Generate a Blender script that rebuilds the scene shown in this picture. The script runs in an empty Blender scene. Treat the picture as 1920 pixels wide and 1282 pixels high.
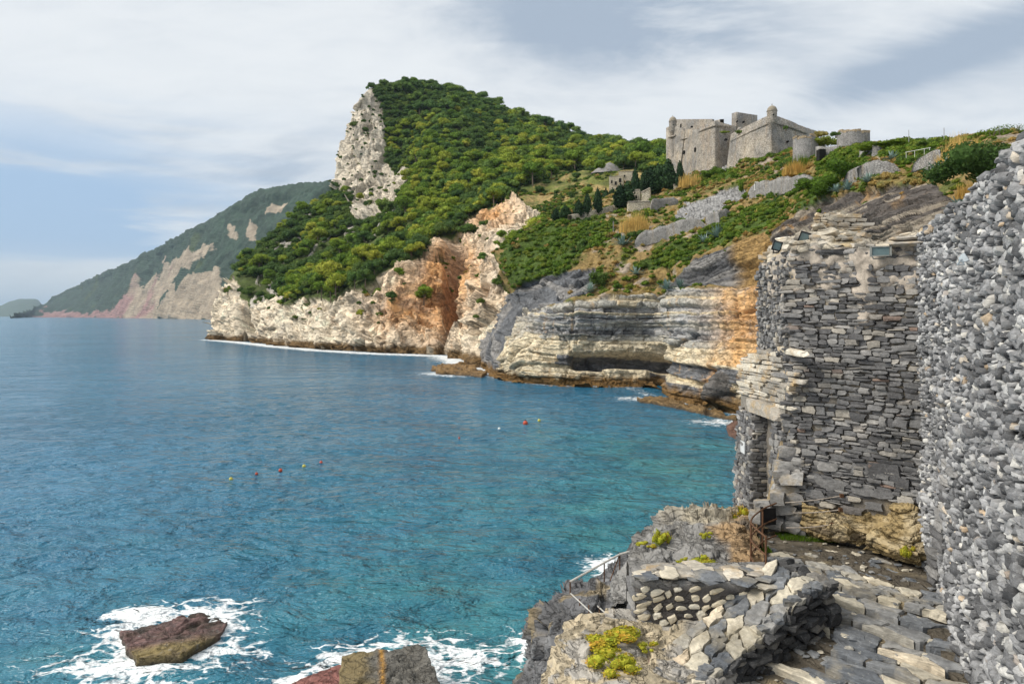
import bpy, bmesh, math, random
import numpy as np
from mathutils import Vector, Matrix

random.seed(7)
RNG = np.random.default_rng(11)
SC = bpy.context.scene
COL = SC.collection
H = 12.0            # camera height above the sea (m)
F = 1280.0          # focal length in photo pixels (24 mm on 36 mm)

# ------------------------------------------------------------------ camera
cam_d = bpy.data.cameras.new('camera')
cam = bpy.data.objects.new('camera', cam_d)
COL.objects.link(cam)
cam_d.lens = 24.0; cam_d.sensor_width = 36.0
cam.location = (0, 0, H)
cam.rotation_euler = (math.radians(90), 0, 0)
cam_d.shift_y = -49.0 / 1920.0
cam_d.clip_start = 0.1; cam_d.clip_end = 120000
SC.camera = cam

# ------------------------------------------------------------------ sky, sun, exposure
SUN_ELEV, SUN_AZ = 42.0, -97.0     # azimuth measured from +Y towards +X
EXPOSURE = 0.72
def sky_world():
    w = bpy.data.worlds.new('World'); SC.world = w; w.use_nodes = True
    nt = w.node_tree; N = nt.nodes; L = nt.links; N.clear()
    out = N.new('ShaderNodeOutputWorld'); bg = N.new('ShaderNodeBackground')
    L.new(bg.outputs[0], out.inputs[0])
    tc = N.new('ShaderNodeTexCoord')
    sep = N.new('ShaderNodeSeparateXYZ'); L.new(tc.outputs['Generated'], sep.inputs[0])
    def M(op, a, b=None, c=None):
        n = N.new('ShaderNodeMath'); n.operation = op
        for i, v in enumerate((a, b, c)):
            if v is None: continue
            if isinstance(v, (int, float)): n.inputs[i].default_value = v
            else: L.new(v, n.inputs[i])
        return n.outputs[0]
    sky = N.new('ShaderNodeTexSky'); sky.sky_type = 'NISHITA'; sky.sun_disc = False
    sky.sun_elevation = math.radians(SUN_ELEV); sky.sun_rotation = math.radians(SUN_AZ)
    sk = N.new('ShaderNodeVectorMath'); sk.operation = 'SCALE'; sk.inputs['Scale'].default_value = 0.10
    L.new(sky.outputs[0], sk.inputs[0])
    z = M('MAXIMUM', sep.outputs['Z'], 0.0)
    den = M('ADD', z, 0.16)
    comb = N.new('ShaderNodeCombineXYZ')
    L.new(M('DIVIDE', sep.outputs['X'], den), comb.inputs[0])
    L.new(M('DIVIDE', sep.outputs['Y'], den), comb.inputs[1])
    def noise(scale, detail, rough, dist=0.0, off=(0, 0, 0), sc=(1, 1, 1), vec=None):
        mp = N.new('ShaderNodeMapping'); mp.inputs['Location'].default_value = off; mp.inputs['Scale'].default_value = sc
        L.new(vec or comb.outputs[0], mp.inputs[0])
        n = N.new('ShaderNodeTexNoise'); n.inputs['Scale'].default_value = scale
        n.inputs['Detail'].default_value = detail; n.inputs['Roughness'].default_value = rough
        n.inputs['Distortion'].default_value = dist
        L.new(mp.outputs[0], n.inputs['Vector']); return n.outputs['Fac']
    def smooth(v, a, b, lo=0.0, hi=1.0):
        n = N.new('ShaderNodeMapRange'); n.interpolation_type = 'SMOOTHSTEP'
        L.new(v, n.inputs[0]); n.inputs[1].default_value = a; n.inputs[2].default_value = b
        n.inputs[3].default_value = lo; n.inputs[4].default_value = hi; return n.outputs[0]
    def blob(px, py, rx, ry, rot=0.0):
        # a soft cloud bank around a direction; rx/ry in radians
        d = Vector(((px - 960) / F, 1.0, (592 - py) / F)).normalized()
        right = Vector((d.y, -d.x, 0)).normalized(); up = right.cross(d)
        r2 = right * math.cos(rot) + up * math.sin(rot); u2 = up * math.cos(rot) - right * math.sin(rot)
        def dotn(v, s):
            n = N.new('ShaderNodeVectorMath'); n.operation = 'DOT_PRODUCT'
            L.new(tc.outputs['Generated'], n.inputs[0]); n.inputs[1].default_value = v
            return M('DIVIDE', n.outputs['Value'], s)
        a = dotn(r2, rx); b = dotn(u2, ry)
        q = M('ADD', M('MULTIPLY', a, a), M('MULTIPLY', b, b))
        f = N.new('ShaderNodeVectorMath'); f.operation = 'DOT_PRODUCT'
        L.new(tc.outputs['Generated'], f.inputs[0]); f.inputs[1].default_value = d
        front = smooth(f.outputs['Value'], 0.2, 0.5)
        return M('MULTIPLY', M('POWER', 2.718, M('MULTIPLY', q, -1.0)), front)
    n1 = noise(0.55, 7, 0.52, 0.5, (3.1, 1.2, 0), (0.8, 1.0, 1))
    n2 = noise(1.9, 8, 0.62, 0.6, (0.3, 5.2, 0), (0.75, 1.3, 1))
    base = M('ADD', M('MULTIPLY', n1, 0.5), M('MULTIPLY', n2, 0.5))
    dark = smooth(base, 0.42, 0.68, 0.0, 0.55)
    bl = M('MULTIPLY', blob(1200, 45, 0.17, 0.065, -0.06), 0.95)
    bl = M('ADD', bl, M('MULTIPLY', blob(1010, 20, 0.14, 0.05, -0.1), 0.35))
    bl = M('ADD', bl, M('MULTIPLY', blob(1730, 120, 0.22, 0.028, 0.22), 0.85))
    bl = M('ADD', bl, M('MULTIPLY', blob(420, 330, 0.30, 0.05, -0.05), 0.35))
    amt = M('ADD', M('MULTIPLY', dark, 0.8), M('MULTIPLY', bl, smooth(n2, 0.28, 0.62, 0.35, 1.0)))
    def mix(fac, a, b):
        n = N.new('ShaderNodeMix'); n.data_type = 'RGBA'
        if isinstance(fac, float): n.inputs[0].default_value = fac
        else: L.new(fac, n.inputs[0])
        for i, v in ((6, a), (7, b)):
            if isinstance(v, tuple): n.inputs[i].default_value = (*v, 1)
            else: L.new(v, n.inputs[i])
        return n.outputs[2]
    n3 = noise(5.5, 8, 0.62, 0.8, (7.3, 2.2, 0), (0.6, 1.2, 1)); amt = M('ADD', amt, M('MULTIPLY', M('SUBTRACT', n3, 0.5), 0.55))
    amt = smooth(amt, -0.12, 1.0)
    c = mix(amt, (0.548, 0.564, 0.575), (0.25, 0.298, 0.365))
    # blue opening low over the open sea
    blue = M('ADD', M('MULTIPLY', blob(60, 395, 0.30, 0.065, -0.02), 1.0), M('MULTIPLY', blob(250, 450, 0.28, 0.05, 0.05), 0.55))
    blue = M('ADD', blue, M('MULTIPLY', blob(120, 250, 0.34, 0.06, 0.06), 0.45))
    st = noise(2.6, 6, 0.55, 0.3, (1.5, 0.2, 0.4), (1.0, 1.0, 9.0), tc.outputs['Generated'])
    blue = M('MULTIPLY', blue, smooth(st, 0.34, 0.60, 0.22, 1.1))
    c = mix(smooth(blue, 0.0, 1.1), c, (0.245, 0.35, 0.49))
    # pale band at the horizon
    hz = smooth(z, 0.0, 0.10, 0.85, 0.0)
    c = mix(hz, c, (0.55, 0.555, 0.545))
    cover = smooth(base, 0.2, 0.45, 0.86, 0.97)
    c = mix(cover, sk.outputs[0], c)
    L.new(c, bg.inputs['Color']); bg.inputs['Strength'].default_value = 1.0
sky_world()
sun_d = bpy.data.lights.new('sun', 'SUN'); sun = bpy.data.objects.new('sun', sun_d); COL.objects.link(sun)
sun_d.energy = 2.5; sun_d.angle = math.radians(26); sun_d.color = (1.0, 0.94, 0.84)
_az, _el = math.radians(SUN_AZ), math.radians(SUN_ELEV)
_sd = Vector((math.sin(_az) * math.cos(_el), math.cos(_az) * math.cos(_el), math.sin(_el)))
sun.rotation_euler = _sd.to_track_quat('Z', 'Y').to_euler()
SC.view_settings.view_transform = 'Standard'; SC.view_settings.look = 'None'
SC.view_settings.gamma = 1.0; SC.view_settings.use_curve_mapping = False
SC.view_settings.exposure = EXPOSURE
SC.render.engine = 'CYCLES'
SC.cycles.use_denoising = True
SC.cycles.max_bounces = 6; SC.cycles.diffuse_bounces = 3; SC.cycles.glossy_bounces = 3
SC.cycles.transmission_bounces = 3; SC.cycles.transparent_max_bounces = 6; SC.cycles.volume_bounces = 0
SC.cycles.sample_clamp_indirect = 6.0

# ------------------------------------------------------------------ numeric helpers
_perm = np.random.default_rng(5).permutation(256).astype(np.int64)
_perm = np.concatenate([_perm, _perm, _perm])
_g = np.random.default_rng(6).normal(size=(256, 3)); _g /= np.linalg.norm(_g, axis=1)[:, None]
_g32 = _g.astype(np.float32); _pg = _perm.astype(np.int32)
def pnoise(p):
    p = np.asarray(p, np.float32); pl = np.floor(p); pf = p - pl; pi = pl.astype(np.int32) & 255
    x, y, z = pf[:, 0], pf[:, 1], pf[:, 2]; X, Y, Z = pi[:, 0], pi[:, 1], pi[:, 2]
    u = x * x * x * (x * (x * 6 - 15) + 10); v = y * y * y * (y * (y * 6 - 15) + 10); w = z * z * z * (z * (z * 6 - 15) + 10)
    gx, gy, gz = _g32[:, 0].copy(), _g32[:, 1].copy(), _g32[:, 2].copy()
    def corner(b, dz, fx, fy):
        c = np.take(_pg, b + Z + dz) & 255
        return np.take(gx, c) * fx + np.take(gy, c) * fy + np.take(gz, c) * (z - dz)
    r = []
    for dx in (0, 1):
        a = np.take(_pg, X + dx); rr = []
        for dy in (0, 1):
            b = np.take(_pg, a + Y + dy)
            n0 = corner(b, 0, x - dx, y - dy); n1 = corner(b, 1, x - dx, y - dy)
            rr.append(n0 + w * (n1 - n0))
        r.append(rr[0] + v * (rr[1] - rr[0]))
    return (r[0] + u * (r[1] - r[0])).astype(np.float64)
def fbm(p, octv=4, gain=0.5, lac=2.03):
    p = np.asarray(p, float); a = 1.0; s = 0.0; t = 0.0
    for i in range(octv):
        s = s + a * pnoise(p + 17.3 * i); t += a; p = p * lac; a *= gain
    return s / t * 1.6
def worley(p):
    """F1, F2 and a random number of the nearest cell"""
    p = np.asarray(p, float); pi = np.floor(p).astype(np.int64)
    f1 = np.full(len(p), 9.0); f2 = np.full(len(p), 9.0); cid = np.zeros(len(p))
    R = np.random.default_rng(9).random((256, 4))
    for dx in (-1, 0, 1):
        for dy in (-1, 0, 1):
            for dz in (-1, 0, 1):
                q = pi + np.array((dx, dy, dz))
                h = _perm[(_perm[(_perm[q[:, 0] & 255] + q[:, 1]) & 255] + q[:, 2]) & 255]
                d = np.linalg.norm(q + R[h, :3] - p, axis=1)
                m = d < f1
                f2 = np.where(m, f1, np.minimum(f2, d)); cid = np.where(m, R[h, 3], cid); f1 = np.where(m, d, f1)
    return f1, f2, cid
def facets(p, amp=1.0, tilt=1.3, crack=0.0):
    """broken rock: every cell is a flat face with its own height and lean"""
    p = np.asarray(p, np.float64); pi = np.floor(p).astype(np.int64)
    f1 = np.full(len(p), 9.0); f2 = np.full(len(p), 9.0); out = np.zeros(len(p))
    rr = np.random.default_rng(19); R = rr.random((256, 4)); G = rr.uniform(-1, 1, (256, 3))
    for dx in (-1, 0, 1):
        for dy in (-1, 0, 1):
            for dz in (-1, 0, 1):
                q = pi + np.array((dx, dy, dz)); h = _perm[(_perm[(_perm[q[:, 0] & 255] + q[:, 1]) & 255] + q[:, 2]) & 255]
                o = p - (q + R[h, :3]); d = np.abs(o).sum(1) * .55 + np.linalg.norm(o, axis=1) * .5
                m = d < f1; f2 = np.where(m, f1, np.minimum(f2, d)); out = np.where(m, R[h, 3] - .5 + (o * G[h]).sum(1) * tilt, out); f1 = np.where(m, d, f1)
    return amp * out - crack * np.exp(-(f2 - f1) / .05)
def sstep(x, a, b):
    t = np.clip((x - a) / (b - a), 0, 1); return t * t * (3 - 2 * t)
def P(px, py, D):
    px = np.asarray(px, float); py = np.asarray(py, float); D = np.asarray(D, float)
    return np.stack(np.broadcast_arrays((px - 960) / F * D, D, H + (592 - py) / F * D), -1)
def Pz(px, py, z):
    D = (H - z) * F / (py - 592.0); return P(px, py, D)
def to_px(v):
    return 960 + F * v[..., 0] / v[..., 1], 592 - F * (v[..., 2] - H) / v[..., 1]
def inpoly(x, y, poly):
    c = np.zeros(np.shape(x), bool); n = len(poly)
    for i in range(n):
        x0, y0 = poly[i]; x1, y1 = poly[(i + 1) % n]
        if y0 == y1: continue
        c ^= ((y0 > y) != (y1 > y)) & (x < (x1 - x0) * (y - y0) / (y1 - y0) + x0)
    return c
def lin(*c):
    c = np.array(c, float) / 255.0
    return np.where(c <= 0.04045, c / 12.92, ((c + 0.055) / 1.055) ** 2.4)

# ------------------------------------------------------------------ object helpers
def mesh_data(name, V, Fc, mats, attrs=None, smooth=False, mat_idx=None):
    V = np.asarray(V, np.float32).reshape(-1, 3)
    me = bpy.data.meshes.new(name)
    if isinstance(Fc, np.ndarray):
        k = Fc.shape[1]; nf = len(Fc)
        me.vertices.add(len(V)); me.vertices.foreach_set('co', V.ravel())
        me.loops.add(nf * k); me.loops.foreach_set('vertex_index', Fc.astype(np.int32).ravel())
        me.polygons.add(nf); me.polygons.foreach_set('loop_start', np.arange(0, nf * k, k, dtype=np.int32))
        me.update(calc_edges=True); me.validate()
    else:
        me.from_pydata(V.tolist(), [], [tuple(map(int, f)) for f in Fc])
    if smooth and len(me.polygons):
        me.polygons.foreach_set('use_smooth', np.ones(len(me.polygons), bool))
    for m in (mats if isinstance(mats, (list, tuple)) else [mats]): me.materials.append(m)
    if mat_idx is not None: me.polygons.foreach_set('material_index', np.asarray(mat_idx, np.int32))
    for k, a in (attrs or {}).items():
        a = np.asarray(a, np.float32)
        if a.ndim == 2:
            at = me.attributes.new(k, 'FLOAT_COLOR', 'POINT')
            if a.shape[1] == 3: a = np.concatenate([a, np.ones((len(a), 1), np.float32)], 1)
            at.data.foreach_set('color', a.ravel())
        else:
            me.attributes.new(k, 'FLOAT', 'POINT').data.foreach_set('value', a)
    me.update()
    return me
def tag(o, label=None, cat=None, group=None, kind=None):
    if label: o['label'] = label
    if cat: o['category'] = cat
    if group: o['group'] = group
    if kind: o['kind'] = kind
    return o
def obj(name, me, parent=None, loc=None):
    o = bpy.data.objects.new(name, me); COL.objects.link(o)
    if parent is not None: o.parent = parent
    if loc is not None: o.location = loc
    return o
def empty(name, loc, label, cat, group=None):
    o = bpy.data.objects.new(name, None); COL.objects.link(o); o.location = loc
    o.empty_display_size = 0.2
    return tag(o, label, cat, group)
def crisp(me, deg=38):
    me.set_sharp_from_angle(angle=math.radians(deg)); return me
def part(name, V, Fc, mat, parent, attrs=None, smooth=False):
    """child mesh given in world coordinates; the parent is only translated"""
    V = np.asarray(V, float).reshape(-1, 3) - np.array(parent_loc(parent))
    return obj(name, mesh_data(name, V, Fc, mat, attrs, smooth), parent)
def parent_loc(p):
    l = np.zeros(3)
    while p is not None: l = l + np.array(p.location); p = p.parent
    return l
def solo(name, V, Fc, mat, attrs=None, smooth=False):
    """top-level mesh given in world coordinates, its origin set to its base"""
    V = np.asarray(V, float).reshape(-1, 3)
    b = np.array((V[:, 0].mean(), V[:, 1].mean(), V[:, 2].min()))
    return obj(name, mesh_data(name, V - b, Fc, mat, attrs, smooth), None, b)
class MB:
    """collects shapes for ONE mesh"""
    def __init__(s): s.V = []; s.F = []; s.n = 0; s.A = []
    def add(s, V, Fc, a=None):
        V = np.asarray(V, float).reshape(-1, 3); s.V.append(V)
        s.F += [tuple(int(i) + s.n for i in f) for f in Fc]; s.n += len(V)
        s.A.append(np.full(len(V), 0.5 if a is None else a)); return s
    def arr(s): return np.concatenate(s.V), s.F
    def rnd(s): return np.concatenate(s.A)
    def box(s, c, d, R=None, a=None):
        v = np.array([(x, y, z) for x in (-.5, .5) for y in (-.5, .5) for z in (-.5, .5)]) * np.array(d)
        if R is not None: v = v @ np.array(R).T
        return s.add(v + np.array(c), [(0, 1, 3, 2), (4, 6, 7, 5), (0, 4, 5, 1), (2, 3, 7, 6), (0, 2, 6, 4), (1, 5, 7, 3)], a)
    def tube(s, pts, r, n=8, cap=True):
        pts = np.asarray(pts, float); m = len(pts)
        r = np.broadcast_to(np.asarray(r, float), (m,))
        V = []
        t = np.gradient(pts, axis=0) if m > 2 else np.repeat((pts[1] - pts[0])[None], m, 0)
        for i in range(m):
            d = t[i] / (np.linalg.norm(t[i]) + 1e-9)
            a = np.cross(d, (0, 0, 1.0)) if abs(d[2]) < 0.95 else np.cross(d, (1.0, 0, 0))
            a /= np.linalg.norm(a); b = np.cross(d, a)
            for k in range(n):
                q = 2 * math.pi * k / n; V.append(pts[i] + r[i] * (a * math.cos(q) + b * math.sin(q)))
        Fc = [(i * n + k, i * n + (k + 1) % n, (i + 1) * n + (k + 1) % n, (i + 1) * n + k) for i in range(m - 1) for k in range(n)]
        if cap: Fc += [tuple(range(n - 1, -1, -1)), tuple((m - 1) * n + k for k in range(n))]
        return s.add(V, Fc)
    def lathe(s, c, prof, n=16, jag=None):
        V = []; m = len(prof)
        for i, (r, z) in enumerate(prof):
            for k in range(n):
                q = 2 * math.pi * k / n
                V.append((c[0] + r * math.cos(q), c[1] + r * math.sin(q), c[2] + z + (jag[k] if jag is not None and i >= m - 2 else 0)))
        Fc = [(i * n + k, i * n + (k + 1) % n, (i + 1) * n + (k + 1) % n, (i + 1) * n + k) for i in range(m - 1) for k in range(n)]
        Fc += [tuple(range(n - 1, -1, -1)), tuple((m - 1) * n + k for k in range(n))]
        return s.add(V, Fc)
    def part(s, name, mat, parent, smooth=False, attrs=None):
        V, Fc = s.arr(); a = {'rnd': s.rnd()}; a.update(attrs or {})
        return part(name, V, Fc, mat, parent, a, smooth)
    def solo(s, name, mat, smooth=False):
        V, Fc = s.arr(); return solo(name, V, Fc, mat, {'rnd': s.rnd()}, smooth)
def grid_faces(nv, nu):
    i = np.arange(nv * nu).reshape(nv, nu)
    return np.stack([i[:-1, :-1], i[:-1, 1:], i[1:, 1:], i[1:, :-1]], -1).reshape(-1, 4)
def rotz(a): c, s = math.cos(a), math.sin(a); return np.array(((c, -s, 0), (s, c, 0), (0, 0, 1)))

# ------------------------------------------------------------------ materials
def new_mat(name):
    m = bpy.data.materials.new(name); m.use_nodes = True
    nt = m.node_tree; b = nt.nodes['Principled BSDF']
    b.inputs['Specular IOR Level'].default_value = 0.25
    return m, nt, nt.nodes, nt.links, b
def tex_noise(nt, scale, detail=6, rough=0.6, vec=None, dist=0.0):
    n = nt.nodes.new('ShaderNodeTexNoise'); n.inputs['Scale'].default_value = scale
    n.inputs['Detail'].default_value = detail; n.inputs['Roughness'].default_value = rough
    n.inputs['Distortion'].default_value = dist
    if vec is not None: nt.links.new(vec, n.inputs['Vector'])
    return n.outputs['Fac']
def ramp(nt, fac, stops, interp='LINEAR'):
    r = nt.nodes.new('ShaderNodeValToRGB'); r.color_ramp.interpolation = interp
    e = r.color_ramp.elements
    while len(e) < len(stops): e.new(0.5)
    for k, (p, c) in enumerate(stops):
        e[k].position = p; e[k].color = (*c, 1) if len(c) == 3 else c
    nt.links.new(fac, r.inputs[0]); return r.outputs[0]
def mixc(nt, fac, a, b, mode='MIX'):
    n = nt.nodes.new('ShaderNodeMix'); n.data_type = 'RGBA'; n.blend_type = mode
    for i, v in ((0, fac), (6, a), (7, b)):
        if isinstance(v, (int, float)): n.inputs[i].default_value = v
        elif isinstance(v, tuple): n.inputs[i].default_value = (*v, 1)
        else: nt.links.new(v, n.inputs[i])
    return n.outputs[2]
def mapr(nt, v, a, b, lo=0.0, hi=1.0):
    n = nt.nodes.new('ShaderNodeMapRange'); nt.links.new(v, n.inputs[0])
    for i, q in enumerate((a, b, lo, hi)): n.inputs[i + 1].default_value = q
    return n.outputs[0]
def bump(nt, height, strength, dist, normal=None):
    b = nt.nodes.new('ShaderNodeBump'); b.inputs['Strength'].default_value = strength
    b.inputs['Distance'].default_value = dist; nt.links.new(height, b.inputs['Height'])
    if normal is not None: nt.links.new(normal, b.inputs['Normal'])
    return b.outputs[0]
def attr(nt, name, color=False):
    a = nt.nodes.new('ShaderNodeAttribute'); a.attribute_name = name
    return a.outputs['Color' if color else 'Fac']
def position(nt): return nt.nodes.new('ShaderNodeNewGeometry').outputs['Position']
def mat_terrain(name, s, bumpd, crack=0.0, var=0.35, rough=0.9):
    """colour comes from the rock and plants of the place (attribute Col); s = size of the detail in metres"""
    m, nt, N, L, b = new_mat(name)
    pos = position(nt); c = attr(nt, 'Col', True)
    n1 = tex_noise(nt, 1.0 / s, 8, 0.65, pos); n2 = tex_noise(nt, 4.3 / s, 6, 0.6, pos)
    v = mapr(nt, n1, 0.25, 0.75, 1 - var, 1 + var); v2 = mapr(nt, n2, 0.25, 0.75, 1 - var * .7, 1 + var * .7)
    c = mixc(nt, 1.0, c, v, 'MULTIPLY'); c = mixc(nt, 1.0, c, v2, 'MULTIPLY')
    h = nt.nodes.new('ShaderNodeMath'); h.operation = 'ADD'; L.new(n1, h.inputs[0]); L.new(n2, h.inputs[1])
    nrm = bump(nt, h.outputs[0], 0.8, bumpd)
    if crack:
        rk = attr(nt, 'rock')
        def frac(sc, rot, w):
            mp = N.new('ShaderNodeMapping'); mp.inputs['Rotation'].default_value = rot; mp.inputs['Scale'].default_value = (1, 1, 2.2); L.new(pos, mp.inputs[0])
            n = tex_noise(nt, sc, 4, 0.55, mp.outputs[0], 0.6)
            a1 = N.new('ShaderNodeMath'); a1.operation = 'SUBTRACT'; L.new(n, a1.inputs[0]); a1.inputs[1].default_value = 0.5
            a2 = N.new('ShaderNodeMath'); a2.operation = 'ABSOLUTE'; L.new(a1.outputs[0], a2.inputs[0]); return mapr(nt, a2.outputs[0], 0.0, w, 0, 1)
        e1 = frac(0.35 / s, (0.5, 0.3, 0.2), 0.022); e2 = frac(0.9 / s, (-0.6, 0.2, 0.9), 0.03)
        e = N.new('ShaderNodeMath'); e.operation = 'MULTIPLY'; L.new(e1, e.inputs[0]); L.new(e2, e.inputs[1])
        cm = mixc(nt, rk, (1, 1, 1), mapr(nt, e.outputs[0], 0, 1, 1 - crack, 1.0)); c = mixc(nt, 1.0, c, cm, 'MULTIPLY')
        n4 = tex_noise(nt, 16.0 / s, 4, 0.7, pos); c = mixc(nt, 1.0, c, mapr(nt, n4, 0.3, 0.7, 0.82, 1.16), 'MULTIPLY')
        nrm = bump(nt, e.outputs[0], 0.7, bumpd * 1.5, nrm); nrm = bump(nt, n4, 0.6, bumpd * .3, nrm)
    L.new(c, b.inputs['Base Color']); L.new(nrm, b.inputs['Normal'])
    b.inputs['Roughness'].default_value = rough
    return m
def mat_stone(name, stops, s=0.06, bumpd=0.012, var=0.3, rnd='object', stain=None, rough=0.85):
    """stops: palette over one random number per stone"""
    m, nt, N, L, b = new_mat(name)
    pos = position(nt)
    r = N.new('ShaderNodeObjectInfo').outputs['Random'] if rnd == 'object' else attr(nt, 'rnd')
    c = ramp(nt, r, stops)
    n1 = tex_noise(nt, 1.0 / s, 8, 0.68, pos); n2 = tex_noise(nt, 0.16 / s, 5, 0.6, pos)
    c = mixc(nt, 1.0, c, mapr(nt, n1, 0.25, 0.75, 1 - var, 1 + var), 'MULTIPLY')
    if stain:
        c = mixc(nt, mapr(nt, n2, 0.50, 0.68, 0, 0.75), c, stain)
    big = tex_noise(nt, 1.1, 4, 0.6, pos); c = mixc(nt, 1.0, c, mapr(nt, big, 0.3, 0.7, 0.72, 1.28), 'MULTIPLY')
    mp = N.new('ShaderNodeMapping'); mp.inputs['Scale'].default_value = (1, 1, 7); mp.inputs['Rotation'].default_value = (0.12, -0.1, 0); L.new(pos, mp.inputs[0])
    gr = tex_noise(nt, 0.55 / s, 5, 0.65, mp.outputs[0], 0.3); c = mixc(nt, 1.0, c, mapr(nt, gr, 0.3, 0.7, 0.7, 1.25), 'MULTIPLY')
    li = tex_noise(nt, 2.6 / s, 3, 0.6, pos); c = mixc(nt, mapr(nt, li, 0.62, 0.70, 0, 0.35), c, (0.55, 0.53, 0.48))
    nrm = bump(nt, n1, 0.9, bumpd); nrm = bump(nt, gr, 0.7, bumpd * .8, nrm)
    L.new(c, b.inputs['Base Color']); L.new(nrm, b.inputs['Normal']); b.inputs['Roughness'].default_value = rough
    return m
def mat_plain(name, col, rough=0.6, metal=0.0, var=0.15, s=0.1, bumpd=0.0):
    m, nt, N, L, b = new_mat(name)
    n1 = tex_noise(nt, 1.0 / s, 5, 0.6, position(nt))
    c = mixc(nt, 1.0, tuple(col), mapr(nt, n1, 0.3, 0.7, 1 - var, 1 + var), 'MULTIPLY')
    L.new(c, b.inputs['Base Color']); b.inputs['Roughness'].default_value = rough; b.inputs['Metallic'].default_value = metal
    if bumpd: L.new(bump(nt, n1, 0.8, bumpd), b.inputs['Normal'])
    return m
def mat_leaf(name, stops, var=0.35, s=1.0, trans=0.25, rnd='object'):
    m, nt, N, L, b = new_mat(name)
    r = N.new('ShaderNodeObjectInfo').outputs['Random'] if rnd == 'object' else attr(nt, 'rnd')
    c = ramp(nt, r, stops)
    ge = N.new('ShaderNodeNewGeometry')
    c = mixc(nt, 1.0, c, mapr(nt, ge.outputs['Random Per Island'], 0, 1, 1 - var, 1 + var), 'MULTIPLY')
    L.new(c, b.inputs['Base Color']); b.inputs['Roughness'].default_value = 0.75
    b.inputs['Specular IOR Level'].default_value = 0.15
    if trans:
        t = N.new('ShaderNodeBsdfTranslucent'); L.new(c, t.inputs['Color'])
        mx = N.new('ShaderNodeMixShader'); mx.inputs[0].default_value = trans
        out = N['Material Output']; L.new(b.outputs[0], mx.inputs[1]); L.new(t.outputs[0], mx.inputs[2]); L.new(mx.outputs[0], out.inputs[0])
    return m

# ------------------------------------------------------------------ terrain patch helpers
def cardinal(Q, t, k=0.42):
    """Q: (n, ...) control values; t: sample parameters in [0, n-1]"""
    n = len(Q); i = np.clip(np.floor(t).astype(int), 0, n - 2); f = (t - i)
    f = f.reshape((-1,) + (1,) * (Q.ndim - 1))
    p0 = Q[np.maximum(i - 1, 0)]; p1 = Q[i]; p2 = Q[i + 1]; p3 = Q[np.minimum(i + 2, n - 1)]
    m1 = (p2 - p0) * k; m2 = (p3 - p1) * k
    f2 = f * f; f3 = f2 * f
    return (2 * f3 - 3 * f2 + 1) * p1 + (f3 - 2 * f2 + f) * m1 + (-2 * f3 + 3 * f2) * p2 + (f3 - f2) * m2
def spaced(lens, n):
    c = np.concatenate([[0], np.cumsum(lens)]); return np.interp(np.linspace(0, c[-1], n), c, np.arange(len(c)))
def patch(ctrl, nu, nv, wu=None, wv=None):
    """ctrl[row][col] = (px, py, D) -> arrays (nv, nu) of px, py, D, smooth and true 3-D"""
    C = np.array(ctrl, float)
    lu = np.median(np.hypot(*np.moveaxis(np.diff(C[..., :2], axis=1), -1, 0)), axis=0) + 6
    lv = np.median(np.hypot(*np.moveaxis(np.diff(C[..., :2], axis=0), -1, 0)), axis=1) + 4
    if wu is not None: lu = lu * np.array(wu)
    if wv is not None: lv = lv * np.array(wv)
    A = cardinal(C, spaced(lv, nv)); A = cardinal(np.swapaxes(A, 0, 1), spaced(lu, nu)); A = np.swapaxes(A, 0, 1)
    return A[..., 0], A[..., 1], A[..., 2]
def grid_normals(V):
    du = np.gradient(V, axis=1); dv = np.gradient(V, axis=0)
    n = np.cross(du, dv); n /= np.linalg.norm(n, axis=-1, keepdims=True) + 1e-12
    s = np.sign(np.sum(n * (np.array((0, 0, H)) - V), -1, keepdims=True)); s[s == 0] = 1
    return n * s
def blur(m, n=3, r=2):
    m = np.asarray(m, float)
    for _ in range(n):
        for ax in (0, 1):
            a = np.zeros_like(m)
            for k in range(-r, r + 1): a += np.roll(m, k, ax)
            m = a / (2 * r + 1)
    return m
class DepthMap:
    """what ground stands behind a pixel, for setting things down on it"""
    def __init__(s): s.m = np.full((660, 960), 1e9)
    def splat(s, V):
        px, py = to_px(V); i = (py / 2).astype(int); j = (px / 2).astype(int)
        ok = (i >= 0) & (i < 660) & (j >= 0) & (j < 960) & (V[..., 1] > 1)
        np.minimum.at(s.m, (i[ok], j[ok]), V[..., 1][ok])
    def D(s, px, py):
        i = int(py / 2); j = int(px / 2)
        for r in range(0, 12):
            w = s.m[max(0, i - r):i + r + 1, max(0, j - r):j + r + 1]
            if w.size and w.min() < 1e8: return float(np.median(w[w < 1e8]))
        return 100.0
    def at(s, px, py, off=0.0): return P(px, py, s.D(px, py) + off)
DM = DepthMap()
# ================================================================== THE SETTING
M_FAR = mat_terrain('far_slope', 60.0, 6.0, 0.0, 0.35)
M_HEAD = mat_terrain('headland_rock', 4.5, 0.7, 0.35, 0.20)
M_MID = mat_terrain('strata_rock', 1.3, 0.25, 0.30, 0.28)
M_NEAR = mat_terrain('shore_rock', 0.42, 0.045, 0.32, 0.16, 0.85)

_wc = {}
def soft_poly(px, py, poly, V, amp, freq, seed=0.0):
    """polygon in the patch's own layout with a ragged natural edge"""
    key = (id(px), round(math.log(1 / freq) * 1.5))
    if key not in _wc:
        q = V.reshape(-1, 3) * freq
        _wc[key] = (fbm(q, 3).reshape(px.shape), fbm(q + 40, 3).reshape(px.shape))
    w, w2 = _wc[key]
    if int(seed) % 2: w, w2 = -w2, w
    return inpoly(px + w * amp, py + w2 * amp, poly)

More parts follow.
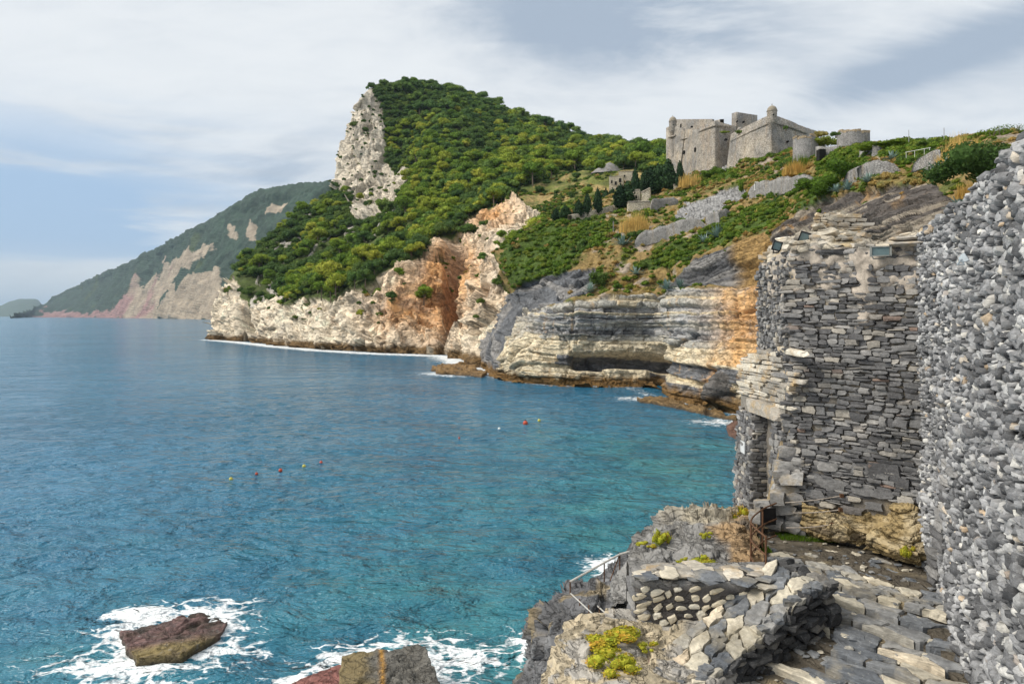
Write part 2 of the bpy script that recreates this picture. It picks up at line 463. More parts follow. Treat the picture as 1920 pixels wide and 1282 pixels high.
# ---------------------------------------------------------------- far headland across the water
def far_headland():
    rows = []
    base = [(20, 597), (60, 594.6), (130, 595), (220, 596), (320, 597.5), (420, 600), (520, 602), (640, 604), (780, 606)]
    top = [(30, 593), (72, 577), (130, 543), (215, 505), (305, 460), (400, 409), (490, 359), (610, 343), (760, 335)]
    for v in (-0.03, 0.0, 0.07, 0.16, 0.3, 0.5, 0.7, 0.88, 1.0):
        r = []
        for (bx, by), (tx, ty) in zip(base, top):
            D0 = H * F / (by - 592); D0 = min(D0, 5000); D1 = D0 + 900
            x = bx + (tx - bx) * max(v, 0); y = by + (ty - by) * max(v, 0) ** 0.92
            r.append((x, y - v * 0 + (0 if v >= 0 else 3), D0 + (D1 - D0) * max(v, 0) ** 1.1))
        rows.append(r)
    rows.append([(x, y + 12, D + 500) for x, y, D in rows[-1]])
    px, py, D = patch(rows, 420, 210)
    V = P(px, py, D); n = grid_normals(V); f = V.reshape(-1, 3)
    gul = fbm(f * np.array((1 / 260., 1 / 800., 1 / 900.)), 5).reshape(px.shape)
    rid = np.abs(fbm(f / 170. + 9, 5)).reshape(px.shape)
    fade = sstep(np.arange(px.shape[0])[:, None] / px.shape[0], 0.0, 0.1) * (1 - sstep(np.arange(px.shape[0])[:, None] / px.shape[0], 0.86, 0.97))
    V = V + n * ((gul * 70 - rid * 45) * fade)[..., None] + n * (fbm(f / 22., 3).reshape(px.shape) * 8)[..., None]
    f = V.reshape(-1, 3)
    polys = [[(196, 598), (205, 575), (240, 545), (258, 512), (262, 535), (290, 505), (310, 480), (345, 482), (360, 470), (405, 447), (390, 470), (372, 490), (340, 515), (330, 545), (300, 570), (275, 598)],
             [(275, 599), (320, 560), (345, 525), (385, 500), (412, 500), (400, 530), (420, 560), (425, 602)],
             [(490, 395), (500, 380), (525, 370), (515, 390)], [(425, 440), (432, 425), (440, 420), (436, 445)], [(450, 440), (462, 405), (470, 440)],
             [(45, 598), (75, 586), (110, 580), (150, 586), (200, 580), (205, 600)], [(420, 603), (430, 560), (455, 540), (470, 560), (480, 604)]]
    rock = np.zeros(px.shape, bool)
    for k, p in enumerate(polys): rock |= soft_poly(px, py, p, V, 16, 1 / 120., k)
    green = np.array((0.030, 0.054, 0.036)) * (1 + 0.7 * fbm(f / 60., 5).reshape(px.shape)[..., None])
    green = np.where((fbm(f / 300. + 3, 3).reshape(px.shape) > 0.25)[..., None], green * np.array((1.5, 1.25, 0.8)), green)
    tan = np.array((0.31, 0.255, 0.19)) * (1 + 0.4 * fbm(f / 50. + 7, 5).reshape(px.shape)[..., None])
    pink = np.array((0.27, 0.16, 0.15)) * (1 + 0.3 * fbm(f / 50. + 7, 5).reshape(px.shape)[..., None])
    pk = sstep(fbm(f / 200. + 21, 3).reshape(px.shape) - (px - 270) / 120., -0.1, 0.4)[..., None]
    col = np.where(rock[..., None], tan * (1 - pk) + pink * pk, green)
    o = obj('far_headland', mesh_data('far_headland', V, grid_faces(*px.shape), M_FAR, {'Col': np.clip(col, 0.01, 0.9).reshape(-1, 3), 'rock': rock.ravel() * 1.0}, True))
    tag(o, kind='structure')
    # low cape on the horizon
    xs = np.linspace(-420, 95, 90); yt = np.interp(xs, [-420, -200, -60, 0, 18, 35, 70, 82, 95], [575, 560, 566, 574, 565, 560.5, 560.5, 575, 593])
    yt = yt + fbm(np.stack([xs * 0.06, xs * 0, xs * 0], -1), 4) * 1.5
    R = [P(xs, np.full_like(xs, 593.6), 9500.), P(xs, 593 - (593 - yt) * 0.6, 9900.), P(xs, yt, 10400.), P(xs, yt + 3, 11500.)]
    V = np.array(R); V[0, :, 2] = -5
    o = obj('distant_cape', mesh_data('distant_cape', V, grid_faces(4, 90), M_FAR, {'Col': np.tile((0.06, 0.09, 0.06), (360, 1)), 'rock': np.zeros(360)}, True))
    tag(o, kind='structure')
far_headland()

# ---------------------------------------------------------------- the wooded headland with its white cliffs
HEAD = [
 # rows from below the water to the crest; columns from the hidden far side to the right
 [(430, 640, 400), (392, 637.5, 349), (460, 643, 313), (540, 652, 265), (640, 659, 236), (740, 664, 219), (838, 668, 208), (866, 676, 186), (905, 694, 155), (1000, 700, 158), (1100, 690, 165), (1210, 660, 175)],
 [(430, 632, 400), (392, 635.5, 350), (460, 640.5, 313.5), (540, 649, 266), (640, 656, 237), (740, 661, 220), (838, 663, 210), (864, 672, 188), (905, 688, 157), (1000, 690, 160), (1100, 660, 170), (1210, 640, 175)],
 [(440, 600, 405), (397, 604, 353), (462, 612, 318), (545, 620, 270), (642, 615, 241), (745, 600, 228), (845, 600, 226), (888, 610, 193), (935, 620, 168), (1015, 610, 178), (1110, 580, 185), (1210, 560, 190)],
 [(460, 555, 430), (420, 548, 365), (475, 576, 328), (545, 572, 283), (640, 560, 256), (752, 515, 246), (858, 520, 247), (905, 520, 205), (958, 530, 188), (1040, 520, 200), (1120, 500, 205), (1220, 480, 210)],
 [(480, 520, 460), (445, 512, 390), (500, 540, 350), (570, 535, 305), (660, 515, 285), (765, 470, 280), (862, 445, 272), (922, 445, 232), (985, 432, 225), (1060, 440, 225), (1130, 430, 230), (1225, 410, 235)],
 [(520, 470, 490), (490, 470, 425), (535, 492, 385), (605, 480, 350), (690, 465, 330), (775, 420, 325), (868, 405, 300), (935, 392, 266), (1000, 388, 262), (1080, 392, 258), (1150, 380, 255), (1240, 365, 260)],
 [(585, 410, 520), (552, 419, 460), (590, 430, 425), (650, 425, 400), (715, 410, 385), (785, 360, 385), (870, 345, 380), (945, 355, 320), (1020, 362, 302), (1100, 352, 292), (1165, 342, 287), (1260, 335, 290)],
 [(655, 362, 550), (636, 362, 500), (645, 385, 470), (690, 385, 455), (745, 365, 440), (800, 300, 445), (885, 290, 450), (960, 305, 430), (1040, 312, 400), (1115, 320, 360), (1185, 318, 345), (1285, 312, 350)],
 [(668, 290, 570), (644, 285, 530), (655, 290, 515), (700, 290, 508), (750, 285, 500), (815, 245, 505), (900, 245, 515), (975, 265, 500), (1055, 285, 470), (1130, 298, 425), (1200, 303, 400), (1300, 305, 400)],
 [(690, 215, 590), (664, 212, 548), (676, 215, 540), (715, 220, 540), (760, 215, 545), (825, 198, 560), (905, 212, 570), (985, 240, 550), (1065, 266, 520), (1145, 283, 485), (1215, 293, 455), (1310, 300, 450)],
 [(716, 170, 605), (688, 172, 562), (700, 165, 568), (732, 164, 580), (770, 158, 600), (835, 170, 610), (910, 194, 605), (995, 230, 585), (1075, 256, 560), (1155, 275, 530), (1235, 292, 500), (1330, 300, 490)],
 [(730, 190, 660), (705, 182, 640), (715, 178, 640), (742, 176, 645), (775, 172, 655), (840, 184, 660), (915, 208, 650), (1000, 244, 630), (1080, 270, 600), (1160, 288, 570), (1240, 305, 540), (1335, 312, 530)],
]
PEAK = [(682, 160), (700, 170), (718, 200), (722, 262), (724, 300), (742, 330), (756, 312), (770, 322), (766, 356), (742, 388), (712, 414), (668, 418), (655, 395), (660, 365), (625, 358), (632, 300), (648, 215)]
SEACLIFF = [(380, 600), (400, 570), (425, 540), (440, 520), (452, 555), (470, 576), (495, 570), (520, 558), (545, 574), (575, 562), (600, 562), (628, 566), (660, 548), (690, 542), (720, 522), (745, 512), (765, 498), (790, 490), (808, 455), (845, 440), (880, 412), (905, 395), (940, 382), (985, 385), (1012, 402), (1000, 440), (1010, 540), (1010, 720), (380, 720)]
GULLY = [(806, 480), (835, 445), (870, 440), (905, 455), (890, 520), (868, 600), (845, 668), (828, 668), (835, 600), (820, 540)]
HGRASS = [(925, 386), (970, 360), (1010, 350), (1060, 325), (1120, 315), (1175, 328), (1260, 330), (1260, 420), (1010, 440), (1010, 405), (985, 388)]
def headland():
    px, py, D = patch(HEAD, 640, 400)
    V = P(px, py, D); n = grid_normals(V); f = V.reshape(-1, 3); sh = px.shape
    cliff = soft_poly(px, py, SEACLIFF, V, 9, 1 / 14.); peak = soft_poly(px, py, PEAK, V, 9, 1 / 16., 5)
    fr = fbm(f / 26. + 31, 4).reshape(sh)
    outc = (np.abs(fbm(f * np.array((1 / 16., 1 / 60., 1 / 40.)) + 3, 4)).reshape(sh) < 0.045) & (py > 380) & (px < 760) & (fr > -0.05)
    patchy = soft_poly(px, py, [(500, 545), (520, 520), (545, 515), (550, 545), (520, 560)], V, 12, 1 / 12.) | soft_poly(px, py, [(640, 430), (660, 400), (700, 395), (690, 430), (660, 445)], V, 10, 1 / 14.)
    rock = cliff | peak | outc | patchy
    gul = inpoly(px, py, GULLY)
    # relief: blocks and cracks in rock, folds in the wooded slope
    f1, f2, cid = worley(f / 7.)
    dipR = np.array(((0.82, 0, -0.57), (0, 1, 0), (0.57, 0, 0.82)))       # beds dip down to the right
    fw = f + fbm(f / 11., 3)[:, None] * 2.2; fd = fw @ dipR.T
    blk = (facets(fd * np.array((1 / 17., 1 / 12., 1 / 9.)), 3.0, 1.0) + facets(fd * np.array((1 / 7., 1 / 5., 1 / 3.2)) + 7, 1.5, 1.2, .5) + facets(fd * np.array((1 / 2.6, 1 / 2., 1 / 1.3)) + 3, .32, 1.2, .2)).reshape(sh)
    fv = f + fbm(f / 16., 3)[:, None] * 3.0
    tall = (facets(fv * np.array((1 / 16., 1 / 16., 1 / 42.)), 8, .9, .6) + facets(fv * np.array((1 / 6., 1 / 6., 1 / 20.)) + 5, 2.4, 1.0, .6) + facets(fv * np.array((1 / 2.6, 1 / 2.6, 1 / 8.)) + 9, .7, 1.0)).reshape(sh)
    soft = fbm(f / 18., 5).reshape(sh) * 3.5 + fbm(f / 55., 3).reshape(sh) * 7
    fade = sstep(py, 0, 1) * (1 - sstep(np.arange(sh[0])[:, None] / sh[0] + 0 * px, 0.9, 0.96))
    cw = sstep(V[..., 2], -1, 1.5)
    disp = np.where(peak, tall, np.where(cliff, blk + fbm(f / 7., 4).reshape(sh) * 1.2, soft)) * fade
    disp = np.where(outc | patchy, disp + 1.5, disp)
    # the deep red gully
    gx = np.interp(py, [440, 520, 600, 668], [852, 850, 846, 838]); gw = np.interp(py, [440, 520, 600, 668], [14, 12, 10, 9])
    disp -= np.exp(-((px - gx) / gw) ** 2) * np.interp(py, [425, 470, 560, 668], [0, 12, 19, 13]) * (py > 425)
    # the sea cave beneath the point
    disp -= np.exp(-((px - 459) / 6) ** 2) * sstep(py, 575, 600) * 22
    disp -= np.exp(-((px - 535) / 6) ** 2) * sstep(py, 606, 625) * 5
    V = V + n * disp[..., None]; f = V.reshape(-1, 3)
    def nz(s, o, k=4): return fbm(f / s + o, k).reshape(sh)[..., None]
    c_rock = np.array((0.80, 0.69, 0.53)) * (1 + 0.25 * nz(5., 2)) * (0.9 + 0.22 * cid.reshape(sh)[..., None])
    grey = sstep(nz(14., 8), 0.1, 0.5) * 0.4
    c_rock = c_rock * (1 - grey) + np.array((0.40, 0.38, 0.35)) * grey
    ora = np.exp(-(((px - 850) / 62) ** 2 + ((py - 530) / 105) ** 2))[..., None] + 0.5 * np.exp(-(((px - 745) / 60) ** 2 + ((py - 590) / 55) ** 2))[..., None]
    ora += 0.9 * np.exp(-(((px - 930) / 50) ** 2 + ((py - 400) / 25) ** 2))[..., None]
    ora += .45 * np.exp(-(((px - 800) / 70) ** 2 + ((py - 560) / 70) ** 2))[..., None]; ora = np.clip(ora * (0.95 + 0.7 * nz(9., 5)), 0, 1)
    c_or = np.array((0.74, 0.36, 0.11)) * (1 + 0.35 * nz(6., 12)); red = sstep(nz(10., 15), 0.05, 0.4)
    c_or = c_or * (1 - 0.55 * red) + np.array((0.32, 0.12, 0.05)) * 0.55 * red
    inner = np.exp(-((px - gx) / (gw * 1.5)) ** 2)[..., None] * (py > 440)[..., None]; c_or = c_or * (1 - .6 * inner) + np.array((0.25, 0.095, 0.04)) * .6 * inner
    white = np.exp(-(((px - 898) / 32) ** 2 + ((py - 620) / 60) ** 2))[..., None]
    ora = ora * (1 - 0.8 * white)
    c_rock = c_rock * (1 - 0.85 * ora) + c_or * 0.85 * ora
    st = sstep(nz(3.5, 19), 0.18, 0.5) * 0.45 * (1 - ora); c_rock = c_rock * (1 - st) + np.array((0.46, 0.25, 0.11)) * st
    c_pk = np.array((0.70, 0.615, 0.49)) * (1 + 0.2 * nz(9., 2)); s2 = sstep(fbm(f * np.array((1 / 4., 1 / 4., 1 / 30.)) + 2, 4).reshape(sh)[..., None], 0.1, 0.45)
    c_pk = c_pk * (1 - 0.5 * s2) + np.array((0.27, 0.26, 0.24)) * 0.5 * s2
    c_wood = np.array((0.085, 0.115, 0.028)) * (1 + 0.6 * nz(10., 4))
    c_gr = np.array((0.15, 0.165, 0.04)) * (1 + 0.7 * nz(6., 6)); s3 = sstep(nz(11., 14) + .35 * nz(3., 44), -0.08, 0.3); c_gr = c_gr * (1 - s3) + np.array((0.40, 0.29, 0.12)) * s3
    hg = soft_poly(px, py, HGRASS, V, 8, 1 / 12., 9)
    col = np.where(hg[..., None], c_gr, c_wood)
    col = np.where((outc | patchy)[..., None], np.array((0.47, 0.43, 0.37)) * (1 + 0.25 * nz(5., 2)), col)
    col = np.where(peak[..., None], c_pk, col); col = np.where(cliff[..., None], c_rock, col)
    # weed and wet ochre band at the tide line
    z = V[..., 2]; tide = 1 - sstep(z + fbm(f / 3., 3).reshape(sh) * 1.2, 1.6, 3.4)
    col = col * (1 - tide[..., None]) + np.array((0.17, 0.105, 0.045)) * tide[..., None]
    fs = cliff & (fbm(f / 8. + 50, 3).reshape(sh) > 0.42) & (py < 600) & (px < 830)
    col = np.where(fs[..., None], np.array((0.07, 0.09, 0.025)), col)
    o = obj('wooded_headland', mesh_data('wooded_headland', V, grid_faces(*sh), M_HEAD, {'Col': np.clip(col, 0.01, 0.85).reshape(-1, 3), 'rock': (rock & ~hg).ravel() * 1.0}, False))
    tag(o, kind='structure'); DM.splat(V)
    return dict(V=V, px=px, py=py, rock=rock, cliff=cliff, peak=peak, grass=hg, n=n, outc=outc)
HL = headland()

# ---------------------------------------------------------------- the layered cliff and the slope up to the fort
SLOPE = [
 [(960, 700, 190), (903, 697, 150), (945, 717, 126), (1040, 727, 116), (1130, 729, 114), (1228, 731, 112), (1262, 752, 97), (1330, 772, 87), (1400, 785, 81), (1530, 815, 70), (1640, 880, 54), (1760, 968, 41), (1890, 1030, 35), (2060, 1060, 33)],
 [(960, 670, 192), (905, 690, 154), (942, 709, 128), (1040, 721, 118), (1130, 723, 116.5), (1226, 725, 115), (1258, 747, 98.5), (1330, 764, 89), (1400, 777, 83), (1530, 790, 75), (1640, 840, 58), (1760, 930, 43), (1890, 1000, 36), (2060, 1030, 34)],
 [(965, 640, 194), (914, 645, 157), (936, 668, 132), (1036, 660, 119.5), (1130, 655, 119), (1222, 652, 118.5), (1252, 655, 103), (1330, 655, 92), (1415, 655, 86), (1530, 650, 77), (1640, 650, 58), (1760, 650, 45), (1890, 650, 38), (2060, 650, 36)],
 [(970, 600, 196), (935, 602, 160), (968, 600, 138), (1040, 574, 123), (1130, 564, 121), (1225, 555, 120), (1255, 548, 109), (1335, 540, 98), (1425, 533, 91), (1530, 520, 80), (1640, 520, 60), (1760, 520, 47), (1890, 520, 40), (2060, 520, 38)],
 [(975, 560, 198), (958, 556, 164), (1002, 562, 146), (1060, 560, 132), (1140, 552, 128), (1228, 543, 126), (1260, 532, 117), (1340, 522, 106), (1428, 503, 94), (1530, 470, 80), (1640, 472, 58), (1760, 466, 46), (1890, 466, 40), (2060, 466, 38)],
 [(975, 515, 200), (938, 506, 165), (1008, 505, 152), (1080, 505, 141), (1155, 505, 135), (1240, 495, 130), (1275, 488, 122), (1345, 463, 110), (1430, 440, 99), (1530, 425, 82), (1640, 415, 60), (1760, 402, 50), (1890, 398, 43), (2060, 395, 41)],
 [(990, 480, 208), (950, 468, 172), (1030, 442, 168), (1105, 440, 154), (1180, 438, 147), (1262, 425, 140), (1292, 418, 136), (1350, 410, 128), (1435, 392, 112), (1530, 368, 92), (1640, 350, 72), (1760, 346, 58), (1890, 338, 48), (2060, 330, 45)],
 [(1030, 435, 225), (1002, 424, 188), (1060, 405, 188), (1130, 400, 178), (1200, 388, 174), (1275, 365, 172), (1305, 358, 168), (1360, 348, 158), (1440, 346, 134), (1535, 328, 106), (1640, 318, 82), (1760, 314, 64), (1890, 300, 54), (2060, 290, 50)],
 [(1060, 415, 245), (1042, 408, 212), (1085, 395, 210), (1150, 374, 203), (1215, 352, 203), (1290, 330, 208), (1320, 322, 200), (1375, 312, 184), (1450, 300, 160), (1545, 298, 120), (1640, 286, 95), (1760, 280, 75), (1890, 264, 60), (2060, 255, 56)],
 [(1080, 405, 270), (1070, 396, 240), (1110, 384, 238), (1165, 360, 236), (1225, 338, 240), (1300, 312, 236), (1330, 305, 225), (1385, 296, 205), (1460, 286, 178), (1548, 284, 136), (1640, 271, 112), (1760, 266, 86), (1890, 250, 68), (2060, 242, 64)],
 [(1090, 420, 300), (1085, 412, 270), (1125, 400, 270), (1180, 378, 270), (1235, 355, 275), (1310, 330, 270), (1340, 325, 258), (1395, 318, 240), (1470, 310, 215), (1555, 310, 175), (1650, 300, 150), (1770, 300, 120), (1900, 285, 100), (2070, 280, 95)],
]
LIP = [(925, 720), (935, 668), (960, 612), (1000, 578), (1050, 567), (1130, 560), (1190, 556), (1250, 545), (1340, 537), (1440, 530), (1560, 522), (1900, 512), (1900, 1150), (925, 1150)]
RAMP = [(885, 720), (905, 640), (930, 600), (945, 560), (985, 530), (1060, 508), (1115, 500), (1120, 540), (1075, 560), (1000, 580), (962, 612), (938, 665), (928, 720)]
OVER = [(1235, 535), (1280, 508), (1300, 485), (1345, 470), (1440, 430), (1445, 540), (1340, 532)]
STRATA = [(1425, 480), (1440, 445), (1500, 398), (1545, 378), (1590, 366), (1640, 356), (1700, 342), (1755, 352), (1800, 385), (1840, 420), (1840, 520), (1425, 520)]
FORTROCK = [(1308, 330), (1330, 296), (1362, 284), (1388, 290), (1385, 320), (1360, 335)]
GREYROCK = [(1262, 415), (1275, 385), (1330, 368), (1370, 350), (1400, 345), (1400, 375), (1340, 398), (1300, 418)]
GREENS = [[(938, 508), (948, 470), (1005, 422), (1062, 402), (1090, 405), (1150, 415), (1150, 440), (1095, 470), (1060, 505), (1000, 535), (975, 535)],
          [(1195, 500), (1230, 470), (1290, 450), (1340, 420), (1400, 395), (1460, 365), (1490, 372), (1450, 410), (1390, 445), (1310, 475), (1240, 505)],
          [(1090, 530), (1120, 505), (1135, 500), (1130, 530)], [(1530, 300), (1570, 285), (1620, 278), (1700, 262), (1770, 262), (1760, 290), (1690, 300), (1620, 300), (1560, 320), (1530, 345)],
          [(1490, 400), (1530, 350), (1580, 310), (1590, 330), (1560, 370), (1520, 405)], [(1300, 345), (1330, 328), (1370, 325), (1390, 335), (1350, 350)]]
def slope():
    px, py, D = patch(SLOPE, 760, 450, wu=[.4, 1, 1, 1.1, 1.1, 1.3, 1.2, 1.2, 1, .8, .7, .6, .4], wv=[.6, 1.2, 1.4, 1.4, 1.2, 1, 1, 1, .9, .4])
    V = P(px, py, D); n = grid_normals(V); f = V.reshape(-1, 3); sh = px.shape
    lip = soft_poly(px, py, LIP, V, 2.5, 1 / 2.); rampm = soft_poly(px, py, RAMP, V, 3, 1 / 3.) & ~lip
    over = soft_poly(px, py, OVER, V, 5, 1 / 3.) & ~lip; strata = soft_poly(px, py, STRATA, V, 8, 1 / 4.)
    frock = soft_poly(px, py, FORTROCK, V, 5, 1 / 4.) | soft_poly(px, py, GREYROCK, V, 7, 1 / 5., 4)
    green = np.zeros(sh, bool)
    for k, p in enumerate(GREENS): green |= soft_poly(px, py, p, V, 9, 1 / 5., k)
    green &= ~(lip | rampm | over | strata)
    # ---- beds of the layered cliff
    rg = np.random.default_rng(3)
    X, Z = f[:, 0], f[:, 2]
    s = Z + 0.012 * X + fbm(f / np.array((14., 14., 6.)), 3) * 0.55
    s = s + 0.35 * np.maximum(0, 45 - 0) * 0 + np.clip((990 - px.ravel()) / 60, 0, 1.2) * 2.2
    bounds = [-9, -4, 0.0, 1.1, 2.0, 3.0, 3.5, 4.0, 4.6, 5.4, 6.3, 7.2, 7.9]
    while bounds[-1] < 60: bounds.append(bounds[-1] + rg.choice([.25, .4, .6, .95]) * rg.uniform(.85, 1.2))
    bounds = np.array(bounds); k = np.searchsorted(bounds, s) - 1
    prot = rg.uniform(-0.6, 0.6, len(bounds)); prot[2:5] += 0.35; prot[9:12] += 0.5; prot[5:8] -= 0.25
    t = (s - bounds[k]) / (np.append(bounds, 99)[k + 1] - bounds[k])
    wid = rg.uniform(1.2, 4.2, len(bounds)); pha = rg.uniform(0, 9, len(bounds))
    q = (X + f[:, 1] * 0.25) / wid[k] + pha[k] + fbm(f / 3., 2) * 0.35; jb = np.floor(q).astype(int)
    jr = np.random.default_rng(4).uniform(-0.5, 0.5, (len(bounds), 64))[k, jb % 64] * .8
    joint = np.exp(-np.minimum(q - jb, 1 - (q - jb)) * wid[k] / 0.12)
    keep = sstep(fbm(f / np.array((5., 5., 2.)) + 70, 3), -.35, .25)      # beds die out and return along the face
    bed = prot[k] * (.35 + .9 * keep) + jr * 0.75 - (np.exp(-np.minimum(t, 1 - t) * (bounds[np.minimum(k + 1, len(bounds) - 1)] - bounds[k]) / 0.08) * 0.42 + joint * 0.35) * (.25 + .75 * keep)
    bed = bed + fbm(f / 5., 3) * 0.5 + facets(f / np.array((9., 9., 14.)) + 4, 1.2, .8, .5) + facets(f / np.array((3., 3., 2.2)) + 8, .28, 1.0, .1)
    cave = sstep(px, 1062, 1085) * (1 - sstep(px, 1225, 1245)) * np.exp(-((py - 677 + (px - 1150) * 0.0) / 14) ** 4) * 4.5
    cave = cave + np.exp(-((px - 1229) / 9) ** 2) * sstep(py, 640, 660) * (1 - sstep(py, 712, 726)) * 4.0
    cave = cave + np.exp(-((px - 1185) / 55) ** 2) * np.exp(-((py - 625) / 28) ** 2) * 1.6
    cave = cave + np.exp(-((px - 1336) / 9) ** 2) * sstep(py, 680, 720) * 2.5
    bulge = np.exp(-((px - 1362) / 22) ** 2 - ((py - 745) / 40) ** 2) * 3.0 + np.exp(-((px - 985) / 40) ** 2 - ((py - 680) / 30) ** 2) * 2.0
    bed = bed.reshape(sh) - cave + bulge
    # ---- tilted thin beds elsewhere
    def beds(dirv, th, seed, amp, warp=0.5):
        rr = np.random.default_rng(seed)
        u = f @ np.array(dirv) + fbm(f / (th * 24) + seed, 3) * th * warp * 7
        kk = np.floor(u / th).astype(int) % 997; tt = u / th - np.floor(u / th)
        pr = rr.uniform(-1, 1, 997)[kk]
        return ((pr * 0.7 - np.exp(-np.minimum(tt, 1 - tt) / 0.12) * 0.7) * amp).reshape(sh), (rr.uniform(0, 1, 997)[kk]).reshape(sh)
    ra, ra_id = beds((-0.46, -0.25, 0.85), 0.75, 21, 0.5)
    rb, _ = beds((-0.46, -0.25, 0.85), 2.6, 22, 0.9)
    sa, sa_id = beds((-0.28, 0.06, 0.96), 0.34, 23, 0.24, 0.5)
    sb, _ = beds((-0.28, 0.06, 0.96), 1.2, 24, 0.55, 0.5)
    oa, oa_id = beds((-0.25, 0.1, 0.95), 0.5, 25, 0.35, 0.5)
    w1, w2, wid_ = worley(f / 3.2)
    lump = (facets(f / 4.5, .6, .9, .3) + facets(f / 1.8 + 4, .3, 1.0, .2)).reshape(sh)
    soft = (fbm(f / 5., 5) * 1.3 + fbm(f / 16., 3) * 1.8).reshape(sh)
    near = np.clip(D / 100., 0.45, 1.4)
    wr = blur(lip | rampm | over | strata | frock); soft = soft * (1 - wr)
    disp = np.where(lip, bed, np.where(rampm, ra * .7 + rb + facets(f / np.array((7., 7., 4.)) + 6, 1.1, 1.1, .3).reshape(sh), np.where(strata, sa * 1.6 + sb * .8 + facets(f / np.array((5., 5., 4.)) + 2, .5, 1.0, .2).reshape(sh), np.where(over, oa * 1.2 + sa, np.where(frock, lump + oa, soft * near)))))
    kd = np.clip(wr * 1.6 - .3, 0, 1); disp = np.where(lip | ~(rampm | over | strata | frock), disp, disp * kd)
    # hollow under the roof of the brown rock
    disp -= np.exp(-((px - 1395) / 42) ** 2 - ((py - 512) / 20) ** 4) * 2.2 * (px > 1200) + np.exp(-((px - 1300) / 55) ** 2 - ((py - 520 + (px - 1300) * .25) / 13) ** 4) * 1.6
    disp -= np.exp(-((px - 1696) / 7) ** 2 - ((py - 432) / 9) ** 2) * 1.6
    fade = 1 - sstep(np.arange(sh[0])[:, None] / sh[0] + 0 * px, 0.93, 0.99)
    V = V + n * (disp * fade)[..., None]; f = V.reshape(-1, 3)
    def nz(sc, o, kk=4): return fbm(f / sc + o, kk).reshape(sh)[..., None]
    # ---- colours
    g1 = np.array((0.41, 0.405, 0.40)); g2 = np.array((0.16, 0.163, 0.17)); cr = np.array((0.76, 0.65, 0.46)); oc = np.array((0.50, 0.30, 0.12))
    mixk = np.clip(rg.uniform(0, 1, len(bounds))[k] * .75 + .25 * (jr + .5) + fbm(f / 6. + 90, 3) * .35 + .08, 0, 1).reshape(sh)[..., None]
    zz = s.reshape(sh)[..., None]
    c_up = np.where(mixk < 0.20, g2, np.where(mixk < 0.50, g1, np.where(mixk < 0.82, np.array((0.45, 0.43, 0.38)), cr * 0.9)))
    low = (zz < 7.9)
    c_lo = cr * (0.85 + 0.3 * mixk); c_lo = np.where((zz > 3.5) & (zz < 5.4) & (px > 1040)[..., None], g2 * 1.2, c_lo)  # bed of the cave slot coloured dark, its shade put into the rock
    col_l = np.where(low, c_lo, c_up)
    left = np.clip((1010 - px) / 50, 0, 1)[..., None]; col_l = col_l * (1 - 0.6 * left) + cr * 0.95 * 0.6 * left
    dk = ((zz < 2.6) & (px > 1218)[..., None] & (px < 1325)[..., None]); col_l = np.where(dk, g2 * 1.3, col_l)
    dk2 = (((px - 1362) / 26) ** 2 + ((py - 745) / 42) ** 2 < 1)[..., None]; col_l = np.where(dk2, np.array((0.16, 0.15, 0.14)) * (1 + 0.5 * nz(1.5, 3)), col_l)
    ol = np.exp(-(((px - 1402) / 60) ** 2))[..., None] * (1.05 + 0.9 * nz(np.array((2., 2., 8.)), 3)) * ((py < 690) & (px > 1290))[..., None]
    ol = np.clip(ol + 1.2 * np.exp(-(((px - 1332 + (py - 700) * .2) / 10) ** 2 + ((py - 715) / 40) ** 2))[..., None], 0, 1)
    col_l = col_l * (1 - 0.85 * ol) + np.array((0.72, 0.40, 0.15)) * 0.85 * ol
    pale = sstep(nz(3., 60), 0.1, 0.5) * 0.5; col_l = col_l * (1 - pale) + np.array((0.56, 0.52, 0.44)) * pale
    drip = sstep(fbm(f * np.array((0.9, 0.9, 0.09)) + 5, 4).reshape(sh)[..., None], 0.18, 0.45) * 0.55
    col_l = col_l * (1 - drip) + np.where(nz(12., 2) > 0, oc, g2) * drip
    c_ramp = np.where(ra_id[..., None] < 0.55, np.array((0.15, 0.155, 0.165)), np.array((0.27, 0.26, 0.25))) * (1 + 0.35 * nz(2., 4))
    c_str = np.where(sa_id[..., None] < 0.5, np.array((0.115, 0.10, 0.09)), np.array((0.31, 0.265, 0.21))) * (1 + 0.35 * nz(1.2, 4))
    so = sstep(nz(3., 33), 0.12, 0.4) * 0.7; c_str = c_str * (1 - so) + np.array((0.40, 0.24, 0.10)) * so
    c_ov = np.where(oa_id[..., None] < 0.5, np.array((0.13, 0.13, 0.135)), np.array((0.26, 0.25, 0.24)))
    br = sstep(px, 1355, 1385)[..., None]; c_ov = c_ov * (1 - br) + np.array((0.36, 0.23, 0.09)) * (1 + 0.5 * nz(1.5, 3)) * br
    c_fr = np.array((0.33, 0.325, 0.32)) * (1 + 0.3 * nz(2., 4))
    c_gr = np.array((0.075, 0.12, 0.020)) * (1 + 0.5 * nz(2.5, 4))
    c_dry = np.array((0.31, 0.215, 0.085)) * (1 + 0.35 * nz(1.5, 4)); s4 = sstep(nz(4., 9), -0.05, 0.3)
    c_dry = c_dry * (1 - s4) + np.array((0.12, 0.135, 0.035)) * s4
    so2 = sstep(nz(5., 49), 0.2, 0.35); c_dry = c_dry * (1 - so2) + np.array((0.38, 0.31, 0.24)) * so2
    col = np.where(green[..., None], c_gr, c_dry)
    for mk, cc in ((frock, c_fr), (strata, c_str), (over, c_ov), (rampm, c_ramp), (lip, col_l)): col = np.where(mk[..., None], cc, col)
    z = V[..., 2]; tide = (1 - sstep(z + fbm(f / 1.5, 3).reshape(sh) * 0.8, 0.9, 2.3))[..., None]
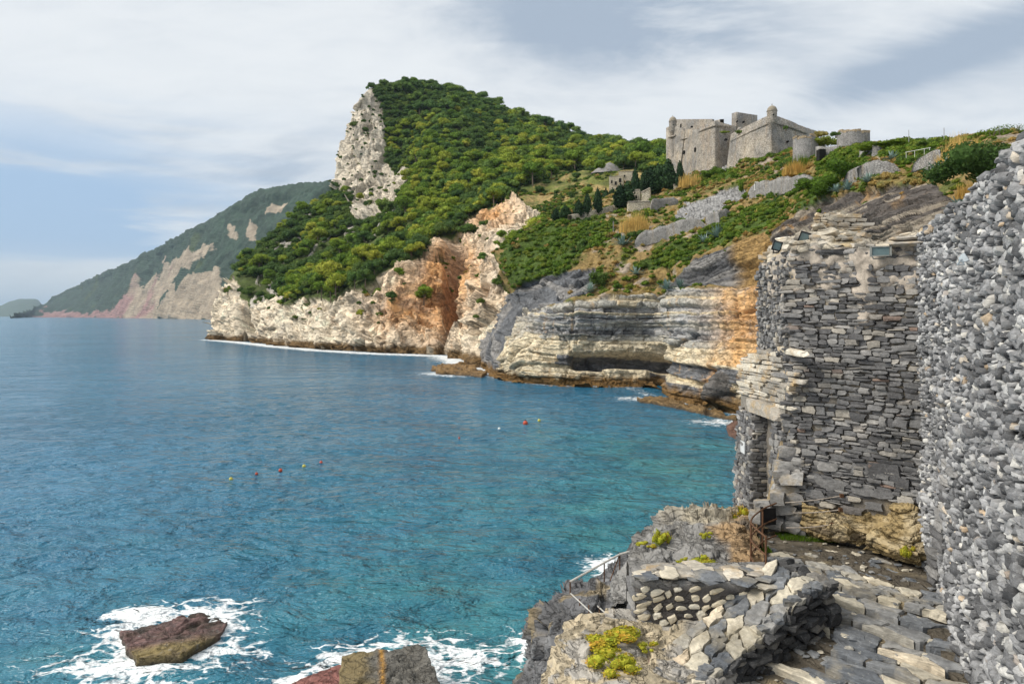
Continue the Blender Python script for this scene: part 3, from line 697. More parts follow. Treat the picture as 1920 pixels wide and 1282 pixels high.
    col = col * (1 - tide) + np.array((0.20, 0.115, 0.04)) * (1 + 0.5 * nz(2., 3)) * tide
    rockm = lip | rampm | over | strata | frock
    o = obj('cliff_slope', mesh_data('cliff_slope', V, grid_faces(*sh), M_MID, {'Col': np.clip(col, 0.01, 0.85).reshape(-1, 3), 'rock': rockm.ravel() * 1.0}, False))
    tag(o, kind='structure'); DM.splat(V)
    return dict(V=V, px=px, py=py, rock=rockm, green=green, n=n, D=D)
SL = slope()

# ---------------------------------------------------------------- sea
def seg_dist(x, y, pts):
    d = np.full(x.shape, 1e9)
    for (x0, y0), (x1, y1) in zip(pts[:-1], pts[1:]):
        dx, dy = x1 - x0, y1 - y0; t = np.clip(((x - x0) * dx + (y - y0) * dy) / (dx * dx + dy * dy + 1e-9), 0, 1)
        d = np.minimum(d, np.hypot(x - x0 - t * dx, y - y0 - t * dy))
    return d
def water_xy(px, py):
    p = Pz(px, py, 0.0); return (float(p[0]), float(p[1]))
ROCK_A = [(224, 1182), (262, 1172), (320, 1164), (372, 1148), (400, 1152), (424, 1166), (414, 1186), (372, 1206), (336, 1224), (300, 1226), (258, 1230), (246, 1216), (234, 1200)]
ROCK_B = [(640, 1232), (668, 1225), (700, 1221), (708, 1214), (730, 1216), (760, 1210), (786, 1204), (800, 1216), (808, 1240), (818, 1258), (828, 1284), (832, 1320), (760, 1345), (640, 1330), (636, 1280)]
ROCK_C = [(545, 1282), (590, 1262), (622, 1246), (642, 1240), (650, 1290), (600, 1330), (540, 1330)]
def sea():
    ys = np.concatenate([np.arange(10, 44, 0.16), np.arange(44, 130, 0.55), np.arange(130, 380, 1.6), np.geomspace(380, 60000, 70)])
    xs = np.concatenate([-np.geomspace(190, 60000, 40)[::-1], np.arange(-188, -34, 1.3), np.arange(-34, 14, 0.2), np.arange(14, 120, 1.3), np.geomspace(122, 60000, 34)])
    X, Y = np.meshgrid(xs, ys); sh = X.shape
    f = np.stack([X.ravel(), Y.ravel(), 0 * X.ravel()], -1)
    zf = np.exp(-Y / 160.)
    Z = (fbm(f * np.array((1 / 9., 1 / 4.5, 1)), 3) * 0.20 + np.where(np.abs(X.ravel()) < 45, fbm(f * np.array((1 / 2.2, 1 / 1.3, 1)) + 7, 4) * 0.14, 0)).reshape(sh) * zf
    # foam: where the swell breaks on rock
    foam = np.zeros(sh)
    for poly, w, a in ((ROCK_A, 1.0, 0.9), (ROCK_B, 1.2, 0.7), (ROCK_C, 1.0, 0.75)):
        q = [water_xy(*p) for p in poly]; q.append(q[0])
        foam = np.maximum(foam, a * np.exp(-(seg_dist(X, Y, q) / w) ** 1.3))
    def blobf(px, py, rx, ry, a):
        cx, cy = water_xy(px, py); return a * np.exp(-((X - cx) / rx) ** 2 - ((Y - cy) / ry) ** 2)
    foam = np.maximum(foam, blobf(270, 1157, 1.4, 0.7, 1.6)); foam = np.maximum(foam, blobf(250, 1250, 3.2, 1.4, .82))
    foam = np.maximum(foam, blobf(390, 1222, 2.0, 1.1, 0.75)); foam = np.maximum(foam, blobf(880, 1240, 1.9, 1.4, 0.72))
    foam = np.maximum(foam, blobf(690, 1278, 1.0, 0.4, 1.0)); foam = np.maximum(foam, blobf(610, 1262, 1.2, .6, .8)); foam = np.maximum(foam, blobf(1000, 1215, 1.0, 2.0, 0.7))
    foam = np.maximum(foam, blobf(1165, 1062, 1.8, 1.6, 0.95)); foam = np.maximum(foam, blobf(400, 1135, 2.4, 0.8, 0.62)); foam = np.maximum(foam, blobf(780, 1205, 2.2, 1.0, 0.6))
    shore = [(392, 637), (450, 642), (520, 650), (600, 657), (700, 663), (790, 666), (836, 668), (846, 674), (880, 686), (905, 693)]
    shore2 = [(905, 693), (935, 712), (1000, 720), (1100, 724), (1180, 726), (1240, 748), (1300, 762), (1390, 780)]
    d1 = seg_dist(X, Y, [water_xy(*p) for p in shore]); d2 = seg_dist(X, Y, [water_xy(*p) for p in shore2])
    foam = np.maximum(foam, 0.95 * np.exp(-(d1 / 5.0) ** 1.5)); foam = np.maximum(foam, 0.45 * np.exp(-(d2 / 1.5) ** 1.4))
    cx, cy = water_xy(870, 700); foam = np.maximum(foam, 1.0 * np.exp(-((X - cx) / 9) ** 2 - ((Y - cy) / 7) ** 2))
    cx, cy = water_xy(1215, 748); foam = np.maximum(foam, 0.8 * np.exp(-((X - cx) / 4.5) ** 2 - ((Y - cy) / 3) ** 2))
    cx, cy = water_xy(1350, 792); foam = np.maximum(foam, 0.65 * np.exp(-((X - cx) / 4) ** 2 - ((Y - cy) / 3) ** 2))
    # how far down the bottom lies: shallow over the rock shelf below the wall
    shore3 = [(14, 60), (9, 40), (4.6, 30), (1.0, 22), (-2, 15), (-30, 10)]
    d3 = seg_dist(X, Y, shore3)
    shal = np.exp(-(d3 / 17.) ** 1.3) * (0.9 + 0.5 * fbm(f / 7., 4).reshape(sh))
    bed = fbm(f / np.array((5., 3.2, 1)) + 3, 5).reshape(sh)
    Z = Z + np.where(np.abs(X) < 45, np.clip(foam, 0, 1.2) * (0.10 + 0.22 * np.abs(fbm(f * 1.4 + 3, 4)).reshape(sh)), 0) * (Y < 60)
    V = np.stack([X, Y, Z], -1)
    m, nt, N, L, b = new_mat('sea_water')
    pos = position(nt)
    sh_a = attr(nt, 'shallow'); fo = attr(nt, 'foam'); be = attr(nt, 'bed')
    big = tex_noise(nt, 0.02, 4, 0.55, pos)
    deep = mixc(nt, mapr(nt, big, 0.35, 0.65), (0.014, 0.118, 0.212), (0.036, 0.178, 0.300))
    c = mixc(nt, sh_a, deep, mixc(nt, mapr(nt, be, -0.25, 0.35), (0.014, 0.115, 0.160), (0.050, 0.225, 0.240)))
    # ripples: stretched noise at three scales
    def rip(sx, sy, sc, det, off):
        mp = N.new('ShaderNodeMapping'); mp.inputs['Scale'].default_value = (sx, sy, 1); mp.inputs['Location'].default_value = (off, off * .7, 0)
        mp.inputs['Rotation'].default_value = (0, 0, 0.22); L.new(pos, mp.inputs[0]); return tex_noise(nt, sc, det, 0.62, mp.outputs[0], 0.35)
    r1 = rip(0.6, 1.0, 0.75, 4, 3); r2 = rip(0.7, 1.0, 2.3, 4, 11); r3 = rip(0.6, 1.0, 0.13, 4, 29)
    nrm = bump(nt, r3, 1.0, 2.6); nrm = bump(nt, r1, 1.0, 1.1, nrm); nrm = bump(nt, r2, 1.0, 0.22, nrm)
    # foam breaks into threads
    def warp(sc, amt):
        nn = N.new('ShaderNodeTexNoise'); nn.inputs['Scale'].default_value = sc; nn.inputs['Detail'].default_value = 3; L.new(pos, nn.inputs['Vector'])
        w = N.new('ShaderNodeVectorMath'); w.operation = 'MULTIPLY_ADD'; L.new(nn.outputs['Color'], w.inputs[0]); w.inputs[1].default_value = (amt, amt * .6, 0); L.new(pos, w.inputs[2]); return w.outputs[0]
    def edges(sc, amt):
        vo = N.new('ShaderNodeTexVoronoi'); vo.feature = 'DISTANCE_TO_EDGE'; vo.inputs['Scale'].default_value = sc
        mp = N.new('ShaderNodeMapping'); mp.inputs['Scale'].default_value = (0.6, 1.1, 1); L.new(warp(0.9, amt), mp.inputs[0]); L.new(mp.outputs[0], vo.inputs['Vector']); return vo.outputs['Distance']
    e1 = mapr(nt, edges(1.1, 2.2), 0.0, 0.16, 1, 0); e2 = mapr(nt, edges(3.1, 1.2), 0.0, 0.22, 1, 0)
    nf = tex_noise(nt, 2.2, 8, 0.72, pos, 0.6); nl = tex_noise(nt, 0.28, 3, 0.6, pos, 0.3)
    def mth(op, a, b2):
        n = N.new('ShaderNodeMath'); n.operation = op
        for i, v in enumerate((a, b2)):
            if isinstance(v, (int, float)): n.inputs[i].default_value = v
            else: L.new(v, n.inputs[i])
        return n.outputs[0]
    thr = mth('ADD', mth('MULTIPLY', e1, 0.36), mth('ADD', mth('MULTIPLY', e2, 0.22), mth('ADD', mth('MULTIPLY', nf, 0.85), mth('MULTIPLY', nl, 0.55))))
    fm = mth('ADD', mth('MULTIPLY', fo, 0.95), thr)
    fm = mapr(nt, fm, 1.36, 1.58)
    fm = mth('MULTIPLY', fm, mapr(nt, fo, 0.02, 0.12))
    c = mixc(nt, fm, c, (0.80, 0.83, 0.84))
    L.new(c, b.inputs['Base Color']); L.new(nrm, b.inputs['Normal'])
    L.new(mapr(nt, fm, 0, 1, 0.10, 0.7), b.inputs['Roughness'])
    b.inputs['IOR'].default_value = 1.333; b.inputs['Specular IOR Level'].default_value = 0.5
    o = obj('sea', mesh_data('sea', V, grid_faces(*sh), m, {'foam': np.clip(foam, 0, 1.6).ravel(), 'shallow': np.clip(shal, 0, 1).ravel(), 'bed': bed.ravel()}, True))
    tag(o, kind='structure')
sea()

# ---------------------------------------------------------------- air over the water
def haze():
    m = bpy.data.materials.new('sea_air'); m.use_nodes = True; nt = m.node_tree; nt.nodes.clear()
    out = nt.nodes.new('ShaderNodeOutputMaterial'); v = nt.nodes.new('ShaderNodeVolumePrincipled')
    v.inputs['Color'].default_value = (0.62, 0.80, 1.0, 1); v.inputs['Density'].default_value = HAZE; v.inputs['Anisotropy'].default_value = 0.0
    nt.links.new(v.outputs[0], out.inputs['Volume'])
    mb = MB(); mb.box((0, 30000, 599), (140000, 66000, 1202.0))
    V, Fc = mb.arr(); o = obj('haze', mesh_data('haze', V, Fc, m)); tag(o, kind='stuff')
HAZE = 0.000045
haze()
# ================================================================== NEAR MASONRY
def cube_template():
    idx = {}; V = []; Fc = []
    def vid(p):
        if p not in idx: idx[p] = len(V); V.append(p)
        return idx[p]
    for ax in range(3):
        for sg in (-1, 1):
            for a in (-1, 0):
                for b in (-1, 0):
                    q = []
                    for da, db in ((0, 0), (1, 0), (1, 1), (0, 1)):
                        p = [0, 0, 0]; p[ax] = sg; p[(ax + 1) % 3] = a + da; p[(ax + 2) % 3] = b + db; q.append(vid(tuple(p)))
                    Fc.append(tuple(q if sg > 0 else q[::-1]))
    return np.array(V, float), Fc
TV, TF = cube_template()
def stone_shape(seed, k=4.5, jit=0.13):
    """an irregular block in [-1,1]^3; k: 2.5 rounded pebble .. 7 squared block"""
    r = np.random.default_rng(seed)
    V = TV / ((np.abs(TV) ** k).sum(1) ** (1 / k))[:, None]
    V = V + r.normal(0, jit, V.shape)
    V[:, 0] += V[:, 2] * r.uniform(-.18, .18); V[:, 2] += V[:, 0] * r.uniform(-.12, .12)
    t = r.uniform(0.75, 1.0); V[:, 2] *= np.where(V[:, 0] > 0, t, 1) if r.random() < .5 else np.where(V[:, 0] < 0, t, 1)
    return V
SQ = [stone_shape(100 + i, 6.0, 0.11) for i in range(16)]
RD = [stone_shape(200 + i, (2.6, 3.2, 4.0, 4.6)[i % 4], 0.13) for i in range(20)]
def shared(prefix, shapes, mat, smooth=True): return [crisp(mesh_data(prefix, s, TF, mat, None, smooth)) for s in shapes]
def frame(a, n):
    """columns: along, outward, up"""
    a = np.array(a, float); a /= np.linalg.norm(a); n = np.array(n, float); n /= np.linalg.norm(n)
    u = np.cross(a, n); u /= np.linalg.norm(u)
    if u[2] < 0: u = -u
    return np.stack([a, n, u], 1)
def lay_stones(parent, items, shapes, meshes, mat_rest, name='stone', limit=300, rest='small_stones', seed=1, smooth=True):
    """items: (centre, R 3x3, half size). The largest as parts of their own, what is left joined"""
    r = np.random.default_rng(seed)
    def size(it): return it[2][0] * it[2][2] / max(it[0][1], 1) ** 2
    items = sorted(items, key=size, reverse=True)
    base = np.array(parent.location)
    for c, R, h in items[:limit]:
        k = int(r.integers(len(meshes)))
        o = obj(name, meshes[k], parent)
        M = np.eye(4); M[:3, :3] = R * np.array(h); M[:3, 3] = np.array(c) - base
        o.matrix_local = Matrix(M.tolist())
    if items[limit:]:
        mb = MB()
        for c, R, h in items[limit:]:
            mb.add((shapes[int(r.integers(len(shapes)))] * np.array(h)) @ R.T + np.array(c), TF, r.random())
        o = mb.part(rest, mat_rest, parent, smooth); crisp(o.data, 70 if rest == 'small_rubble' else 38); o['kind'] = 'stuff'
def roll(R, ang, tilt=0.0, yaw=0.0):
    c, s = math.cos(ang), math.sin(ang)
    Q = np.array(((c, 0, -s), (0, 1, 0), (s, 0, c)))
    c, s = math.cos(tilt), math.sin(tilt); T = np.array(((1, 0, 0), (0, c, -s), (0, s, c)))
    c, s = math.cos(yaw), math.sin(yaw); Y = np.array(((c, -s, 0), (s, c, 0), (0, 0, 1)))
    return R @ Q @ T @ Y
def courses(L, Z, hr, wr, seed, wob=0.05):
    r = np.random.default_rng(seed); out = []; z = 0.0
    while z < Z:
        h = r.uniform(*hr) * (1.5 if r.random() < .08 else 1); s = -r.uniform(0, wr[1])
        while s < L:
            w = r.uniform(*wr) * (1.7 if r.random() < .1 else 1)
            hh = h * r.uniform(.8, 1.08)
            if r.random() < .16 and w > wr[0] * 1.2:      # two thin stones in the height of one
                out.append((s + w / 2, z + h * .27, w, h * .5)); out.append((s + w / 2 + r.normal(0, .02), z + h * .77, w * .95, h * .46))
            else: out.append((s + w / 2, z + h / 2, w, hh))
            s += w * 0.97
        z += h * 0.97
    ph = r.uniform(0, 9)
    return [(s, z + wob * math.sin(s * 2.3 + ph + z * .8), w, h) for s, z, w, h in out]

PAL_TOWER = [(0.0, (0.085, 0.084, 0.087)), (0.35, (0.135, 0.133, 0.135)), (0.62, (0.195, 0.192, 0.19)), (0.84, (0.29, 0.28, 0.268)), (0.93, (0.38, 0.345, 0.29)), (0.972, (0.17, 0.165, 0.16)), (0.978, (0.24, 0.15, 0.11)), (0.985, (0.20, 0.19, 0.18)), (1.0, (0.52, 0.47, 0.40))]
PAL_WALL = [(0.0, (0.085, 0.087, 0.092)), (0.3, (0.175, 0.177, 0.184)), (0.65, (0.30, 0.302, 0.31)), (0.90, (0.44, 0.44, 0.435)), (0.95, (0.60, 0.58, 0.53)), (0.965, (0.48, 0.36, 0.24)), (0.98, (0.26, 0.26, 0.27)), (1.0, (0.6, 0.57, 0.52))]
PAL_PALE = [(0.0, (0.30, 0.28, 0.25)), (0.5, (0.44, 0.40, 0.34)), (0.8, (0.55, 0.50, 0.41)), (1.0, (0.66, 0.61, 0.52))]
PAL_DARK = [(0.0, (0.035, 0.035, 0.037)), (0.6, (0.075, 0.075, 0.077)), (0.9, (0.14, 0.137, 0.133)), (1.0, (0.28, 0.26, 0.23))]
PAL_FLAG = [(0.0, (0.10, 0.11, 0.125)), (0.45, (0.175, 0.184, 0.196)), (0.66, (0.27, 0.265, 0.255)), (0.82, (0.46, 0.42, 0.335)), (0.97, (0.60, 0.54, 0.43)), (0.99, (0.48, 0.37, 0.25)), (1.0, (0.38, 0.28, 0.24))]
PAL_CREAM = [(0.0, (0.48, 0.42, 0.31)), (0.6, (0.64, 0.57, 0.44)), (1.0, (0.72, 0.67, 0.56))]
S_TOWER = mat_stone('tower_stone', PAL_TOWER, 0.05, 0.010, 0.4); S_TOWER2 = mat_stone('tower_stone_small', PAL_TOWER, 0.05, 0.010, 0.4, 'attr')
S_WALL = mat_stone('wall_stone', PAL_WALL, 0.05, 0.010, 0.35); S_WALL2 = mat_stone('wall_stone_small', PAL_WALL, 0.05, 0.010, 0.35, 'attr')
S_PALE = mat_stone('pale_stone', PAL_PALE, 0.06, 0.012, 0.35, stain=(0.45, 0.30, 0.13)); S_PALE2 = mat_stone('pale_stone_small', PAL_PALE, 0.06, 0.012, 0.35, 'attr')
S_DARK = mat_stone('dark_stone', PAL_DARK, 0.05, 0.012, 0.45); S_DARK2 = mat_stone('dark_stone_small', PAL_DARK, 0.05, 0.012, 0.45, 'attr')
S_FLAG = mat_stone('flagstone', PAL_FLAG, 0.10, 0.022, 0.38, stain=(0.36, 0.31, 0.22)); S_CREAM = mat_stone('cream_stone', PAL_CREAM, 0.07, 0.012, 0.28)
M_MORTAR = mat_terrain('lime_mortar', 0.06, 0.015, 0.0, 0.35)

def Zr(zr): return H + zr
# ---------------------------------------------------------------- the tower with the sea door
TWR = np.array(((7.35, 11.15), (5.28, 13.0), (5.52, 15.2), (7.6, 16.6)))
def tower():
    t = empty('stone_tower', (6.2, 13.2, Zr(-4.3)), 'tall ruined tower of dark coursed stone with pale mortar top', 'tower')
    # core: mortar wall behind the stones
    seg = np.diff(TWR, axis=0); ln = np.hypot(*seg.T); cum = np.concatenate([[0], np.cumsum(ln)])
    nu, nv = 170, 170
    u = np.linspace(0, cum[-1], nu); X = np.interp(u, cum, TWR[:, 0]); Y = np.interp(u, cum, TWR[:, 1])
    top = np.interp(u, [0, cum[1] * .45, cum[1] * .8, cum[1], cum[1] + 1.6, cum[-1]], [1.42, 1.15, 1.32, 1.25, 1.15, 1.2]) + fbm(np.stack([u * 2.2, u * 0, u * 0], -1), 4) * 0.12
    vv = np.linspace(0, 1, nv)[:, None]
    z = -5.0 + (top[None] + 5.0) * vv
    V = np.stack([np.broadcast_to(X, z.shape), np.broadcast_to(Y, z.shape), H + z], -1)
    n = grid_normals(V); n[..., 2] = 0
    f = V.reshape(-1, 3)
    inset = 0.004 + 0.05 * fbm(f * 4, 4).reshape(z.shape)
    px, py = to_px(V)
    pl = np.clip(np.exp(-((py - 520) / 45) ** 2) * (px > 1480) * 0.75 + np.exp(-((px - 1622 + (py - 560) * .05) / 22) ** 2) * (py > 470) * (1 - sstep(py, 600, 690)) + np.exp(-((px - 1455) / 30) ** 2 - ((py - 540) / 70) ** 2) * .9 + (py < 500) * .5, 0, 1)
    pl = sstep(pl * .72 + fbm(f * 4.2, 5).reshape(z.shape) * 0.95, 0.38, 0.8)
    inset += pl * 0.07
    V = V + n * inset[..., None]
    cm = np.array((0.17, 0.152, 0.13)) * (1 + 0.5 * fbm(f * 3, 4)[:, None]); lo = sstep(fbm(f * 2.1 + 4, 4), 0.1, .5)[:, None]; cm = cm * (1 - lo) + np.array((0.40, 0.32, 0.20)) * lo
    pw = pl.reshape(-1, 1); col = cm * (1 - pw) + np.array((0.45, 0.39, 0.325)) * (1 + 0.45 * fbm(f * 7, 4)[:, None]) * pw
    part('wall_core', V, grid_faces(nv, nu), M_MORTAR, t, {'Col': np.clip(col, .02, .8), 'rock': np.zeros(len(f))}, True)
    # coursed stones on the two visible faces
    items = []; r = np.random.default_rng(31)
    for k, (hr, wr, L0, zlo) in enumerate((((0.05, 0.115), (0.11, 0.30), 0.0, -4.6), ((0.05, 0.10), (0.09, 0.22), 0.0, -0.9))):
        a = np.array((*seg[k] / ln[k], 0)); nn = np.array((a[1], -a[0], 0));
        if nn @ np.array((-TWR[k, 0], -TWR[k, 1], 0)) < 0: nn = -nn
        R0 = frame(a, nn)
        for s, zz, w, h in courses(ln[k], 6.2, hr, wr, 40 + k):
            zc = zlo + zz
            if zc > np.interp(cum[k] + s, u, top) - 0.03 or s < 0 or s > ln[k] + .06: continue
            if k == 0 and zc < np.interp(s, [0, 1.3, 2.0, 2.8], [-3.15, -3.2, -3.45, -3.9]): continue
            c = np.array((TWR[k, 0] + a[0] * s, TWR[k, 1] + a[1] * s, Zr(zc)))
            cx, cy = to_px(c)
            if k == 0 and 1545 < cx < 1588 and 470 < cy < 492: continue        # the beam hole
            d = r.uniform(.05, .09)
            prot = r.normal(0.0, 0.02) - (0.02 if cy < 560 and r.random() < .35 else 0)
            items.append((c + nn * prot, roll(R0, r.normal(0, .06), r.normal(0, .08), r.normal(0, .08)), np.array((w / 2 * 1.01, d, h / 2 * 1.05))))
        if k == 0:      # bigger dark blocks low down
            for bx, by, bw, bh in ((1560, 905, 60, 24), (1615, 878, 40, 20), (1660, 885, 62, 34), (1555, 872, 44, 22), (1620, 918, 44, 20), (1660, 925, 40, 18), (1690, 905, 34, 22), (1530, 925, 36, 18), (1580, 932, 30, 16), (1700, 935, 30, 18), (1640, 948, 34, 14), (1600, 955, 40, 16)):
                Dd = float(np.interp(bx, [1480, 1735], [13.0, 11.5])); c = P(bx, by, Dd - 0.03)
                items.append((c, roll(R0, r.normal(0, .04)), np.array((bw / F * Dd / 2, .10, bh / F * Dd / 2))))
    lay_stones(t, items, SQ, shared('stone', SQ, S_TOWER), S_TOWER2, 'stone', 300, 'small_stones', 3)
    # lintel over the beam hole, shelf slab at the right
    for nm, bx, by, bw, bh, dd in (('lintel', 1567, 474, 54, 12, .16), ('slab', 1565, 496, 44, 12, .07), ('shelf_slab', 1706, 459, 66, 9, .30), ('shelf_slab', 1700, 448, 50, 8, .2), ('slab', 1690, 492, 34, 14, .1)):
        Dd = float(np.interp(bx, [1480, 1735], [13.0, 11.5])); a = np.array((*seg[0] / ln[0], 0)); nn = np.array((a[1], -a[0], 0)); nn = nn if nn[1] < 0 else -nn
        V = (stone_shape(int(bx), 6, .08) * np.array((bw / F * Dd / 2, dd, bh / F * Dd / 2))) @ frame(a, nn).T + P(bx, by, Dd)
        part(nm, V, TF, S_DARK if nm != 'shelf_slab' else S_PALE, t)
    # rubble heaped on the broken top
    ctl = [[(1426, 500, 14.9), (1482, 478, 12.98), (1530, 470, 12.62), (1590, 470, 12.3), (1650, 484, 11.95), (1735, 452, 11.45), (1790, 452, 11.2)],
           [(1430, 486, 14.9), (1484, 464, 13.0), (1532, 458, 12.65), (1592, 458, 12.35), (1650, 474, 12.0), (1735, 444, 11.5), (1790, 444, 11.25)],
           [(1440, 468, 15.1), (1490, 452, 13.5), (1540, 440, 13.2), (1600, 444, 12.9), (1655, 462, 12.6), (1735, 438, 12.1), (1795, 430, 11.8)],
           [(1455, 456, 15.5), (1500, 440, 14.2), (1545, 425, 14.0), (1605, 442, 13.7), (1660, 458, 13.4), (1735, 434, 12.9), (1800, 425, 12.6)],
           [(1470, 470, 16.3), (1510, 460, 15.2), (1550, 450, 15), (1610, 460, 14.8), (1665, 475, 14.5), (1740, 455, 14), (1805, 445, 13.6)]]
    px, py, D = patch(ctl, 180, 60); V = P(px, py, D); nn = grid_normals(V); f = V.reshape(-1, 3)
    w1, w2, wi = worley(f * 3.4); V = V + nn * ((wi - .5) * .10 - np.exp(-(w2 - w1) / .08) * .06 + fbm(f * 4, 4) * .05).reshape(px.shape)[..., None]
    cc = np.array((0.44, 0.39, 0.31)) * (0.7 + .6 * wi[:, None]) * (1 + .25 * fbm(f * 6, 3)[:, None]); yl = sstep(fbm(f * 1.6 + 8, 3), .1, .4)[:, None]; cc = cc * (1 - yl * .6) + np.array((0.46, 0.33, 0.15)) * yl * .6
    part('broken_top', V, grid_faces(*px.shape), M_NEAR, t, {'Col': np.clip(cc, .03, .8), 'rock': np.ones(len(f))})
    items = []
    for k in range(60):
        i, j = r.integers(12, 44), r.integers(4, 176); c = V[i, j]; Rm = rotz(r.uniform(0, 6.28))
        items.append((c, roll(Rm, r.normal(0, .15), r.normal(0, .15)), np.array((r.uniform(.08, .2), r.uniform(.06, .14), r.uniform(.03, .06)))))
    lay_stones(t, items, SQ, shared('cap_stone', SQ, S_PALE), S_PALE2, 'cap_stone', 80, 'small_stones', 5)
    # the stub of wall still standing
    stub = [(1528, 448), (1532, 420), (1542, 408), (1556, 396), (1572, 395), (1592, 402), (1602, 415), (1603, 450)]
    Df = 13.9; fr = P([p[0] for p in stub], [p[1] for p in stub], Df); bk = fr + np.array((0.25, 0.8, 0)); m = len(stub)
    ring = np.concatenate([fr, bk]); Fc = [tuple(range(m)), tuple(range(2 * m - 1, m - 1, -1))] + [(i, (i + 1) % m, m + (i + 1) % m, m + i) for i in range(m)]
    bm = bmesh.new(); vs = [bm.verts.new(v) for v in ring]
    for q in Fc: bm.faces.new([vs[i] for i in q])
    bmesh.ops.triangulate(bm, faces=bm.faces[:]); bmesh.ops.subdivide_edges(bm, edges=bm.edges[:], cuts=3, use_grid_fill=True); bmesh.ops.subdivide_edges(bm, edges=bm.edges[:], cuts=1, use_grid_fill=True)
    bm.verts.ensure_lookup_table(); V = np.array([v.co[:] for v in bm.verts]); Fl = [tuple(v.index for v in q.verts) for q in bm.faces]; bm.free()
    w1, w2, wi = worley(V * 4.5); V = V + (fbm(V * 3, 3) * .06)[:, None] * np.array((.5, -1, .5)) + np.stack([0 * wi, -(wi - .5) * .10, 0 * wi], -1)
    part('wall_stub', V, Fl, M_NEAR, t, {'Col': np.array((0.43, 0.39, 0.32)) * (0.7 + .6 * wi[:, None]), 'rock': np.ones(len(V))})
    R0 = frame((1, -.1, 0), (-.1, -1, 0)); items = []
    for s, zz, w, h in courses(0.34, 0.42, (.06, .09), (.2, .34), 77, 0): items.append((P(1572, 447, Df) + np.array((s, -.05, zz)), roll(R0, 0), np.array((w / 2, .07, h / 2))))
    for s, zz, w, h in courses(0.36, 0.45, (.05, .08), (.09, .16), 78, 0): items.append((P(1532, 447, Df) + np.array((s, -.04, zz)), roll(R0, r.normal(0, .15)), np.array((w / 2, .06, h / 2))))
    lay_stones(t, items, SQ, shared('stub_stone', SQ, S_PALE), S_PALE2, 'stub_stone', 90)
    return t
tower()

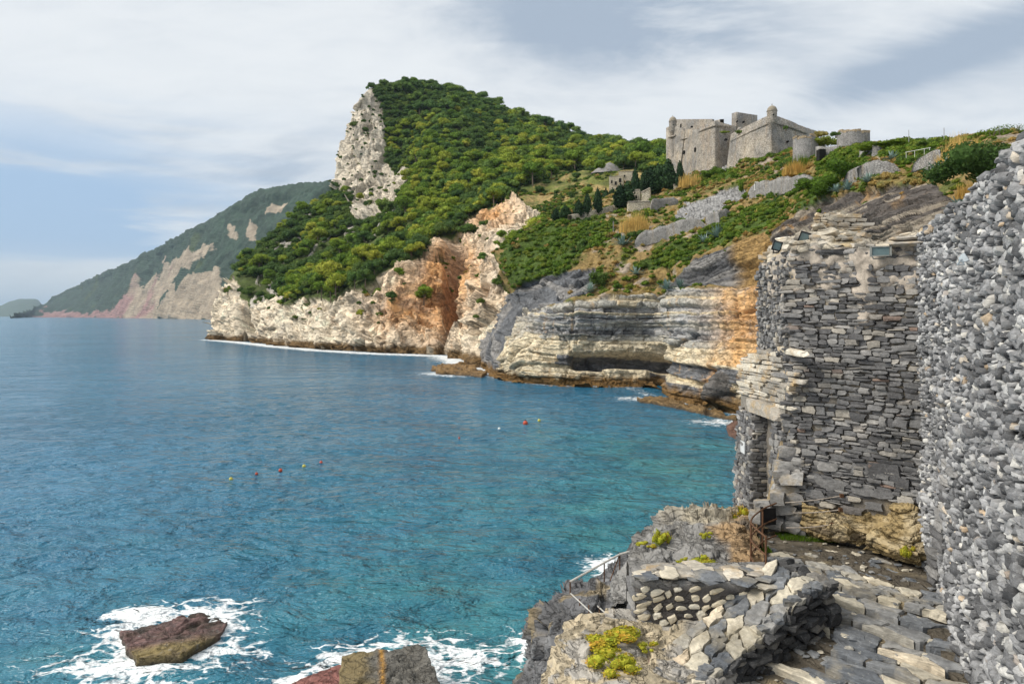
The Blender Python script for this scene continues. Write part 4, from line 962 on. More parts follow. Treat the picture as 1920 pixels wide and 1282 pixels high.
GATE0, GATE1 = np.array((5.26, 13.15)), np.array((5.36, 15.95))
def gate_wall():
    t = empty('gate_wall', (5.4, 14.5, Zr(-4.4)), 'low grey masonry wall with a narrow dark doorway towards the sea', 'gateway')
    a2 = GATE1 - GATE0; L = np.linalg.norm(a2); a2 = a2 / L; a = np.array((*a2, 0)); nn = np.array((-a2[1], a2[0], 0)); nn = nn if nn[0] < 0 else -nn
    def pt(s, n_, zr): return np.array((GATE0[0] + a2[0] * s + nn[0] * n_, GATE0[1] + a2[1] * s + nn[1] * n_, Zr(zr)))
    d0, d1, dz = 0.50, 1.50, -2.09
    topz = lambda s: np.interp(s, [0, L], [-0.50, -0.97])
    def slab(s0, s1, z0a, z0b, z1a, z1b, th=0.9, bat=0.16, name='wall_core'):
        # wall piece with a battered outer face
        vs = []; ns = 14; nz_ = 26
        for zi in range(nz_ + 1):
            for si in range(ns + 1):
                s = s0 + (s1 - s0) * si / ns; lo = z0a + (z0b - z0a) * si / ns; hi = z1a + (z1b - z1a) * si / ns; z = lo + (hi - lo) * zi / nz_
                vs.append(pt(s, -.05 + bat * max(0, (-0.6 - z) / 3.6), z))
        f_ = np.array(vs); Fc = grid_faces(nz_ + 1, ns + 1).tolist(); n0 = len(vs)
        f_ = f_ + nn * (fbm(f_ * 4, 3) * .03)[:, None]
        bk = [pt(s0, -th, z0a), pt(s1, -th, z0b), pt(s1, -th, z1b), pt(s0, -th, z1a)]
        V = np.concatenate([f_, bk]); c = [0, ns, (nz_ + 1) * (ns + 1) - 1, nz_ * (ns + 1)]
        left = [i * (ns + 1) for i in range(nz_ + 1)]; right = [i * (ns + 1) + ns for i in range(nz_ + 1)]
        Fc += [(n0, n0 + 3, *left[::-1])[:], (n0 + 1, *right, n0 + 2), tuple([n0 + 3, n0 + 2] + list(range(c[2], c[3] - 1, -1))), (n0, n0 + 1, n0 + 2, n0 + 3)]
        cc = np.array((0.24, 0.22, 0.19)) * (1 + .4 * fbm(V * 4, 3)[:, None])
        part(name, V, Fc, M_MORTAR, t, {'Col': np.clip(cc, .02, .8), 'rock': np.zeros(len(V))})
    slab(d1, L, -4.6, -4.6, dz, dz, 0.9); slab(0, d0, -4.6, -4.6, dz, dz, 0.9); slab(0, L, dz, dz, topz(0), topz(L), .9)
    mb = MB(); mb.box(pt(L / 2, -1.0, -3.3), (L, .2, 2.7), frame(a, nn)); mb.box(pt(0.2, -.6, -3.3), (.36, .7, 2.6), frame(a, nn)); mb.part('passage_light_block', M_MORTAR, t, False, {'Col': np.tile((.1, .09, .08), (16, 1))})  # boxes added behind the doorway to keep light off its reveal
    items = []; r = np.random.default_rng(17); R0 = frame(a, nn)
    def bat(z): return .16 * max(0, (-0.6 - z) / 3.6)
    for s, zz, w, h in courses(L, 2.6, (.06, .12), (.12, .30), 51):
        z = -4.6 + zz
        if d0 - .02 < s < d1 + .02 or z > dz - .02 or s < 0 or s > L + .03: continue
        items.append((pt(s, bat(z) - .02 + r.normal(0, .01), z), roll(R0, r.normal(0, .03)), np.array((w / 2, .05, h / 2 * 1.02))))
    R1 = frame(nn, -a)      # the left reveal, seen through the opening
    for s, zz, w, h in courses(0.9, 2.5, (.06, .12), (.12, .26), 52):
        z = -4.6 + zz
        if z > dz: continue
        items.append((pt(d1 - .02, -s + .05, z), roll(R1, r.normal(0, .03)), np.array((w / 2, .05, h / 2 * 1.02))))
    lay_stones(t, items, SQ, shared('stone', SQ, S_TOWER), S_TOWER2, 'stone', 300, 'small_stones', 8)
    # flat pale beds above the door and the great lintel
    part('lintel', (stone_shape(5, 9, .03) * np.array((0.90, .17, .15))) @ frame(a, nn).T + pt(1.08, .0, dz + .15), TF, S_PALE, t)
    items = []
    for s, zz, w, h in courses(L, 1.7, (.07, .17), (.4, 1.1), 53, .02):
        z = dz + .3 + zz
        if z > topz(s) - .04: continue
        items.append((pt(min(s, L - .25), -.03 + r.uniform(-.02, .03), z), roll(R0, r.normal(0, .015) - .03), np.array((w / 2, .07, h / 2 * 1.02))))
    lay_stones(t, items, SQ, shared('bed_stone', SQ, S_PALE), S_PALE2, 'bed_stone', 60)
    # the small white plate beside the door
    mb = MB(); mb.box(pt(2.2, bat(-2.9) + .045, -2.95), (.30, .02, .26), frame(a, nn)); pl = mb.solo('plaque', mat_plain('white_enamel', (0.62, 0.63, 0.63), .4))
    tag(pl, 'small pale plaque on the wall left of the sea door', 'plaque')
    # great corner stones at the foot, stepping out
    b = empty('corner_buttress', P(1465, 985, 13.0), 'heap of large rounded grey corner stones at the foot of the tower', 'buttress')
    r = np.random.default_rng(9); items = []
    for bx, by, bw, bh in ((1482, 800, 26, 20), (1490, 826, 26, 16), (1483, 846, 40, 22), (1478, 872, 44, 22), (1498, 862, 22, 18), (1466, 892, 30, 24), (1484, 895, 44, 22), (1474, 918, 48, 20), (1458, 932, 28, 24), (1490, 932, 36, 20), (1432, 950, 34, 24), (1468, 952, 44, 20), (1492, 962, 34, 22), (1478, 985, 44, 18), (1450, 978, 36, 20), (1420, 968, 30, 20), (1500, 990, 26, 18)):
        Dd = 13.0 + r.uniform(-.05, .12) - (by - 860) * .0012
        items.append((P(bx, by, Dd), roll(frame((.9, -.43, 0), (-.43, -.9, 0)), r.normal(0, .06)), np.array((bw / F * Dd / 2 * 1.05, .2, bh / F * Dd / 2 * 1.12))))
    lay_stones(b, items, SQ, shared('corner_stone', SQ, mat_stone('corner_stone', [(0, (.19, .185, .18)), (1, (.34, .33, .315))], .06, .014, .4, stain=(0.36, 0.27, 0.15))), S_TOWER2, 'corner_stone')
    V = []
    mb = MB()
    for z0, z1, w0, w1 in ((985, 800, 1500, 1470),):
        q = [P(1425, 990, 13.25), P(1505, 990, 12.95), P(1500, 800, 13.05), P(1470, 800, 13.2)]
        bk = [p + np.array((.5, .8, 0)) for p in q]; mb.add(q + bk, [(0, 1, 2, 3), (7, 6, 5, 4), (0, 3, 7, 4), (1, 5, 6, 2), (3, 2, 6, 7), (0, 4, 5, 1)])
    mb.part('mortar_core', mat_plain('ochre_mortar', (0.36, 0.28, 0.17), .9, 0, .4, .05, .01), b)
gate_wall()

# ---------------------------------------------------------------- the rubble wall on the right
def wallX(D): return 2.245 + 0.41 * D
def rubble_wall():
    t = empty('rubble_wall', (wallX(8.5), 8.5, Zr(-5.2)), 'high rough wall of protruding light grey rubble along the right edge', 'wall')
    a = np.array((0.41, 1.0, 0)); a /= np.linalg.norm(a); nn = np.array((-a[1], a[0], 0))
    D0, D1 = 3.6, 11.75; L = (D1 - D0) / a[1]
    nu, nv = 150, 130; s = np.linspace(0, L, nu); z = np.linspace(-6.0, 1, nv)
    top = np.interp(s, [0, L * .35, L * .7, L], [1.78, 1.62, 1.45, 1.32]) + fbm(np.stack([s * 1.4, 0 * s, 0 * s], -1) + 4, 4) * .14
    zz = -6.0 + (top[None] + 6.0) * np.linspace(0, 1, nv)[:, None]
    V = np.stack([wallX(D0) + a[0] * s + 0 * zz, D0 + a[1] * s + 0 * zz, H + zz], -1)
    f = V.reshape(-1, 3); bow = fbm(f * np.array((.5, .5, .5)) + 2, 3) * .16
    V = V + nn * (bow + fbm(f * 4, 4) * .05 - .05).reshape(zz.shape)[..., None]
    Vb = V[-1] + np.array((.8, -.3, -.1)); Vb2 = Vb + np.array((.3, -.1, -5))
    V = np.concatenate([V, Vb[None], Vb2[None]]); f = V.reshape(-1, 3)
    cc = np.array((0.24, 0.235, 0.23)) * (1 + .4 * fbm(f * 5, 4)[:, None]); u_ = sstep(f[:, 2], Zr(-1), Zr(1))[:, None] * sstep(f[:, 1], 8.6, 10.5)[:, None]
    cc = cc * (1 - .6 * u_) + np.array((0.44, 0.39, 0.33)) * .6 * u_
    part('wall_core', V, grid_faces(nv + 2, nu), M_MORTAR, t, {'Col': np.clip(cc, .02, .8), 'rock': np.zeros(len(f))}, True)
    r = np.random.default_rng(61); items = []; R0 = frame(a, nn)
    zc = -6.0
    while zc < 1.9:
        sc = r.uniform(0, .2)
        while sc < L:
            Dd = D0 + a[1] * sc; big = np.interp(Dd, [5.5, 8, 11.5], [1.35, 1.12, 0.85]) * np.interp(zc, [-5, -1, 1.5], [1.15, .95, 1.0])
            g_ = min(math.exp(r.normal(-.1, .36)), 1.7); w = r.uniform(.065, .13) * big * g_; h = r.uniform(.038, .068) * big * g_
            zz = zc + r.normal(0, .025)
            if zz < np.interp(sc, s, top) + .02:
                c = np.array((wallX(D0) + a[0] * sc, Dd, Zr(zz)))
                c = c + nn * (float(fbm((c * .5 + 2)[None], 3)[0]) * .16 + r.uniform(-.04, .05))
                items.append((c, roll(R0, r.normal(0, .28), r.normal(0, .25), r.normal(0, .3)), np.array((w / 1.55, r.uniform(.05, .085) * big, h / 1.4))))
            sc += w * 1.02
        zc += .058
    # weight by what the view shows: only the wall beyond the frame's edge counts
    vis = [i for i in items if i[0][1] > 5.4 and i[0][2] > Zr(-5.2)]
    hid = [i for i in items if not (i[0][1] > 5.4 and i[0][2] > Zr(-5.2))]
    r.shuffle(vis)
    vis = sorted(vis, key=lambda i: -i[2][0] * i[2][2] / i[0][1] ** 2)
    lay_stones(t, vis + hid, RD, [mesh_data('rubble_stone', q, TF, S_WALL, None, True) for q in RD], S_WALL2, 'rubble_stone', 300, 'small_rubble', 4, True)
    # jamb of dark flat blocks standing out of the rubble
    rr = np.random.default_rng(3)
    for k, y in enumerate(range(835, 1120, 17)):
        x = np.interp(y, [835, 1110], [1800, 1758]) + rr.normal(0, 3); Dd = 2.245 / ((x - 960) / F - .41)
        V = (stone_shape(300 + k, 6, .09) * np.array((rr.uniform(.14, .22), .10, .07))) @ roll(R0, rr.normal(0, .08), 0, .25).T + P(x, y, Dd) + nn * .03
        part('jamb_stone', V, TF, S_TOWER, t)
    return t
rubble_wall()

# ---------------------------------------------------------------- shore rock under the walls
def rock_patch(name, ctl, nu, nv, colfn, dispfn, left_drop=True, sea_row=True, terr=None):
    C = [list(r) for r in ctl]
    if sea_row:
        C.append([(x, 592 + 12.6 / (D + 1.5) * F, D + 1.5) for x, y, D in C[-1]])
    if left_drop:
        C = [[(r[0][0] - 12, max(592 + 12.6 / (r[0][2] + .5) * F, r[0][1] + 700), r[0][2] + .5), (r[0][0] - 9, r[0][1] + 300, r[0][2] + .4), (r[0][0] - 7, r[0][1] + 100, r[0][2] + .3), (r[0][0] - 4, r[0][1] + 30, r[0][2] + .15)] + r for r in C]
    px, py, D = patch(C, nu, nv, wu=([.05, .12, .4, 1] if left_drop else []) + [1] * (len(C[0]) - 1 - (4 if left_drop else 0)), wv=[1] * (len(C) - 1 - (1 if sea_row else 0)) + ([.15] if sea_row else []))
    V = P(px, py, D); n = grid_normals(V); f = V.reshape(-1, 3)
    V = V + n * dispfn(f).reshape(px.shape)[..., None]; f = V.reshape(-1, 3)
    if terr:        # the rock breaks in flat beds
        th, kk, dx, dy = terr; z = f[:, 2] + f[:, 0] * dx + f[:, 1] * dy + fbm(f * 1.1, 3) * th * .9; zz = z / th; fr = zz - np.floor(zz)
        V[..., 2] += ((np.floor(zz) + sstep(fr, .55, .95)) * th - z).reshape(px.shape) * kk; f = V.reshape(-1, 3)
    DM.splat(V)
    o = obj(name, mesh_data(name, V, grid_faces(*px.shape), M_NEAR, {'Col': np.clip(colfn(f, px.ravel(), py.ravel()), .02, .85), 'rock': np.ones(len(f))}))
    tag(o, kind='structure'); return o
def blocks(f, s, amp, crack): g = f + fbm(f / s * .6, 3)[:, None] * s * .35; return facets(g / s, amp * 1.3, 1.2, crack * .5) + facets(g / s * 2.7 + 5, amp * .4, 1.2, crack * .3) + facets(g / s * .35 + 9, amp * 2.0, 1.0)
def layers(f, d, th, amp, seed):
    r = np.random.default_rng(seed); u = (f @ np.array(d) + fbm(f / (th * 7), 3) * th * 2.0) / th; k = np.floor(u).astype(int) % 499; t = u - np.floor(u)
    return (r.uniform(-1, 1, 499)[k] * .7 - np.exp(-np.minimum(t, 1 - t) / .1) * .8) * amp
def mixcol(a, b, w): return a * (1 - w[:, None]) + np.array(b) * w[:, None]
def E1():
    ctl = [[(1000, 1420, 8.4), (1040, 1400, 8.2), (1120, 1400, 7.9), (1220, 1400, 7.7), (1320, 1400, 7.7), (1420, 1400, 8.0), (1500, 1400, 8.3)],
           [(1018, 1300, 9.0), (1055, 1290, 8.7), (1130, 1290, 8.4), (1220, 1285, 8.4), (1320, 1275, 8.6), (1385, 1268, 8.85), (1450, 1300, 8.9)],
           [(1030, 1240, 9.3), (1062, 1228, 9.15), (1140, 1225, 9.05), (1220, 1235, 9.0), (1310, 1235, 9.15), (1395, 1225, 9.3), (1455, 1240, 9.4)],
           [(1042, 1203, 9.6), (1085, 1184, 9.65), (1150, 1180, 9.6), (1215, 1198, 9.55), (1310, 1205, 9.6), (1405, 1200, 9.6), (1465, 1205, 9.7)],
           [(1062, 1183, 9.9), (1110, 1161, 10.0), (1160, 1150, 10.0), (1205, 1152, 10.1), (1310, 1165, 10.05), (1420, 1165, 10.0), (1480, 1160, 10.0)],
           [(1075, 1230, 10.5), (1125, 1220, 10.6), (1170, 1210, 10.6), (1215, 1200, 10.6), (1320, 1200, 10.5), (1430, 1190, 10.4), (1490, 1180, 10.4)]]
    def col(f, px, py):
        w1, w2, wi = worley(f * np.array((2.2, 3.0, 4.)) + fbm(f * 2, 3)[:, None] * .5)
        c = np.array((0.58, 0.49, 0.345)) * (1 + .22 * fbm(f * 1.7, 4)[:, None]) * (.75 + .45 * wi[:, None]); c = mixcol(c, (0.36, 0.355, 0.35), (wi > .62) * .75)
        c = mixcol(c, (0.33, 0.325, 0.32), sstep(fbm(f * 1.1 + 3, 4) + (px - 1220) / 160., .0, .5) * .8)
        c = mixcol(c, (0.20, 0.20, 0.205), sstep(fbm(f * 2.3 + 9, 4), .22, .5) * .8)
        c = mixcol(c, (0.12, 0.11, 0.105), sstep(fbm(f * 1.5 + 19, 4), .35, .5) * .7)
        edge = sstep(f[:, 2], Zr(-5.0), Zr(-5.6)) * 0 + (f[:, 2] < Zr(-5.0)) * .7
        return mixcol(c, (0.22, 0.165, 0.10), edge)
    rock_patch('rock_outcrop', ctl, 420, 300, col, lambda f: blocks(f, .5, .04, .03) + layers(f, (.2, .1, 1), .14, .018, 3) + fbm(f * 2.2, 5) * .03 + fbm(f * .8, 3) * .09, terr=(.12, .85, .12, .05))
def E2():
    ctl = [[(930, 1420, 13.5), (985, 1420, 13), (1040, 1420, 12.5), (1120, 1420, 12), (1220, 1420, 12)],
           [(955, 1335, 15.5), (990, 1290, 14.8), (1040, 1262, 14), (1100, 1240, 13.5), (1210, 1230, 13.2)],
           [(980, 1262, 16.0), (1003, 1218, 15.2), (1050, 1188, 14.6), (1110, 1175, 14.2), (1210, 1165, 14)],
           [(998, 1208, 16.2), (1022, 1158, 15.4), (1060, 1137, 15), (1115, 1120, 15), (1210, 1110, 15)],
           [(1020, 1172, 17.0), (1052, 1120, 16), (1095, 1102, 16), (1130, 1082, 16.3), (1210, 1052, 16.5)],
           [(1035, 1190, 18.6), (1070, 1150, 18.2), (1110, 1130, 18.2), (1150, 1110, 18.2), (1215, 1090, 18.2)]]
    def col(f, px, py):
        c = np.array((0.135, 0.135, 0.14)) * (1 + .4 * fbm(f * 1.6, 4)[:, None]); c = mixcol(c, (0.27, 0.27, 0.275), sstep(fbm(f * 1.2 + 5, 4), .05, .45) * .8)
        c = mixcol(c, (0.36, 0.27, 0.13), (sstep(fbm(f * .9 + 15, 3), .25, .4)) * .6)
        return mixcol(c, (0.07, 0.06, 0.05), (1 - sstep(f[:, 2] + fbm(f, 2) * .4, .5, 2.2)) * .8)
    rock_patch('shore_ledge', ctl, 300, 230, col, lambda f: blocks(f, 1.0, .17, .12) + layers(f, (-.3, .2, .9), .3, .035, 5) + fbm(f * 1.3, 5) * .12 - .22, terr=(.34, .6, -.3, .1))
def E3():
    ctl = [[(1165, 1135, 11.5), (1195, 1125, 10.9), (1250, 1120, 10.4), (1320, 1118, 10.2), (1400, 1112, 10.1), (1450, 1105, 10.2)],
           [(1172, 1085, 12.2), (1205, 1074, 11.6), (1250, 1072, 11.1), (1320, 1075, 10.8), (1385, 1072, 10.8), (1440, 1072, 11)],
           [(1186, 1044, 12.9), (1208, 1034, 12.3), (1255, 1028, 12), (1320, 1032, 11.7), (1380, 1032, 11.5), (1425, 1036, 11.6)],
           [(1198, 1012, 13.2), (1214, 1002, 12.8), (1258, 985, 12.6), (1320, 990, 12.3), (1380, 990, 12.2), (1425, 1000, 12.4)],
           [(1208, 1005, 13.6), (1240, 983, 13.4), (1262, 965, 13.2), (1325, 962, 13.2), (1370, 962, 13.6), (1420, 960, 13.9)],
           [(1215, 1040, 14.5), (1250, 1030, 14.8), (1275, 1025, 15), (1330, 1025, 15.2), (1390, 1010, 15.9), (1445, 990, 16.4)]]
    def col(f, px, py):
        c = np.array((0.27, 0.262, 0.25)) * (1 + .3 * fbm(f * 1.8, 4)[:, None]); c = mixcol(c, (0.50, 0.44, 0.32), sstep(fbm(f * 1.4 + 2, 4) + (985 - py) / 60., -.05, .5) * .75)
        c = mixcol(c, (0.42, 0.26, 0.11), sstep(fbm(f * 1.3 + 12, 3) + (px - 1340) / 110., -.1, .45) * .75)
        return mixcol(c, (0.13, 0.125, 0.12), sstep(fbm(f * 1.2 + 22, 4), .15, .45) * .8)
    rock_patch('rock_mound', ctl, 340, 230, col, lambda f: blocks(f, .6, .075, .05) + layers(f, (.15, .1, 1), .15, .05, 7) + fbm(f * 1.6, 5) * .09, terr=(.13, .5, .18, .05))
def E4():
    ctl = [[(1490, 1008, 12.9), (1570, 1012, 12.3), (1640, 1034, 11.7), (1700, 1056, 11.2), (1740, 1065, 11.1)],
           [(1500, 985, 13.0), (1572, 988, 12.45), (1642, 1004, 11.9), (1705, 1024, 11.4), (1742, 1035, 11.3)],
           [(1505, 962, 13.0), (1578, 958, 12.65), (1648, 968, 12.15), (1710, 985, 11.6), (1744, 1000, 11.5)],
           [(1505, 938, 13.2), (1580, 930, 12.85), (1650, 930, 12.4), (1712, 950, 11.85), (1746, 965, 11.8)]]
    def col(f, px, py):
        c = np.array((0.36, 0.27, 0.135)) * (1 + .35 * fbm(f * 2.4, 4)[:, None]); c = mixcol(c, (0.50, 0.42, 0.28), sstep(fbm(f * 2 + 2, 4), .05, .4) * .7)
        return mixcol(c, (0.15, 0.12, 0.085), sstep(fbm(f * np.array((1, 1, 4.)) + 22, 4), .2, .45) * .8)
    ctl = [[(x, y, D - (.0 if i == 0 else .22 + .06 * i)) for x, y, D in row] for i, row in enumerate(ctl)] + [[(x, y - 6, D + .25) for x, y, D in ctl[-1]]]
    rock_patch('rock_bank', ctl, 230, 130, col, lambda f: blocks(f, .4, .05, .04) + layers(f, (.1, .1, 1), .11, .06, 9) + fbm(f * 2, 4) * .06, False, False)
E1(); E2(); E3(); E4()

# ---------------------------------------------------------------- paved terrace and its steps
SE = np.array((-0.763, -0.646)); QE = -10.5; STEP = 0.085; RUN = 0.34
def pave_z(x, y):
    q = x * SE[0] + y * SE[1]; k = np.clip(np.ceil((q - QE) / RUN), 0, 8); return -4.1 - STEP * k
def clip_poly(poly, p, n):
    """keep the side where (v-p).n <= 0"""
    out = []
    for i in range(len(poly)):
        a, b = poly[i], poly[(i + 1) % len(poly)]; da, db = np.dot(a - p, n), np.dot(b - p, n)
        if da <= 0: out.append(a)
        if da * db < 0: out.append(a + (b - a) * (da / (da - db)))
    return out
def voronoi_cells(pts, bound, k=14, along=None, st=1.0):
    if along is not None:       # longer cells along one direction
        A = np.array((along, (-along[1], along[0]))); S = np.diag((st, 1.0)) @ A; Si = np.linalg.inv(S)
        return [[Si @ p for p in c] for c in voronoi_cells(np.asarray(pts) @ S.T, [S @ np.array(b, float) for b in bound], k)]
    cells = []
    for i, p in enumerate(pts):
        poly = [np.array(b, float) for b in bound]
        d = np.hypot(*(pts - p).T)
        for j in np.argsort(d)[1:k + 8]:
            poly = clip_poly(poly, (p + pts[j]) / 2, pts[j] - p)
            if len(poly) < 3: break
        if len(poly) >= 3: cells.append(poly)
    return cells
def flag_mesh(poly, z0, z1, gap, r, tilt=.02):
    """a slab with a worn rim; poly in plan coordinates"""
    q = np.array(poly, float); c = q.mean(0)
    q = np.concatenate([[a_] + [a_ + (b_ - a_) * w_ + r.normal(0, .06, 2) * min(np.hypot(*(b_ - a_)), .35) for w_ in (.25, .5, .75)] for a_, b_ in zip(q, np.roll(q, -1, 0))]); q = c + (q - c) * r.uniform(.9, 1.0, (len(q), 1))
    # drop corners that almost coincide
    keep = [0]
    for i in range(1, len(q)):
        if np.hypot(*(q[i] - q[keep[-1]])) > .03: keep.append(i)
    q = q[keep]
    if len(q) < 3: return None
    d = q - c; ln = np.hypot(*d.T)[:, None] + 1e-6
    q0 = c + d * np.maximum(1 - gap / ln, .3); q1 = c + (q0 - c) * np.maximum(1 - .016 / ln, .6)
    m = len(q); tl = r.normal(0, tilt, 2); tz = lambda P_: z1 + (P_ - c) @ tl + r.normal(0, .006, len(P_))
    V = [np.c_[q0, np.full(m, z0)], np.c_[q0 + r.normal(0, .008, q0.shape), tz(q0) - .014], np.c_[q1, tz(q1)], np.array([[*c, z1 + .006]])]
    V = np.concatenate(V); Fc = []
    for i in range(m):
        j = (i + 1) % m; Fc += [(i, j, m + j, m + i), (m + i, m + j, 2 * m + j, 2 * m + i), (2 * m + i, 2 * m + j, 3 * m)]
    return V, Fc
def in_plan(x, y, poly): return bool(inpoly(np.array(x), np.array(y), poly))
PAR0, PAR1 = np.array((4.40, 9.62)), np.array((2.35, 8.62))      # line of the dark parapet's face, far to near
TERRACE = [(3.95, 10.0), (4.40, 9.62), (3.4, 9.1), (2.4, 8.6), (2.0, 7.9), (5.3, 6.9), (wallX(8.0) + .1, 8.0), (wallX(10) + .1, 10.0), (wallX(11.4), 11.4), (6.4, 11.9), (5.3, 13.1), (4.4, 12.9), (3.95, 11.6), (3.75, 10.7)]
def terrace():
    qs = [QE - 3.4 + .05 * i for i in range(68)]
    for k in range(8): qs += [QE + RUN * k - .06, QE + RUN * k - .058] + list(np.linspace(QE + RUN * k - .05, QE + RUN * (k + 1) - .07, 9))
    qs = np.array(sorted(q for q in qs if q < QE - .08)[:] + sorted(q for q in qs if q >= QE - .08)); ps = np.arange(-7.2, 2.2, .045); PE = np.array((-SE[1], SE[0]))
    Q, Pp = np.meshgrid(qs, ps); X = Q * SE[0] + Pp * PE[0]; Y = Q * SE[1] + Pp * PE[1]
    f = np.stack([X.ravel(), Y.ravel(), 0 * X.ravel()], -1); kk = np.clip(np.floor((Q - (QE - .059)) / RUN) + 1, 0, 8); Z = Zr(-4.1 - STEP * kk - .028 + (fbm(f * 3, 4) * .03).reshape(X.shape))
    ins = inpoly(X, Y, TERRACE); Fc = grid_faces(*X.shape); ok = ins.ravel()[Fc].any(1)
    Fc = Fc[ok]; used = np.unique(Fc); mp = -np.ones(X.size, int); mp[used] = np.arange(len(used)); V = np.stack([X, Y, Z], -1).reshape(-1, 3)[used]
    g = f[used]
    c = np.array((0.115, 0.098, 0.075)) * (1 + .5 * fbm(g * 2.5, 4)[:, None]); c = mixcol(c, (0.34, 0.27, 0.16), sstep(fbm(g * 1.7 + 6, 4), .12, .45) * .8); c = mixcol(c, (0.33, 0.33, 0.32), sstep(fbm(g * 6 + 16, 4), .3, .5) * .6)
    t = obj('terrace', mesh_data('terrace', V, mp[Fc], M_NEAR, {'Col': np.clip(c, .02, .8), 'rock': np.zeros(len(V))}, True)); tag(t, kind='structure')
    r = np.random.default_rng(71); n = 0
    for k in range(0, 8):
        q0 = QE + RUN * (k - 1) if k else QE - 3.2; q1 = QE + RUN * k
        pts = []
        for _ in range(4000):
            x, y = r.uniform(1.9, 7.2), r.uniform(6.8, 13.2); q = x * SE[0] + y * SE[1]
            if not (q0 < q < q1) or not in_plan(x, y, TERRACE): continue
            md = .42 if k else .28
            dv = [np.array((x - p[0], y - p[1])) for p in pts]
            if all(math.hypot((v @ np.array((-SE[1], SE[0]))) * .62, v @ SE) > md * r.uniform(.38, .95) for v in dv): pts.append((x, y))
        pts = np.array(pts)
        if len(pts) < 3: continue
        big = [np.array(p, float) for p in ((1.0, 6.0), (8.0, 6.0), (8.0, 14.0), (1.0, 14.0))]
        big = clip_poly(big, SE * q1, SE); big = clip_poly(big, SE * q0, -SE)
        for poly in voronoi_cells(pts, big, along=np.array((-SE[1], SE[0])), st=.55):
            cx, cy = np.mean(poly, 0)
            if not in_plan(cx, cy, TERRACE): continue
            far = (cx * SE[0] + cy * SE[1]) < QE - .75
            if far and r.random() < .42: continue
            if far: poly = [np.array((cx, cy)) + (np.array(p) - (cx, cy)) * r.uniform(.45, .95) for p in poly]
            zt = Zr(-4.1 - STEP * k) + r.uniform(-.006, .022) - (.035 if far else 0)
            fm = flag_mesh(poly, zt - (.22 if k else .1), zt, .012 if not far else .03, r)
            if fm is None: continue
            b = np.array((cx, cy, zt)); o = obj('flagstone', mesh_data('flagstone', fm[0] - b, fm[1], S_FLAG), t, b); n += 1
    mb = MB()
    for _ in range(420):
        x, y = r.uniform(2.4, 7.0), r.uniform(7.6, 12.9)
        if not in_plan(x, y, TERRACE): continue
        w_ = math.exp(r.normal(-3.2, .45)); mb.add((stone_shape(int(r.integers(9999)), 4, .15) * np.array((w_, w_ * r.uniform(.5, .9), w_ * .3))) @ rotz(r.uniform(0, 6.3)).T + np.array((x, y, Zr(float(pave_z(x, y)) - .012))), TF, r.random())
    o = mb.part('stone_chips', mat_stone('stone_chip', PAL_FLAG, .05, .008, .3, 'attr'), t); o['kind'] = 'stuff'
terrace()

